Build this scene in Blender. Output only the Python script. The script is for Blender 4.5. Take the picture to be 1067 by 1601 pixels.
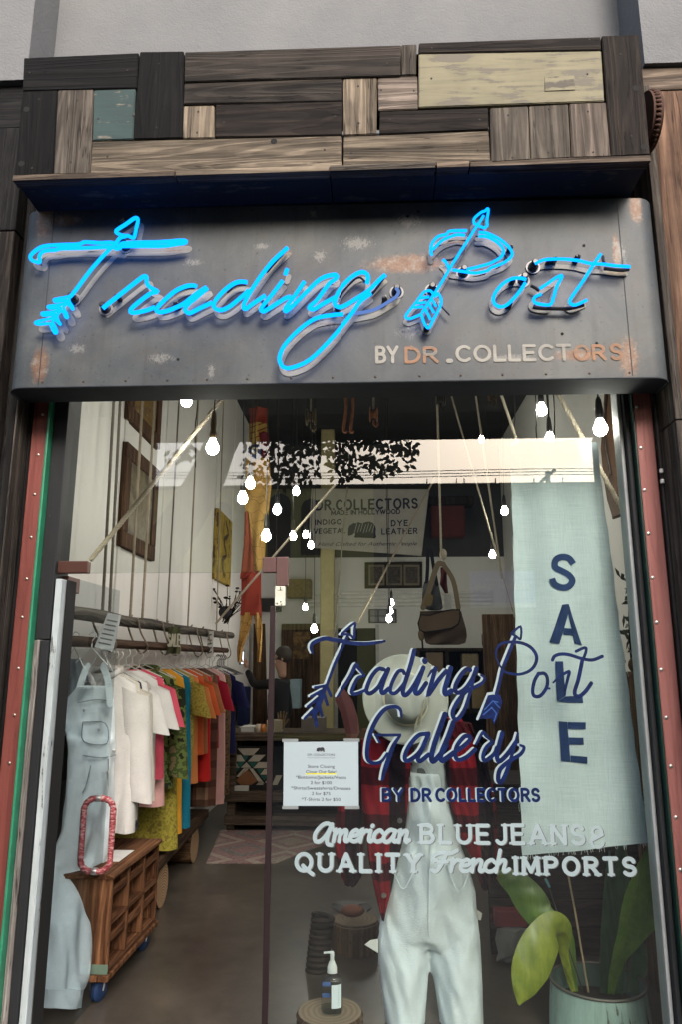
import bpy, bmesh, math, random
from mathutils import Vector, Matrix, Euler, noise as mno
random.seed(7)
R = math.radians
for _o in list(bpy.data.objects): bpy.data.objects.remove(_o)
SC = bpy.context.scene
COL = SC.collection

# ------------------------------------------------------------------ camera
CAM = Vector((0.0, -2.85, 1.45))
FPX, IW, IH = 1120.0, 1067.0, 1601.0
cd = bpy.data.cameras.new('camera'); cam = bpy.data.objects.new('camera', cd); COL.objects.link(cam)
cam.location = CAM
cam.rotation_euler = Euler((R(90 + 12.1), R(0.0), R(2.3)))
cd.sensor_fit = 'VERTICAL'; cd.sensor_height = 24.0; cd.lens = FPX / IH * 24.0
cd.clip_start = 0.05; cd.clip_end = 2000
SC.camera = cam
CR = cam.rotation_euler.to_matrix()

# ------------------------------------------------------------------ light
EXPOSURE = 1.52
EK = 2.0 ** EXPOSURE
SUN_EL, SUN_AZ = 34.0, 163.0          # azimuth measured clockwise from +Y (into the shop)
w = bpy.data.worlds.new('World'); SC.world = w; w.use_nodes = True
nt = w.node_tree; bg = nt.nodes['Background']
sky = nt.nodes.new('ShaderNodeTexSky'); sky.sky_type = 'NISHITA'; sky.sun_disc = False
sky.sun_elevation = R(SUN_EL); sky.sun_rotation = R(SUN_AZ); sky.dust_density = 4.0; sky.air_density = 1.2; sky.ozone_density = 1.0
nt.links.new(sky.outputs[0], bg.inputs[0]); bg.inputs[1].default_value = 0.15
sl = bpy.data.lights.new('sun', 'SUN'); sl.energy = 1.2; sl.angle = R(22); sl.color = (1, .99, .98)
so = bpy.data.objects.new('sun', sl); COL.objects.link(so)
_d = Vector((math.sin(R(SUN_AZ)) * math.cos(R(SUN_EL)), math.cos(R(SUN_AZ)) * math.cos(R(SUN_EL)), math.sin(R(SUN_EL))))
so.rotation_euler = (-_d).to_track_quat('-Z', 'Y').to_euler(); so.location = _d * 20
SC.view_settings.view_transform = 'Standard'; SC.view_settings.look = 'None'
SC.view_settings.exposure = EXPOSURE; SC.view_settings.gamma = 1.0
SC.render.engine = 'CYCLES'
SC.cycles.use_denoising = True
SC.cycles.max_bounces = 8; SC.cycles.transparent_max_bounces = 24; SC.cycles.caustics_reflective = False; SC.cycles.caustics_refractive = False
SC.cycles.sample_clamp_indirect = 4.0

# ------------------------------------------------------------------ pixel -> place
def ray(px, py):
    return CR @ Vector(((px - IW / 2) / FPX, -(py - IH / 2) / FPX, -1.0))
def at(px, py, Y):
    d = ray(px, py); return CAM + d * ((Y - CAM.y) / d.y)
def atx(px, py, X):
    d = ray(px, py); return CAM + d * ((X - CAM.x) / d.x)
def atz(px, py, Z):
    d = ray(px, py); return CAM + d * ((Z - CAM.z) / d.z)
def mir(px, py, Yv):                 # a point that is seen by reflection in the shop glass (plane y = 0)
    p = at(px, py, Yv); return Vector((p.x, -p.y, p.z))

# ------------------------------------------------------------------ mesh builder
class MB:
    def __init__(s): s.v = []; s.f = []; s.sm = []
    def add(s, vs, fs, smooth=False):
        o = len(s.v); s.v += [Vector(p) for p in vs]
        for f in fs: s.f.append([i + o for i in f]); s.sm.append(smooth)
        return s
    def box(s, a, b, M=None):
        x0, y0, z0 = a; x1, y1, z1 = b
        vs = [Vector(p) for p in ((x0,y0,z0),(x1,y0,z0),(x1,y1,z0),(x0,y1,z0),(x0,y0,z1),(x1,y0,z1),(x1,y1,z1),(x0,y1,z1))]
        if M: vs = [M @ p for p in vs]
        return s.add(vs, [(0,3,2,1),(4,5,6,7),(0,1,5,4),(1,2,6,5),(2,3,7,6),(3,0,4,7)])
    def bbox(s, a, b, r=.006, M=None):          # box with chamfered edges
        bm = bmesh.new(); x0,y0,z0 = a; x1,y1,z1 = b
        bmesh.ops.create_cube(bm, size=1)
        for v in bm.verts: v.co = Vector(((x0+x1)/2+v.co.x*(x1-x0),(y0+y1)/2+v.co.y*(y1-y0),(z0+z1)/2+v.co.z*(z1-z0)))
        r = min(r, .45*min(abs(x1-x0),abs(y1-y0),abs(z1-z0)))
        bmesh.ops.bevel(bm, geom=bm.edges[:], offset=r, segments=2, affect='EDGES', profile=.5)
        s.frombm(bm, M); return s
    def frombm(s, bm, M=None, smooth=False):
        bm.verts.index_update()
        s.add([(M @ v.co) if M else v.co.copy() for v in bm.verts], [[v.index for v in f.verts] for f in bm.faces], smooth); bm.free()
    def quadbox(s, q, t):                         # four corner points (ccw seen from the front), pushed back by vector t
        q = [Vector(p) for p in q]; t = Vector(t); n = len(q)
        vs = q + [p + t for p in q]
        return s.add(vs, [list(range(n)), list(range(2*n-1, n-1, -1))] + [(i, i+n, (i+1)%n+n, (i+1)%n) for i in range(n)])
    def tube(s, pts, r, n=8, closed=False, cap=True):
        pts = [Vector(p) for p in pts]; m = len(pts)
        if m < 2: return s
        rs = r if isinstance(r, (list, tuple)) else [r] * m
        vs = []; prev = None
        for i, p in enumerate(pts):
            if closed: t = pts[(i+1) % m] - pts[i-1]
            else: t = pts[min(i+1, m-1)] - pts[max(i-1, 0)]
            if t.length < 1e-9: t = Vector((0,0,1))
            t.normalize()
            if prev is None:
                a = Vector((0,0,1)) if abs(t.z) < .9 else Vector((1,0,0)); u = t.cross(a).normalized()
            else:
                u = prev - t * prev.dot(t)
                u = u.normalized() if u.length > 1e-6 else t.orthogonal().normalized()
            prev = u; v = t.cross(u)
            for k in range(n):
                an = 2*math.pi*k/n; vs.append(p + (u*math.cos(an) + v*math.sin(an)) * rs[i])
        fs = []
        for i in range(m if closed else m-1):
            j = (i+1) % m
            for k in range(n): fs.append((i*n+k, i*n+(k+1)%n, j*n+(k+1)%n, j*n+k))
        if cap and not closed: fs += [tuple(range(n-1,-1,-1)), tuple((m-1)*n+k for k in range(n))]
        return s.add(vs, fs, True)
    def lathe(s, prof, n=20, M=None, cap=True):   # prof: (r, z)
        vs = []; m = len(prof)
        for r_, z in prof:
            for k in range(n):
                a = 2*math.pi*k/n; p = Vector((r_*math.cos(a), r_*math.sin(a), z)); vs.append(M @ p if M else p)
        fs = [(i*n+k, i*n+(k+1)%n, (i+1)*n+(k+1)%n, (i+1)*n+k) for i in range(m-1) for k in range(n)]
        s.add(vs, fs, True)
        if cap: s.add(vs[:n], [tuple(range(n-1,-1,-1))]); s.add(vs[-n:], [tuple(range(n))])
        return s
    def loft(s, rings, cap=True, smooth=True, closed=True):
        n = len(rings[0]); vs = [p for r_ in rings for p in r_]; kk = n if closed else n-1
        fs = [(i*n+k, i*n+(k+1)%n, (i+1)*n+(k+1)%n, (i+1)*n+k) for i in range(len(rings)-1) for k in range(kk)]
        if cap and closed: fs += [tuple(range(n-1,-1,-1)), tuple((len(rings)-1)*n+k for k in range(n))]
        return s.add(vs, fs, smooth)
    def ribbon(s, pts, w, out=(0,-1,0), drift=.0001, caps=True):   # flat painted stroke; out = face normal
        pts = [Vector(p) for p in pts]; m = len(pts); out = Vector(out).normalized()
        ws = w if isinstance(w, (list, tuple)) else [w]*m
        L = []; Rr = []
        for i, p in enumerate(pts):
            t1 = (pts[i]-pts[i-1]).normalized() if i else (pts[1]-pts[0]).normalized()
            t2 = (pts[i+1]-pts[i]).normalized() if i < m-1 else t1
            t = t1+t2
            t = t.normalized() if t.length > .2 else t1
            nrm = out.cross(t).normalized(); c = max(.55, nrm.dot(out.cross(t1).normalized()))
            o = out*(drift*i/max(1, m-1))
            L.append(p+nrm*ws[i]/2/c+o); Rr.append(p-nrm*ws[i]/2/c+o)
        s.add(L+Rr, [(i, m+i, m+i+1, i+1) for i in range(m-1)])
        if caps:
            for i, sg in ((0, -1), (m-1, 1)):
                t = (pts[1]-pts[0]).normalized() if i == 0 else (pts[-1]-pts[-2]).normalized()
                nrm = out.cross(t); o = out*(drift*(1.3 if i else -.3)); r_ = ws[i]/2
                vs = [pts[i]+o+nrm*r_*math.cos(a)+t*sg*r_*math.sin(a) for a in [math.pi*k/8 for k in range(9)]]
                s.add(vs, [list(range(9)) if sg < 0 else list(range(8,-1,-1))])
        return s
    def poly(s, pts, thick=(0,.002,0)):
        return s.quadbox(pts, thick)
    def sphere(s, c, r, n=12, sx=1, sy=1, sz=1, M=None):
        bm = bmesh.new(); bmesh.ops.create_uvsphere(bm, u_segments=n, v_segments=max(6, n*2//3), radius=r)
        for v in bm.verts: v.co = Vector((v.co.x*sx, v.co.y*sy, v.co.z*sz))
        MM = Matrix.Translation(c) @ (M if M else Matrix.Identity(4))
        s.frombm(bm, MM, True); return s

def remesh(mb, voxel=.008, it=6):
    me = bpy.data.meshes.new('rm'); me.from_pydata([tuple(p) for p in mb.v], [], mb.f); o = bpy.data.objects.new('rm', me); COL.objects.link(o)
    m = o.modifiers.new('r', 'REMESH'); m.mode = 'VOXEL'; m.voxel_size = voxel
    m2 = o.modifiers.new('s', 'SMOOTH'); m2.iterations = it; m2.factor = .5
    dg = bpy.context.evaluated_depsgraph_get(); r_ = bpy.data.meshes.new_from_object(o.evaluated_get(dg)); bpy.data.objects.remove(o)
    out = MB(); out.add([v.co.copy() for v in r_.vertices], [list(p.vertices) for p in r_.polygons], True); bpy.data.meshes.remove(r_); return out
def crumple(mb, amp=.008, sc=(7,7,3.5), seed=0, skew=.5, d=(0,-1,0)):      # cloth creases: ridged noise, stretched along the hang
    d = Vector(d); o_ = Vector((seed*3.1, seed*1.7, seed*5.3))
    for p in mb.v:
        q = Vector(((p.x+skew*p.z*.35)*sc[0], p.y*sc[1], p.z*sc[2]))+o_
        n1 = mno.noise(q); n2 = mno.noise(Vector((q.x*2.3+5, q.y*2, q.z*1.9-q.x*.8)))
        p += d*(amp*((1-abs(n1)*2.2)+.55*(1-abs(n2)*2.2)-.8))
    return mb
def wloc(o):
    p = Vector((0,0,0))
    while o: p += o.location; o = o.parent
    return p
def obj(name, mb, mat, parent=None, label=None, auto=True):
    me = bpy.data.meshes.new(name)
    off = wloc(parent)
    me.from_pydata([tuple(p-off) for p in mb.v], [], mb.f); me.update()
    for i, p in enumerate(me.polygons): p.use_smooth = mb.sm[i]
    if auto and any(mb.sm):
        try: me.set_sharp_from_angle(angle=R(48))
        except Exception: pass
    o = bpy.data.objects.new(name, me); COL.objects.link(o)
    if mat: me.materials.append(mat)
    if parent: o.parent = parent
    if label: o['label'] = label
    return o
def thing(name, label, cat, loc=(0,0,0), group=None):
    o = bpy.data.objects.new(name, None); COL.objects.link(o); o.location = loc
    o.empty_display_size = .05
    o['label'] = label; o['category'] = cat
    if group: o['group'] = group
    return o
def tag(o, label, cat, group=None):
    o['label'] = label; o['category'] = cat
    if group: o['group'] = group
    return o
def struct(name, mb, mat):
    o = obj(name, mb, mat); o['kind'] = 'structure'; return o
def smooth(pts, k=5, closed=False):               # Catmull-Rom through points
    P = [Vector(p) for p in pts]; n = len(P); out = []
    if n < 3: return P
    for i in range(n if closed else n-1):
        p0 = P[i-1] if (i or closed) else P[0]*2-P[1]; p1 = P[i]; p2 = P[(i+1) % n]
        p3 = P[(i+2) % n] if (closed or i+2 < n) else P[n-1]*2-P[n-2]
        for j in range(k):
            t = j/k; out.append(.5*((2*p1)+(p2-p0)*t+(2*p0-5*p1+4*p2-p3)*t*t+(3*p1-p0-3*p2+p3)*t**3))
    if not closed: out.append(P[-1])
    return out

# ------------------------------------------------------------------ materials
def lin(c): return tuple(((v/12.92) if v <= .04045 else ((v+.055)/1.055)**2.4) for v in c)
class NT:
    def __init__(s, name):
        s.m = bpy.data.materials.new(name); s.m.use_nodes = True; s.t = s.m.node_tree
        s.b = s.t.nodes['Principled BSDF']; s.out = s.t.nodes['Material Output']
        s._co = None
    def n(s, typ, **kw):
        x = s.t.nodes.new(typ)
        for k, v in kw.items():
            if k in x.inputs.keys() if hasattr(x.inputs, 'keys') else False: x.inputs[k].default_value = v
            else: setattr(x, k, v)
        return x
    def l(s, a, b): s.t.links.new(a, b)
    def co(s, scale=(1,1,1), rot=(0,0,0), rnd=True):
        tc = s.n('ShaderNodeTexCoord'); mp = s.n('ShaderNodeMapping')
        mp.inputs['Scale'].default_value = scale; mp.inputs['Rotation'].default_value = rot
        s.l(tc.outputs['Object'], mp.inputs['Vector'])
        if rnd:
            oi = s.n('ShaderNodeObjectInfo'); mu = s.n('ShaderNodeMath', operation='MULTIPLY'); mu.inputs[1].default_value = 37.0
            s.l(oi.outputs['Random'], mu.inputs[0]); cx = s.n('ShaderNodeCombineXYZ')
            for i in range(3): s.l(mu.outputs[0], cx.inputs[i])
            s.l(cx.outputs[0], mp.inputs['Location'])
        return mp.outputs[0]
    def noise(s, co, scale=5, detail=6, rough=.6, dist=0):
        x = s.n('ShaderNodeTexNoise'); x.inputs['Scale'].default_value = scale; x.inputs['Detail'].default_value = detail
        x.inputs['Roughness'].default_value = rough; x.inputs['Distortion'].default_value = dist
        s.l(co, x.inputs['Vector']); return x.outputs['Fac']
    def ramp(s, fac, stops, interp='LINEAR'):
        x = s.n('ShaderNodeValToRGB'); x.color_ramp.interpolation = interp
        e = x.color_ramp.elements
        while len(e) < len(stops): e.new(.5)
        for k, (p, c) in enumerate(stops): e[k].position = p; e[k].color = (*c, 1) if len(c) == 3 else c
        s.l(fac, x.inputs[0]); return x.outputs[0]
    def mix(s, fac, a, b, mode='MIX'):
        x = s.n('ShaderNodeMix', data_type='RGBA', blend_type=mode)
        for v, i in ((fac, 0), (a, 6), (b, 7)):
            if hasattr(v, 'links') or hasattr(v, 'is_linked'): s.l(v, x.inputs[i])
            else: x.inputs[i].default_value = v if i == 0 else ((*v, 1) if len(v) == 3 else v)
        return x.outputs[2]
    def bump(s, h, strength=.3, dist=.01):
        x = s.n('ShaderNodeBump'); x.inputs['Strength'].default_value = strength; x.inputs['Distance'].default_value = dist
        s.l(h, x.inputs['Height']); s.l(x.outputs[0], s.b.inputs['Normal'])
    def base(s, c):
        if hasattr(c, 'links') or hasattr(c, 'is_linked'): s.l(c, s.b.inputs['Base Color'])
        else: s.b.inputs['Base Color'].default_value = (*c, 1)
    def set(s, rough=.7, metal=0, spec=.4):
        s.b.inputs['Roughness'].default_value = rough; s.b.inputs['Metallic'].default_value = metal
        s.b.inputs['Specular IOR Level'].default_value = spec
CACHE = {}
def cached(f):
    def g(*a):
        k = (f.__name__,) + a
        if k not in CACHE: CACHE[k] = f(*a)
        return CACHE[k]
    return g
BW = (0,0,0), (1,1,1)
@cached
def plain(name, c, rough=.6, metal=0.0, var=.15):
    q = NT(name); f = q.noise(q.co(), 9, 5, .65)
    q.base(q.ramp(f, [(.25, tuple(x*(1-var) for x in c)), (.75, tuple(min(1, x*(1+var)) for x in c))]))
    q.set(rough, metal); q.bump(q.noise(q.co(), 60, 3), .08, .003); return q.m
@cached
def wood(name, dark, light, axis, gs=1.0, rough=.8):
    sc = {'x': (1.6, 30, 30), 'z': (30, 30, 1.6), 'y': (30, 1.6, 30)}[axis]
    q = NT(name); c = q.co(tuple(v*gs for v in sc))
    f1 = q.noise(c, 1.0, 8, .62, 1.2)
    c2 = q.co(tuple(v*gs*2.7 for v in sc)); f2 = q.noise(c2, 1.6, 4, .7)
    c3 = q.co((3,3,3)); f3 = q.noise(c3, 1.3, 5, .6)
    wv = q.n('ShaderNodeTexWave', wave_type='RINGS', rings_direction={'x':'X','z':'Z','y':'Y'}[axis]); wv.inputs['Scale'].default_value = .8
    wv.inputs['Distortion'].default_value = 14; wv.inputs['Detail'].default_value = 5; wv.inputs['Detail Scale'].default_value = .7; wv.inputs['Detail Roughness'].default_value = .6
    q.l(q.co(tuple(v*gs*.3 for v in sc)), wv.inputs['Vector'])
    m = q.mix(.24, f1, wv.outputs['Fac']); m = q.mix(.38, m, f2)
    gn = q.noise(q.co(tuple(v*gs*.2 for v in sc)), 1.0, 2.5, .45, .3); mu = q.n('ShaderNodeMath', operation='MULTIPLY'); mu.inputs[1].default_value = 150.0; q.l(gn, mu.inputs[0])
    sn = q.n('ShaderNodeMath', operation='SINE'); q.l(mu.outputs[0], sn.inputs[0]); gl = q.ramp(sn.outputs[0], [(.05,(0,0,0)),(.75,(1,1,1))])
    ck = q.noise(q.co(tuple(v*gs*(.5 if v < 10 else .8) for v in sc)), 1.0, 4, .6, .4); ck = q.ramp(ck, [(.485,(1,1,1)),(.497,(0,0,0)),(.503,(0,0,0)),(.515,(1,1,1))])
    sv = q.noise(q.co(tuple(v*gs*.22 for v in sc)), 1.0, 3, .5); m = q.mix(.3, m, sv)
    col = q.ramp(m, [(.33, tuple(x*.4 for x in dark)), (.43, dark), (.54, tuple((a+b)/2 for a, b in zip(dark, light))), (.66, light)])
    col = q.mix(q.ramp(f3, [(.38, (0,0,0)), (.7, (.55,)*3)]), col, tuple(x*.55 for x in dark))
    col = q.mix(.55, col, q.mix(1.0, col, q.ramp(gl, [(0,(.45,.43,.42)),(1,(1.12,1.1,1.08))]), 'MULTIPLY'))
    rg = q.ramp(q.noise(c3, 2.5, 3, .5), [(.45,(0,0,0)),(.6,(1,1,1))]); ckm = q.mix(rg, (1,1,1), ck)
    col = q.mix(1.0, col, q.ramp(ckm, [(0,(.22,.2,.19)),(1,(1,1,1))]), 'MULTIPLY')
    hb = q.mix(.4, m, gl); hb = q.mix(1.0, hb, q.ramp(ckm, [(0,(.3,.3,.3)),(1,(1,1,1))]), 'MULTIPLY')
    q.base(col); q.set(rough, 0, .14); q.bump(hb, .75, .005); return q.m
@cached
def painted(name, c, under, axis, amount=.5):       # chipped paint over wood
    sc = {'x': (2.5, 26, 26), 'z': (26, 26, 2.5)}[axis]
    q = NT(name); g = q.noise(q.co(sc), 1.4, 8, .65, .6); d = q.noise(q.co((4,4,4)), 2.0, 8, .65)
    pc = q.mix(q.ramp(q.noise(q.co((2,2,2)), 2.2, 5), [(.35, (0,0,0)), (.65, (1,1,1))]), tuple(x*.8 for x in c), c)
    pc = q.mix(q.ramp(g, [(.3, (.5,)*3), (.6, (0,0,0))]), pc, tuple(x*.45 for x in c))
    k = q.ramp(q.mix(.45, g, d), [(amount-.02, (1,1,1)), (amount+.02, (0,0,0))])
    q.base(q.mix(k, pc, under)); q.set(.7, 0, .3); q.bump(q.mix(.5, g, k), .4, .003); return q.m
@cached
def cloth(name, c, rough=.9, weave=500, var=.12):
    q = NT(name); f = q.noise(q.co((1,1,1)), 7, 6, .6); t = q.noise(q.co((weave*.2, weave*.2, weave)), 1, 2, .5)
    col = q.ramp(f, [(.3, tuple(x*(1-var) for x in c)), (.7, tuple(min(1, x*(1+var*.5)) for x in c))])
    col = q.mix(q.ramp(t, [(.35, (.25,)*3), (.65, (0,0,0))]), col, tuple(x*.7 for x in c))
    rd = q.n('ShaderNodeTexNoise', noise_type='RIDGED_MULTIFRACTAL'); rd.inputs['Scale'].default_value = 2.2; rd.inputs['Detail'].default_value = 3; q.l(q.co((7,7,2.6),(0,.5,0)), rd.inputs['Vector'])
    q.base(col); q.set(rough, 0, .15); q.bump(q.mix(.35, q.mix(.5, q.noise(q.co((9,9,3)), 2.5, 4), rd.outputs['Fac']), t), .5, .012); return q.m
def patches(name, cols, scale=14):                    # camouflage / prints
    q = NT(name); f = q.noise(q.co((1,1,1)), scale, 2.5, .5, .15); n = len(cols)
    q.base(q.ramp(f, [(.3+.4*k/n, c) for k, c in enumerate(cols)], 'CONSTANT')); q.set(.9, 0, .1); q.bump(q.noise(q.co((9,9,3)), 2.5, 4), .4, .012); return q.m
def plaid(name, base, dark, light, s=9):
    q = NT(name); c = q.co((1,1,1), rnd=False); sx = q.n('ShaderNodeSeparateXYZ'); q.l(c, sx.inputs[0])
    def band(sock, k, lo, ph):
        a = q.n('ShaderNodeMath', operation='MULTIPLY_ADD'); a.inputs[1].default_value = k; a.inputs[2].default_value = ph; q.l(sock, a.inputs[0])
        b = q.n('ShaderNodeMath', operation='SINE'); q.l(a.outputs[0], b.inputs[0])
        return q.ramp(b.outputs[0], [(lo, (0,0,0)), (lo+.14, (1,1,1))])
    wob = q.n('ShaderNodeVectorMath', operation='ADD')
    hx = band(sx.outputs['X'], s*6.28, .3, .4); hz = band(sx.outputs['Z'], s*6.28, .3, 1.0)
    col = q.mix(hx, base, dark); 
    m2 = q.n('ShaderNodeMath', operation='MULTIPLY'); q.l(hz, m2.inputs[0]); m2.inputs[1].default_value = .75
    col = q.mix(m2.outputs[0], col, tuple(x*.5 for x in dark))
    lx = band(sx.outputs['X'], s*6.28, .86, 2.2); lz = band(sx.outputs['Z'], s*6.28, .86, 2.6)
    col = q.mix(q.mix(.3, lx, lz, 'LIGHTEN'), col, light) if False else col
    q.base(col); q.set(.95, 0, .1); q.bump(q.noise(q.co((10,10,4)), 2, 4), .6, .015); return q.m
@cached
def emit(name, c, s):
    q = NT(name); q.base((.0, .0, .0)); q.b.inputs['Specular IOR Level'].default_value = 0; q.b.inputs['Emission Color'].default_value = (*c, 1); q.b.inputs['Emission Strength'].default_value = s
    q.b.inputs['Roughness'].default_value = .5; return q.m
def glassmat(name, tint, ior):
    q = NT(name); q.t.nodes.remove(q.b)
    tr = q.n('ShaderNodeBsdfTransparent'); tr.inputs[0].default_value = (*tint, 1)
    gl = q.n('ShaderNodeBsdfGlossy'); gl.inputs['Roughness'].default_value = 0.0
    fr = q.n('ShaderNodeFresnel'); fr.inputs['IOR'].default_value = ior
    mx = q.n('ShaderNodeMixShader'); ge = q.n('ShaderNodeNewGeometry'); iv = q.n('ShaderNodeMath', operation='SUBTRACT'); iv.inputs[0].default_value = 1.0
    q.l(ge.outputs['Backfacing'], iv.inputs[1]); mm = q.n('ShaderNodeMath', operation='MULTIPLY'); q.l(fr.outputs[0], mm.inputs[0]); q.l(iv.outputs[0], mm.inputs[1])
    q.l(mm.outputs[0], mx.inputs[0]); q.l(tr.outputs[0], mx.inputs[1]); q.l(gl.outputs[0], mx.inputs[2])
    q.l(mx.outputs[0], q.out.inputs['Surface']); return q.m
# ================================================================== SETTING
XL, XR, YB, ZC = -1.65, 1.95, 7.5, 4.7
m_floor = NT('concrete_floor'); c = m_floor.co((1,1,1), rnd=False)
f = m_floor.noise(c, 1.3, 9, .65, .4); f2 = m_floor.noise(c, 9, 6, .7)
m_floor.base(m_floor.mix(.35, m_floor.ramp(f, [(.3,(.020,.017,.014)),(.5,(.05,.042,.034)),(.72,(.115,.097,.078))]), m_floor.ramp(f2, [(.3,(.02,.018,.015)),(.7,(.10,.085,.07))])))
m_floor.set(.30, 0, .45); m_floor.bump(f2, .1, .004)
struct('floor', MB().box((XL-.3, .05, -.12), (XR+.3, YB+.3, 0)), m_floor.m)
m_side = NT('sidewalk'); c = m_side.co((1,1,1), rnd=False)
m_side.base(m_side.ramp(m_side.noise(c, 3, 9, .7), [(.3,(.035,.034,.032)),(.7,(.065,.062,.06))])); m_side.set(.85); m_side.bump(m_side.noise(c, 80, 3), .2, .003)
struct('sidewalk', MB().box((-40, -5.4, -.4), (40, .05, -.14)), m_side.m)
m_road = NT('asphalt'); c = m_road.co((1,1,1), rnd=False)
m_road.base(m_road.ramp(m_road.noise(c, 6, 9, .7), [(.3,(.025,.025,.026)),(.7,(.05,.05,.05))])); m_road.set(.8); m_road.bump(m_road.noise(c, 120, 2), .3, .004)
struct('road', MB().box((-200, -60, -.6), (200, -5.4, -.28)), m_road.m)

def wallmat(name, c, stain=.2, bs=.25, var=.08, scale=1.2):
    q = NT(name); co = q.co((1,1,1), rnd=False)
    f = q.noise(co, scale, 7, .62); st = q.noise(q.co((5,5,.5), rnd=False), 1.1, 6, .65)
    col = q.ramp(f, [(.3, tuple(x*(1-var) for x in c)), (.7, c)])
    col = q.mix(q.ramp(st, [(.52, (0,0,0)), (.8, (stain,)*3)]), col, tuple(x*.55 for x in c))
    q.base(col); q.set(.85, 0, .25); q.bump(q.noise(co, 45, 6, .7), bs, .01); return q.m
m_int = wallmat('plaster_white', (.74,.73,.69), .25, .15)
m_dark = wallmat('ceiling_dark', (.035,.036,.042), .1, .2)
struct('wall_left', MB().box((XL-.3, .05, 0), (XL, YB, ZC)), m_int)
struct('wall_right', MB().box((XR, .05, 0), (XR+.3, YB, ZC)), m_int)
zs = at(640, 871, YB).z
struct('wall_back', MB().box((XL-.3, YB, 0), (XR+.3, YB+.3, zs)), m_int)
struct('wall_back_upper', MB().box((XL-.3, YB-.006, zs), (XR+.3, YB+.3, ZC)), wallmat('loft_dark', (.06,.058,.06), .3, .3))
struct('ceiling', MB().box((XL-.3, .13, ZC), (XR+.3, YB+.3, ZC+.2)), m_dark)
# ------------------------------------------------------------------ outer wall
m_st = NT('stucco'); c = m_st.co((1,1,1), rnd=False)
m_st.base(m_st.ramp(m_st.noise(c, 1.6, 7, .6), [(.3,(.108,.111,.118)),(.7,(.142,.144,.148))])); m_st.set(.9, 0, .2)
m_st.bump(m_st.mix(.5, m_st.noise(c, 26, 5, .6, .5), m_st.noise(c, 90, 3)), .5, .012)
st = thing('stucco_wall', 'pale grey stucco wall above the wooden header, recessed between two piers', 'wall', (0,0,3.2))
xa = at(80, 40, .0).x; xb = at(975, 40, .0).x
pa = at(50, 40, -.22).x; pb = at(1003, 40, -.22).x
obj('wall_panel', MB().box((xa-.3, 0, 2.72), (xb+.3, .3, 9)), m_st.m, st)
zpl = at(18, 125, -.22).z; zpr = at(1040, 98, -.22).z
obj('pier', MB().quadbox([(-9,-.22,zpl),(pa,-.22,zpl),(pa,-.22,9),(-9,-.22,9)], (0,.219,0)), m_st.m, st)
obj('pier', MB().quadbox([(pb,-.22,zpr),(9,-.22,zpr),(9,-.22,9),(pb,-.22,9)], (0,.219,0)), m_st.m, st)

obj('lower_wall', MB().box((-9, .10, -.14), (at(98,760,0).x-.26, .30, 2.715)), m_st.m, st)
obj('lower_wall', MB().box((at(1003,960,0).x+.30, .10, -.14), (9, .30, 2.715)), m_st.m, st)
# ------------------------------------------------------------------ side cladding
m_char = wood('charred_wood', (.006,.006,.0065), (.022,.021,.02), 'z')
m_warm = wood('warm_weathered', (.075,.042,.028), (.25,.155,.105), 'z', .8)
m_grey = wood('grey_weathered_z', (.045,.038,.033), (.15,.13,.11), 'z')
m_greyx = wood('brown_weathered_x', (.06,.046,.036), (.20,.155,.12), 'x')
cl = thing('charred_cladding', 'near black charred timber cladding left of the metal sign', 'cladding', (-2,0,-.14))
xs = at(33, 760, -.16).x
xe = at(8, 500, -.2).x
obj('plank', MB().bbox((-3.2, -.19, zpl-.22), (pa+.16, -.02, zpl-.004), .006), wood('charred_wood_x', (.006,.006,.0065), (.02,.019,.018), 'x'), cl)
xq = at(41, 760, -.07).x
obj('plank', MB().bbox((xe+.012, -.15, -.14), (xq-.034, -.02, zpl-.226), .006), m_char, cl)
obj('edge_strip', MB().bbox((xq-.031, -.155, -.14), (xq-.024, -.02, zpl-.226), .002), m_grey, cl)
obj('plank', MB().bbox((xq-.021, -.06, -.14), (xq-.004, -.02, zpl-.226), .004), m_char, cl)
obj('plank', MB().bbox((xe-.2, -.20, at(2, 360, -.2).z), (xe, -.02, zpl-.226), .006), m_char, cl)
obj('plank', MB().bbox((xe-.2, -.20, -.14), (xe, -.02, at(2, 360, -.2).z-.004), .006), wood('dark_brown_z', (.012,.010,.009), (.05,.04,.033), 'z'), cl)
obj('plank', MB().bbox((-3.2, -.18, -.14), (xe-.206, -.02, zpl-.226), .006), m_char, cl)
cr = thing('plank_cladding', 'warm brown weathered plank cladding right of the metal sign', 'cladding', (2,0,-.14))
xw = at(1043, 400, -.2).x
zt = at(1040, 141, -.2).z
obj('plank', MB().bbox((pb-.1, -.20, zt+.003), (3.2, -.02, zpr-.004), .006), m_greyx, cr)
for k in range(5):
    wd = .3; x0 = xw+k*(wd+.004)
    obj('plank', MB().bbox((x0, -.20-.004*(k%2), -.14), (x0+wd, -.02, zt-.002), .006), m_warm, cr)
x1 = xw-.012
obj('batten', MB().bbox((x1-.034, -.235, at(1062, 660, -.2).z), (x1, -.02, zt-.002), .004), m_grey, cr)
obj('batten', MB().bbox((x1-.034, -.235, -.14), (x1, -.02, at(1062, 660, -.2).z-.004), .004), m_grey, cr)
obj('backing', MB().box((at(1051, 960, -.07).x+.092, -.06, -.14), (x1-.036, -.02, zt-.002)), m_char, cr)
gd = tag(obj('rusty_gear', MB().lathe([(0,-.02),(.10,-.02)]+[(.115,-.02),(.115,.02),(.10,.02),(0,.02)], 48, Matrix.Translation(at(1014, 192, -.27)) @ Matrix.Rotation(R(90),4,'X') @ Matrix.Rotation(R(90),4,'Y'), False), plain('dark_rust', (.045,.018,.010), .85, 0, .5)), 'rusty toothed iron wheel poking out behind the wooden header', 'gear')
_t = MB()
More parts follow.
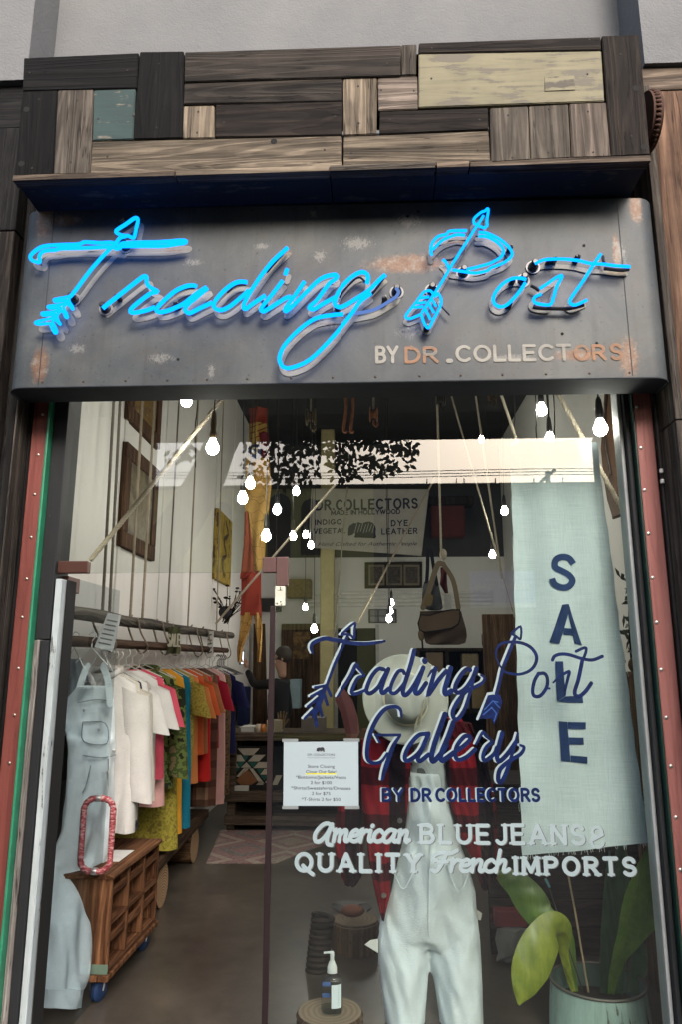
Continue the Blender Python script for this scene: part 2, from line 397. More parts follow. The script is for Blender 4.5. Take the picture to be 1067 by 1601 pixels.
gp = at(1014, 192, -.27)
for k in range(40):
    a = 2*math.pi*k/40
    _t.sphere(gp+Vector((0, .115*math.cos(a), .115*math.sin(a))), .009, 6, 1.4)
obj('tooth_rim', _t, plain('dark_rust', (.045,.018,.010), .85, 0, .5), gd)

# ------------------------------------------------------------------ wooden header
YH = -.46
hd = thing('wood_header', 'box header of reclaimed multicoloured planks above the neon sign', 'header', (0,YH,3.3))
W = {'k':((.002,.0019,.0019),(.0075,.0069,.0064)), 'b':((.017,.0145,.0125),(.06,.05,.042)), 'g':((.05,.043,.036),(.165,.142,.118)), 't':((.08,.066,.05),(.27,.22,.165)),
     'p':((.09,.074,.062),(.245,.20,.17)), 'd':((.010,.0078,.0068),(.038,.028,.022)), 'y':None, 'e':None}
PL = [ # pixel quad (tl tr br bl), kind, axis
 ((36,90),(217,82),(214,138),(34,142),'k','x'), ((218,80),(287,79),(286,216),(208,218),'k','z'),
 ((34,142),(90,140),(83,273),(22,275),'k','z'), ((90,140),(146,139),(140,272),(83,273),'g','z'),
 ((146,140),(212,138),(208,218),(144,220),'e','x'), ((288,81),(629,70),(628,118),(287,128),'b','x'),
 ((287,130),(537,122),(536,158),(286,163),'b','x'), ((286,165),(335,164),(335,216),(285,217),'t','z'),
 ((336,163),(537,158),(536,211),(335,215),'d','x'), ((143,221),(536,212),(536,266),(140,272),'t','x'),
 ((537,121),(591,120),(590,210),(537,212),'t','z'), ((628,69),(653,68),(652,117),(629,118),'g','z'),
 ((591,120),(654,118),(655,171),(592,173),'p','x'), ((655,67),(941,57),(942,78),(655,83),'d','x'),
 ((655,84),(942,79),(947,158),(655,168),'y','x'), ((594,174),(765,168),(766,202),(593,210),'d','x'),
 ((537,213),(766,204),(769,254),(537,266),'t','x'), ((767,168),(827,165),(831,250),(769,254),'g','z'),
 ((828,165),(890,162),(894,247),(831,250),'g','z'), ((891,161),(949,159),(957,245),(895,247),'p','z'),
 ((942,55),(1001,53),(1018,242),(957,245),'d','z')]
for k, (a, b_, c_, d_, kind, ax) in enumerate(PL):
    off = 0 if k in (2, 9, 14, 20) else random.uniform(-.007, .007)
    q = [at(*p, YH+off) for p in (d_, c_, b_, a)]
    cc = sum(q, Vector())/4
    q = [p+(cc-p).normalized()*.0022 for p in q]
    bm = bmesh.new(); vs = [bm.verts.new(p) for p in q] ; vs2 = [bm.verts.new(p+Vector((0,.04-off,0))) for p in q]
    bm.faces.new(vs); bm.faces.new(vs2[::-1])
    for i in range(4): bm.faces.new((vs[i], vs2[i], vs2[(i+1)%4], vs[(i+1)%4]))
    bmesh.ops.bevel(bm, geom=bm.edges[:], offset=.003, segments=2, affect='EDGES')
    mb = MB(); mb.frombm(bm)
    lab = None
    if kind == 'y': mt = painted('pale_yellow_paint', (.175,.157,.098), (.10,.088,.068), 'x', .455); lab = 'pale yellow painted plank with chipped edges'
    elif kind == 'e': mt = painted('dark_teal_paint', (.022,.045,.044), (.13,.115,.09), 'x', .42); lab = 'dark teal painted short plank'
    else: mt = wood('plank_'+kind+ax, *W[kind], ax)
    o = obj('plank', mb, mt, hd, lab)
    L0, L1 = (q[0]+q[3])/2, (q[1]+q[2])/2
    for pp in ([L0.lerp(L1,.07), L0.lerp(L1,.93)] if ax == 'x' else [((q[0]+q[1])/2).lerp((q[2]+q[3])/2, t) for t in (.12,.86)]):
        obj('nail', MB().lathe([(0,.0012),(.004,.001),(.0052,-.002)], 8, Matrix.Translation(pp+Vector((random.uniform(-.01,.01), 0, random.uniform(-.02,.02)))) @ Matrix.Rotation(R(90),4,'X'), False), plain('nail_iron', (.012,.009,.008), .8, 0.0), o)
for px, py in ((995,138),(1008,230),(41,171),(33,256),(428,221)):
    obj('plug_hole', MB().lathe([(0,.0006),(.0125,.0006),(.0135,-.002)], 18, Matrix.Translation(at(px, py, YH)) @ Matrix.Rotation(R(90),4,'X'), False), plain('hole_black', (.004,.004,.004), .9), hd)
obj('patch_plate', MB().quadbox([at(853,142,YH-.003),at(900,140,YH-.003),at(899,118,YH-.003),at(853,120,YH-.003)], (0,.008,0)), painted('pale_yellow_paint2', (.19,.172,.108), (.06,.052,.04), 'x', .48), hd)
hl, hr = at(22, 281, YH).x, at(1018, 244, YH).x
zb_l, zb_r = at(22, 281, YH).z, at(1018, 244, YH).z
zl, zr = at(20,275,YH).z, at(1018,243,YH).z
# lip boards under the planks and soffit boards
for (xa_, xb_, mt) in ((20,274,m_greyx),(274,515,wood('plank_tx',*W['t'],'x')),(515,682,wood('plank_gx',*W['g'],'x')),(683,735,m_greyx),(735,1018,m_greyx)):
    ya = lambda x: 274+(x-20)*(243-274)/998
    a0, a1 = at(xa_+1, ya(xa_), YH), at(xb_-1, ya(xb_), YH)
    obj('lip_board', MB().quadbox([a0-Vector((0,.004,.026)), a1-Vector((0,.004,.026)), a1-Vector((0,.004,.003)), a0-Vector((0,.004,.003))], (0,.045,0)), mt, hd)
m_soff = painted('dark_navy_paint', (.012,.018,.03), (.05,.045,.04), 'x', .42)
zz = min(zl, zr)-.0
for (x0, x1_) in ((hl+.005, at(515,270,YH).x), (at(515,270,YH).x+.004, at(684,265,YH).x), (at(684,265,YH).x+.004, hr-.005)):
    for k, (y0, y1) in enumerate(((YH+.044, YH+.23), (YH+.236, YH+.44))):
        def zt_(x): return zl+(zr-zl)*(x-hl)/(hr-hl)-.022
        obj('soffit_board', MB().add([(x0,y0,zt_(x0)-.004*k),(x1_,y0,zt_(x1_)-.004*k),(x1_,y1,zt_(x1_)-.004*k),(x0,y1,zt_(x0)-.004*k),(x0,y0,zt_(x0)+.02),(x1_,y0,zt_(x1_)+.02),(x1_,y1,zt_(x1_)+.02),(x0,y1,zt_(x0)+.02)],
            [(0,3,2,1),(4,5,6,7),(0,1,5,4),(1,2,6,5),(2,3,7,6),(3,0,4,7)]), m_soff, hd)
zt0 = at(36,92,YH).z; zt1 = at(1001,55,YH).z
obj('side_board', MB().quadbox([(hl+.02,YH+.045,zl),(hl+.02,-.01,zl),(at(36,92,YH).x+.02,-.01,zt0),(at(36,92,YH).x+.02,YH+.045,zt0)], (.03,0,0)), wood('plank_kz',*W['k'],'z'), hd)
obj('side_board', MB().quadbox([(hr-.02,YH+.045,zr),(hr-.02,-.01,zr),(at(1001,55,YH).x-.02,-.01,zt1),(at(1001,55,YH).x-.02,YH+.045,zt1)], (-.03,0,0)), wood('plank_dz',*W['d'],'z'), hd)
obj('top_board', MB().add([(at(36,92,YH).x+.02,YH+.04,zt0-.01),(at(1001,55,YH).x-.02,YH+.04,zt1-.01),(at(1001,55,YH).x-.02,-.01,zt1-.01),(at(36,92,YH).x+.02,-.01,zt0-.01)], [(0,1,2,3)]), wood('plank_kx',*W['k'],'x'), hd)

# ------------------------------------------------------------------ posts of the shop front
m_red = NT('oxblood_paint'); _w = wood('x_tmp', (.1,.1,.1), (.2,.2,.2), 'z')
c = m_red.co((24,24,1.3)); g = m_red.noise(c, 1.2, 7, .65, 1.0)
m_red.base(m_red.ramp(g, [(.3,(.075,.018,.014)),(.5,(.17,.045,.036)),(.75,(.23,.07,.058))])); m_red.set(.6, 0, .35); m_red.bump(g, .45, .004)
m_blk = painted('black_paint', (.018,.019,.021), (.12,.115,.11), 'z', .36)
m_worn = painted('worn_white_paint', (.50,.56,.57), (.05,.047,.043), 'z', .40)
m_pale = wood('bare_pale_wood', (.18,.165,.155), (.42,.395,.375), 'z')
m_green = plain('green_trim', (.03,.22,.12), .35, 0, .25)
m_screw = plain('screw_steel', (.45,.38,.32), .35, .9)
ZT = 2.71
def xat(px, py, Y): return at(px, py, Y).x
YR = -.07
lp = thing('door_post', 'left post with oxblood board, bright green trim strip and black inner jamb', 'post', (-1.45,0,-.14))
x0, x1_, x2, x3 = xat(41,760,YR), xat(64.5,760,YR), xat(69,760,YR), xat(100,760,-.03)
obj('board', MB().bbox((x0, YR, -.14), (x1_, -.01, ZT), .005), m_red.m, lp)
obj('trim_strip', MB().bbox((x1_+.001, YR-.006, -.14), (x2, -.012, ZT), .004), m_green, lp)
zs_ = at(85, 1000, -.03).z; zh = at(100, 905, -.03).z
xm = xat(75, 760, -.035)
obj('jamb_board', MB().bbox((x2+.001, -.042, zs_), (x3-.004, .09, ZT), .004), m_blk, lp)
obj('jamb_board', MB().bbox((x2+.001, -.044, -.14), (x2+.026, .09, zs_-.003), .004), m_pale, lp, 'bare pale wood strip beside the green trim')
obj('jamb_board', MB().bbox((x2+.028, -.046, -.14), (x2+.062, .09, zs_-.003), .004), m_blk, lp)
obj('jamb_board', MB().bbox((x2+.064, -.035, -.14), (x2+.090, .075, zh), .003), m_worn, lp, 'pale worn white paint strip at the door edge')
obj('jamb_board', MB().bbox((x2+.0945, .0, -.14), (x2+.0985, .09, zh), .001), plain('gap_black',(.004,.004,.004),.9), lp)  # black strip put in for the shade of an open gap
for px, py in ((66,648),(59,711),(53.5,773),(48,840),(41,905),(34,965),(28,1045),(22,1118),(14,1193)):
    p = at(px, py, YR-.001); p.x = min(p.x, x1_-.012)
    obj('screw', MB().sphere(p, .0065, 8, 1, .5, 1), m_screw, lp)
rp = thing('window_post', 'right post with oxblood board, black inner jamb and slotted steel channel', 'post', (1.2,0,-.14))
x0, x1_, x2, x3 = xat(1031,1000,YR)+.0, xat(999+22.5,1000,YR), xat(1020,1000,YR), xat(1001,960,-.03)
xr1 = xat(1021.5, 960, YR); xr2 = xat(1051, 960, YR)
m_r2 = m_red.m.copy(); m_r2.name = 'faded_oxblood'  # paler, pinker copy of the oxblood for the right board
for n_ in m_r2.node_tree.nodes:
    if n_.type == 'VALTORGB':
        for e_, c_ in zip(n_.color_ramp.elements, ((.15,.05,.042),(.27,.10,.088),(.33,.135,.12))): e_.color = (*c_, 1)
obj('board', MB().bbox((xr1, YR, -.14), (xr2, -.01, ZT), .005), m_r2, rp)
obj('trim_strip', MB().bbox((xr1-.009, YR-.004, -.14), (xr1-.001, -.012, ZT), .003), plain('dark_green_trim', (.008,.03,.022), .4), rp)
obj('jamb_board', MB().bbox((xat(1003,960,-.03), -.042, -.14), (xr1-.010, .09, ZT), .004), m_blk, rp)
obj('bead', MB().bbox((xat(995,960,-.02), -.015, -.14), (xat(1003,960,-.03)-.001, .06, ZT), .003), plain('grey_bead',(.30,.31,.31),.6), rp)
obj('channel', MB().bbox((xr2+.004, -.085, -.14), (xr2+.075, -.02, ZT+.2), .006), plain('dark_channel',(.03,.027,.026),.45,.4), rp)
obj('channel_flange', MB().bbox((xr2+.078, -.11, -.14), (xr2+.088, -.02, ZT+.2), .003), plain('dark_channel',(.03,.027,.026),.45,.4), rp)
for px, py in ((993,636),(1000,700),(1007,766),(1014,834),(1020.5,903),(1028,973),(1035,1047),(1043,1122),(1050,1198),(1058,1278),(1065,1360)):
    p = at(px, py, YR-.001); p.x = max(p.x, xr1+.012); obj('screw', MB().sphere(p, .0075, 8, 1, .5, 1), plain('screw_bright', (.7,.66,.6), .3, .9), rp)
cv = at(1035, 745, -.09)
for z_ in (.012, -.03): obj('clip', MB().bbox(cv+Vector((-.007,-.012,z_)), cv+Vector((.007,.002,z_+.018)), .004), plain('white_clip',(.75,.74,.7),.4), rp)
# ------------------------------------------------------------------ glass
g_tr = glassmat('transom_glass', (.93,.95,.93), 1.98); g_sh = glassmat('display_glass', (.92,.95,.93), 1.98); g_dr = glassmat('door_glass', (.86,.89,.90), 1.6)
JL = xat(98, 760, 0.0); JR = xat(1003, 960, -.03)
xmul = xat(434, 760, 0.0); ztr = at(250, 895.5, 0.0).z
tp = tag(obj('transom_pane', MB().box((JL-.01, -.005, ztr), (xmul-.002, .005, ZT+.15)), g_tr), 'clear glass transom pane above the open door, reflecting sky and branches', 'window pane')
sp = thing('shop_window', 'large display window pane with painted blue and white lettering', 'window pane', (xmul,0,-.1))
obj('pane', MB().box((xmul+.004, -.005, -.10), (JR+.01, .005, ZT+.15)), g_sh, sp)
ms = thing('door_strike_channel', 'slim brown metal channel on the edge of the display window', 'frame', (xmul,0,-.1))
zl_ = at(436, 948, 0).z
obj('channel', MB().bbox((xmul-.020, -.009, -.10), (xmul+.0015, .007, zl_), .002), plain('brown_metal',(.035,.022,.024),.4,.5), ms)
m_pat = plain('bronze_patch', (.10,.045,.035), .4, .55, .12)
hp = thing('door_patch_fitting', 'dark bronze patch fitting with pivot at the top left of the doorway', 'hinge', (JL, 0, ztr))
a, b_ = at(87, 896, -.014), at(138, 877, -.014)
obj('clamp', MB().bbox((a.x, -.016, a.z), (b_.x, .016, b_.z), .003), m_pat, hp)
fc = thing('corner_clamp', 'L shaped bronze glass clamp joining the two panes over the doorway', 'clamp', (xmul,0,ztr))
a, b_, c_ = at(410, 895, -.014), at(451, 871, -.014), at(431, 916, -.014)
obj('clamp', MB().bbox((a.x, -.016, a.z), (c_.x-.0005, .016, b_.z), .003).bbox((c_.x+.0005, -.0165, c_.z), (b_.x, .0165, b_.z+.001), .003), plain('bronze_patch_light', (.115,.062,.058), .4, .4, .1), fc)
a, b_ = at(430, 948, -.012), at(446.5, 917, -.012)
lk = thing('latch_sensor', 'small ivory plastic latch box with screws below the corner clamp', 'latch', a)
obj('box', MB().bbox((a.x, -.03, a.z), (b_.x, -.006, b_.z), .003), plain('ivory',(.62,.62,.52),.45), lk)
_s = MB()
for u, v in ((.25,.12),(.6,.22),(.65,.07),(.55,.93),(.55,.85)): _s.sphere((a.x+(b_.x-a.x)*u, -.0305, a.z+(b_.z-a.z)*v), .0028, 6)
_s.box((a.x+.01,-.0308,a.z+(b_.z-a.z)*.78),(b_.x-.01,-.029,a.z+(b_.z-a.z)*.8))
obj('screws', _s, plain('dark_screw',(.03,.03,.03),.5), lk)
# open glass door
HX, HY = JL+.03, .03
fe_t = at(186, 921, .62)
dx, dy = fe_t.x-HX, fe_t.y-HY; DL = math.hypot(dx, dy); DA = math.atan2(dy, dx)
DM = Matrix.Translation((HX, HY, 0)) @ Matrix.Rotation(DA, 4, 'Z')
dr = thing('glass_door', 'frameless glass door standing open into the shop', 'door', (HX, HY, 0.01))
zd = ztr-.008
obj('glass', MB().box((.0, -.005, .012), (DL, .005, zd), DM), g_dr, dr)
obj('patch', MB().bbox((-.005, -.014, zd-.062), (.11, .014, zd+.001), .003, DM), m_pat, dr)
hy = DL-.075
hz0, hz1 = at(155,1362,.55).z, at(155,1248,.55).z
def ringpts(n=10):
    a_, b__ = .068, (hz1-hz0)/2; r_ = .05; pts = []
    for cx, cz, a0 in ((a_-r_, b__-r_, 0), (-(a_-r_), b__-r_, 90), (-(a_-r_), -(b__-r_), 180), (a_-r_, -(b__-r_), 270)):
        for k in range(n+1):
            an = R(a0+90*k/n); pts.append((cx+r_*math.cos(an), cz+r_*math.sin(an)))
    return pts
zm = (hz0+hz1)/2
hmat = NT('red_grey_wrap'); c = hmat.co((1,1,1), rnd=False); wv = hmat.noise(hmat.co((40,40,120), rnd=False), 1.2, 3, .6)
hmat.base(hmat.ramp(wv, [(.35,(.12,.02,.025)),(.5,(.36,.06,.07)),(.62,(.52,.36,.36)),(.75,(.12,.11,.12))])); hmat.set(.85); hmat.bump(wv, .8, .008)
rp_ = ringpts()
obj('handle', MB().tube([DM @ Vector((hy, p[0], zm+p[1])) for p in rp_], [.0135+.0016*math.sin(i*1.9) for i in range(len(rp_))], 12, True), hmat.m, dr, 'long oval door handle wrapped in red and grey cloth')
_s = MB()
for z in (hz0, hz1): _s.tube([DM @ Vector((hy, -.012, z)), DM @ Vector((hy, .012, z))], .0155, 12)
obj('handle_ferrule', _s, plain('steel',(.6,.6,.6),.3,.9), dr)
# ================================================================== NEON SIGN
YS = -.27
def ZC_(ox, oy, s): return lambda pts: [(ox+x/s, oy+y/s) for x, y in pts]
zb0, zb1 = at(120,605,YS).z, at(940,592,YS).z
zt0, zt1 = at(120,328,YS).z, at(940,311,YS).z
bl, br = at(17,604,YS+.05).x, at(1046,588,YS+.05).x
def zb(x): return zb0+(zb1-zb0)*(x-at(120,605,YS).x)/(at(940,592,YS).x-at(120,605,YS).x)
def zt(x): return zt0+(zt1-zt0)*(x-at(120,328,YS).x)/(at(940,311,YS).x-at(120,328,YS).x)
RC = .075; YB0 = -.10
prof = [(bl, YB0)]+[(bl+RC-RC*math.cos(R(a)), YS+RC-RC*math.sin(R(a))) for a in range(0, 91, 9)]
nsub = 14
x_a, x_b = bl+RC, br-RC
prof += [(x_a+(x_b-x_a)*k/nsub, YS) for k in range(1, nsub)]
prof += [(br-RC+RC*math.sin(R(a)), YS+RC-RC*math.cos(R(a))) for a in range(0, 91, 9)]+[(br, YB0)]
q = NT('patina_zinc'); c = q.co((1,1,1), rnd=False)
f1 = q.noise(c, 2.2, 8, .62, .5); f2 = q.noise(c, 30, 5, .7); f3 = q.noise(q.co((3,3,9), rnd=False), 1.6, 6, .65, .6)
col = q.ramp(f1, [(.34,(.028,.035,.042)),(.5,(.058,.065,.070)),(.66,(.105,.108,.104))])
col = q.mix(q.ramp(f2, [(.3,(.35,.35,.35)),(.6,(0,0,0))]), col, (.06,.07,.08))
col = q.mix(q.ramp(q.noise(c, 3.3, 6, .7, .8), [(.50,(0,0,0)),(.72,(.55,.55,.55))]), col, (.085,.07,.055))
col = q.mix(q.ramp(q.noise(q.co((26,26,1.6), rnd=False), 1, 5, .6), [(.52,(0,0,0)),(.75,(.45,.45,.45))]), col, (.032,.036,.04))
col = q.mix(q.ramp(q.noise(q.co((120,120,120), rnd=False), 1, 4, .75), [(.60,(0,0,0)),(.70,(.5,.5,.5))]), col, (.19,.19,.18))
col = q.mix(q.ramp(q.noise(q.co((55,55,55), rnd=False), 1, 2, .6), [(.30,(.6,.6,.6)),(.36,(0,0,0))]), col, (.02,.022,.025))
def spotmask(px, py, rx, rz):
    p = at(px, py, YS); mp = q.n('ShaderNodeVectorMath', operation='SUBTRACT'); tc = q.n('ShaderNodeTexCoord'); q.l(tc.outputs['Object'], mp.inputs[0]); mp.inputs[1].default_value = p-SGL
    sc = q.n('ShaderNodeVectorMath', operation='MULTIPLY'); q.l(mp.outputs[0], sc.inputs[0]); sc.inputs[1].default_value = (.68/rx, 0, .68/rz)
    ln = q.n('ShaderNodeVectorMath', operation='LENGTH'); q.l(sc.outputs[0], ln.inputs[0])
    return q.ramp(ln.outputs['Value'], [(.1,(1,1,1)),(1.0,(0,0,0))])
SGL = Vector((0, YS, 2.5))
rust = None
for a in ((640,412,.21,.055),(70,345,.05,.10),(62,570,.045,.10),(995,325,.035,.09),(985,560,.05,.10),(965,395,.02,.1),(905,555,.12,.03),(100,345,.09,.035),(450,395,.02,.015)):
    m = spotmask(*a); rust = m if rust is None else q.mix(1.0, rust, m, 'LIGHTEN')
rm = q.mix(.6, rust, q.mix(.5, q.noise(c, 14, 8, .8, .6), q.noise(c, 60, 5, .8)), 'MIX')
rk = q.ramp(rm, [(.475,(0,0,0)),(.60,(1,1,1))])
col = q.mix(q.mix(1.0, rk, (.85,.85,.85), 'MULTIPLY'), col, q.ramp(f2, [(.36,(.16,.065,.03)),(.52,(.22,.12,.07)),(.64,(.27,.225,.19))]))
sp_m = None
for a in ((410,385,.06,.03),(560,380,.12,.06),(640,345,.10,.06),(330,580,.03,.06),(490,335,.03,.04),(640,520,.10,.05),(520,500,.12,.05),(300,410,.07,.03),(970,395,.05,.1),(120,545,.07,.04),(800,560,.2,.03),(500,400,.05,.05),(250,560,.1,.04)):
    m = spotmask(*a); sp_m = m if sp_m is None else q.mix(1.0, sp_m, m, 'LIGHTEN')
wm = q.ramp(q.mix(.70, sp_m, q.noise(q.co((95,95,60), rnd=False), 1, 7, .85, 1.2)), [(.575,(0,0,0)),(.635,(1,1,1))])
col = q.mix(q.mix(1.0, wm, (.6,.6,.6), 'MULTIPLY'), col, (.27,.26,.24))
col = q.mix(1.0, col, (.70,.71,.70), 'MULTIPLY')
q.base(col); q.set(.55, .1, .4); q.bump(q.mix(.4, f2, f1), .12, .004)
m_zinc = q.m
sg = thing('neon_sign', 'zinc box sign with glowing cyan neon script reading Trading Post', 'neon sign', SGL)
mb = MB()
ringT = [Vector((x, y, zt(x))) for x, y in prof]; ringB = [Vector((x, y, zb(x))) for x, y in prof]
mb.loft([ringB, ringT], False, True, False)
obj('cabinet_face', mb, m_zinc, sg)
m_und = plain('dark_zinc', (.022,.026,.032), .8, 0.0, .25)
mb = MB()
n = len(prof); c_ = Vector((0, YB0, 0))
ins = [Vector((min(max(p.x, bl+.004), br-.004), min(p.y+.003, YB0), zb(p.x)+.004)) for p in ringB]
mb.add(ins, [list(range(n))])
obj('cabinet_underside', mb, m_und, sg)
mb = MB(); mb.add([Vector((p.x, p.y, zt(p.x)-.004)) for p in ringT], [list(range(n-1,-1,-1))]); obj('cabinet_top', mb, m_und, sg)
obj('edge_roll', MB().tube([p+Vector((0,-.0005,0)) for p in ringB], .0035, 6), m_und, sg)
sm = MB()
for xpx0, xpx1 in ((77,68),(963,996)):
    a = at(xpx0, 330, YS-.0006); b_ = at(xpx1, 603, YS-.0006); x = (a.x+b_.x)/2
    sm = MB().box((x-.0015, YS-.0012, zb(x)+.01), (x+.0015, YS+.001, zt(x)-.01)); obj('seam', sm, m_und, sg)
m_riv = plain('rivet', (.06,.04,.03), .6, .5, .3)
for k in range(15):
    u = (k+.5)/15; x = x_a+(x_b-x_a)*u+random.uniform(-.01,.01)
    for z in (zb(x)+.022, zt(x)-.018): obj('rivet', MB().sphere((x, YS-.001, z), .0045, 8, 1, .5, 1), m_riv, sg)
# neon strokes, traced in the plane of the tubes, 5 cm in front of the face
YT = YS-.05
A = ZC_(30,330,3.811); B = ZC_(150,370,3.811); C = ZC_(380,380,3.811); D = ZC_(610,310,4.85); E = ZC_(770,370,4.446)
NEON = [ # name, radius, closed, list of pixel points
 ('crossbar',.0075,1,A([(550,188),(480,190),(390,185),(350,198),(215,203),(140,212),(95,237),(66,268),(75,293),(112,306),(122,296),(118,272),(135,245),(165,235),(215,232),(250,224),(400,220),(480,216),(548,214),(580,226),(598,212),(575,198)])),
 ('crossbar',.0075,0,A([(596,226),(604,212),(612,194),(690,187),(820,185),(900,180),(960,175),(992,178),(985,190),(940,197),(860,208),(760,209),(604,209)])),
 ('arrow_shaft',.0075,0,A([(300,512),(330,478),(430,345),(520,245),(575,190),(600,160),(632,150)])),
 ('arrow_head',.0075,1,A([(632,148),(605,142),(580,130),(580,114),(635,78),(688,42),(706,52),(697,100),(684,155),(668,157),(648,147)])),
 ('arrow_feather',.0058,0,A([(298,506),(285,512),(215,525),(207,532),(218,540),(275,532),(285,538),(268,552),(240,558),(176,567),(173,576),(195,580),(243,574),(238,588),(205,600),(140,607),(135,616),(150,622),(212,616),(210,630),(185,640),(102,660),(100,671),(120,675),(180,670),(188,685),(203,715),(213,728),(223,720),(213,690),(197,660),(212,648),(236,668),(245,676),(230,650),(226,620),(245,597),(262,600),(275,630),(287,634),(281,612),(268,590),(264,568),(280,556),(298,562),(318,586),(316,570),(298,540),(297,515)])),
 ('letter_r',.0085,0,A([(497,580),(520,560),(600,497),(700,418),(742,389),(757,395),(760,430),(780,455),(822,479),(785,489),(740,520),(690,560),(663,588),(668,605),(700,604),(760,590),(808,572)])),
 ('letter_a',.0085,0,B([(597,297),(575,290),(530,297),(470,325),(410,375),(366,420),(360,440),(377,450),(430,440),(520,400),(590,345),(640,312),(660,301)])),
 ('letter_a',.0085,0,B([(664,306),(600,360),(545,405),(529,432),(540,450),(562,454),(620,425),(692,392)])),
 ('letter_d',.0085,0,B([(900,272),(860,268),(820,280),(770,315),(722,365),(702,400),(707,425),(740,438),(790,420),(860,365),(912,318)])),
 ('letter_d',.0085,0,C([(265,28),(180,105),(110,190),(50,280),(10,350),(2,383),(17,391),(60,360),(132,312)])),
 ('letter_i',.0085,0,C([(235,225),(170,310),(120,370),(106,395),(122,407),(170,380),(250,330),(287,319)])),
 ('letter_i_dot',.0085,0,C([(262,155),(257,170),(251,188)])),
 ('letter_n',.0085,0,C([(365,230),(310,310),(262,372),(249,398),(259,404),(300,370),(370,300),(460,215),(538,189),(559,197),(550,215),(510,245),(440,340),(401,373),(396,389),(422,394),(480,360),(546,324)])),
 ('letter_g',.0085,0,C([(742,240),(748,205),(735,180),(700,175),(640,210),(580,275),(551,330),(546,360),(562,379),(600,377),(680,330),(760,275),(820,215),(850,190)])),
 ('letter_g',.0082,0,C([(765,300),(700,350),(650,420),(570,520),(480,620),(390,700),(300,740),(245,742),(220,710),(219,670),(250,605),(330,520),(430,450),(540,428),(602,424)])),
 ('tail_lead',.0068,0,C([(640,424),(700,416),(790,395),(870,350),(915,320),(930,290),(915,268)])),
 ('arrow_shaft',.0055,0,D([(245,870),(290,800),(400,630),(470,510),(560,370),(640,245),(690,170),(713,132)])),
 ('arrow_head',.0055,1,D([(676,208),(642,190),(640,160),(660,135),(700,104),(722,98),(742,80),(750,92),(742,150),(739,180),(741,205),(721,224),(690,214)])),
 ('arrow_feather',.0055,1,D([(322,712),(300,700),(257,715),(200,790),(126,885),(132,909),(160,912),(215,890),(240,885),(260,940),(285,980),(305,975),(325,935),(375,840),(392,790),(388,755),(366,720),(345,745)])),
 ('feather_bar',.0055,0,D([(228,758),(300,748)])),('feather_bar',.0055,0,D([(208,796),(276,788)])),('feather_bar',.0055,0,D([(182,829),(256,821)])),
 ('feather_bar',.0055,0,D([(320,765),(352,818)])),('feather_bar',.0055,0,D([(298,800),(336,868)])),('feather_bar',.0055,0,D([(274,845),(310,918)])),
 ('letter_P',.006,0,D([(319,432),(314,375),(330,330),(370,290),(430,273),(450,252),(500,246),(588,245)])),
 ('letter_P',.006,0,D([(330,388),(345,372),(400,320),(470,288),(520,276),(574,282)])),
 ('letter_P',.006,0,D([(675,258),(740,265),(830,308),(897,362),(930,412),(918,450),(860,492),(770,527),(740,550),(650,567),(560,555),(475,543)])),
 ('letter_P',.006,0,D([(675,288),(740,292),(810,328),(855,372),(864,410),(840,450),(770,490),(690,515),(585,540)])),
 ('letter_P',.006,0,D([(405,465),(430,488),(446,525)])),
 ('letter_o',.0068,0,E([(240,300),(200,288),(140,292),(80,326),(30,382),(11,430),(21,468),(60,488),(110,470),(170,410),(214,352),(232,322)])),
 ('letter_s',.0062,0,E([(335,360),(390,325),(440,290),(478,270),(486,282),(455,340),(430,420),(415,463),(390,475),(312,464),(291,443),(302,418),(344,399)])),
 ('letter_t',.0062,0,E([(303,187),(350,165),(400,157),(500,156),(600,166),(690,187),(770,191),(860,202),(962,209)])),
 ('letter_t',.0062,0,E([(757,121),(700,205),(640,300),(590,370),(547,435),(546,464),(580,475),(630,455),(662,440)]))]
m_neon = emit('neon_cyan', (.0005,.086,.40), 8.2/EK); m_lead_glow = emit('neon_dim', (.14,.25,.62), 1.0/EK)
m_cream = painted('cream_sign_paint', (.23,.22,.18), (.17,.10,.06), 'x', .41)
mbP = []
for k, (nm, r_, clo, px) in enumerate(NEON):
    P = [at(x, y, YT-.004*(k % 3)) for x, y in px]
    S = smooth(P, 4, bool(clo))
    if nm == 'letter_i_dot' or nm == 'feather_bar': S = P
    obj('neon_'+nm, MB().tube(S, r_, 8, bool(clo)), m_lead_glow if nm == 'tail_lead' else m_neon, sg)  # tail lead is unlit; its bluish tint is added as emission
    if not clo and nm not in ('feather_bar','letter_i_dot'):     # tube ends bend back into the face
        _e = MB()
        for p in (S[0], S[-1]): _e.sphere(p, r_*1.02, 8)
        
    if nm in ('feather_bar',): continue
    wd = .0205 if k < 16 else (.014 if 'arrow' in nm else .018)
    SP = [Vector((p.x, YS-.0016-.00012*k, p.z)) for p in (S+[S[0]] if clo else S)]
    obj('painted_'+nm, MB().ribbon(SP, wd), m_cream, sg)
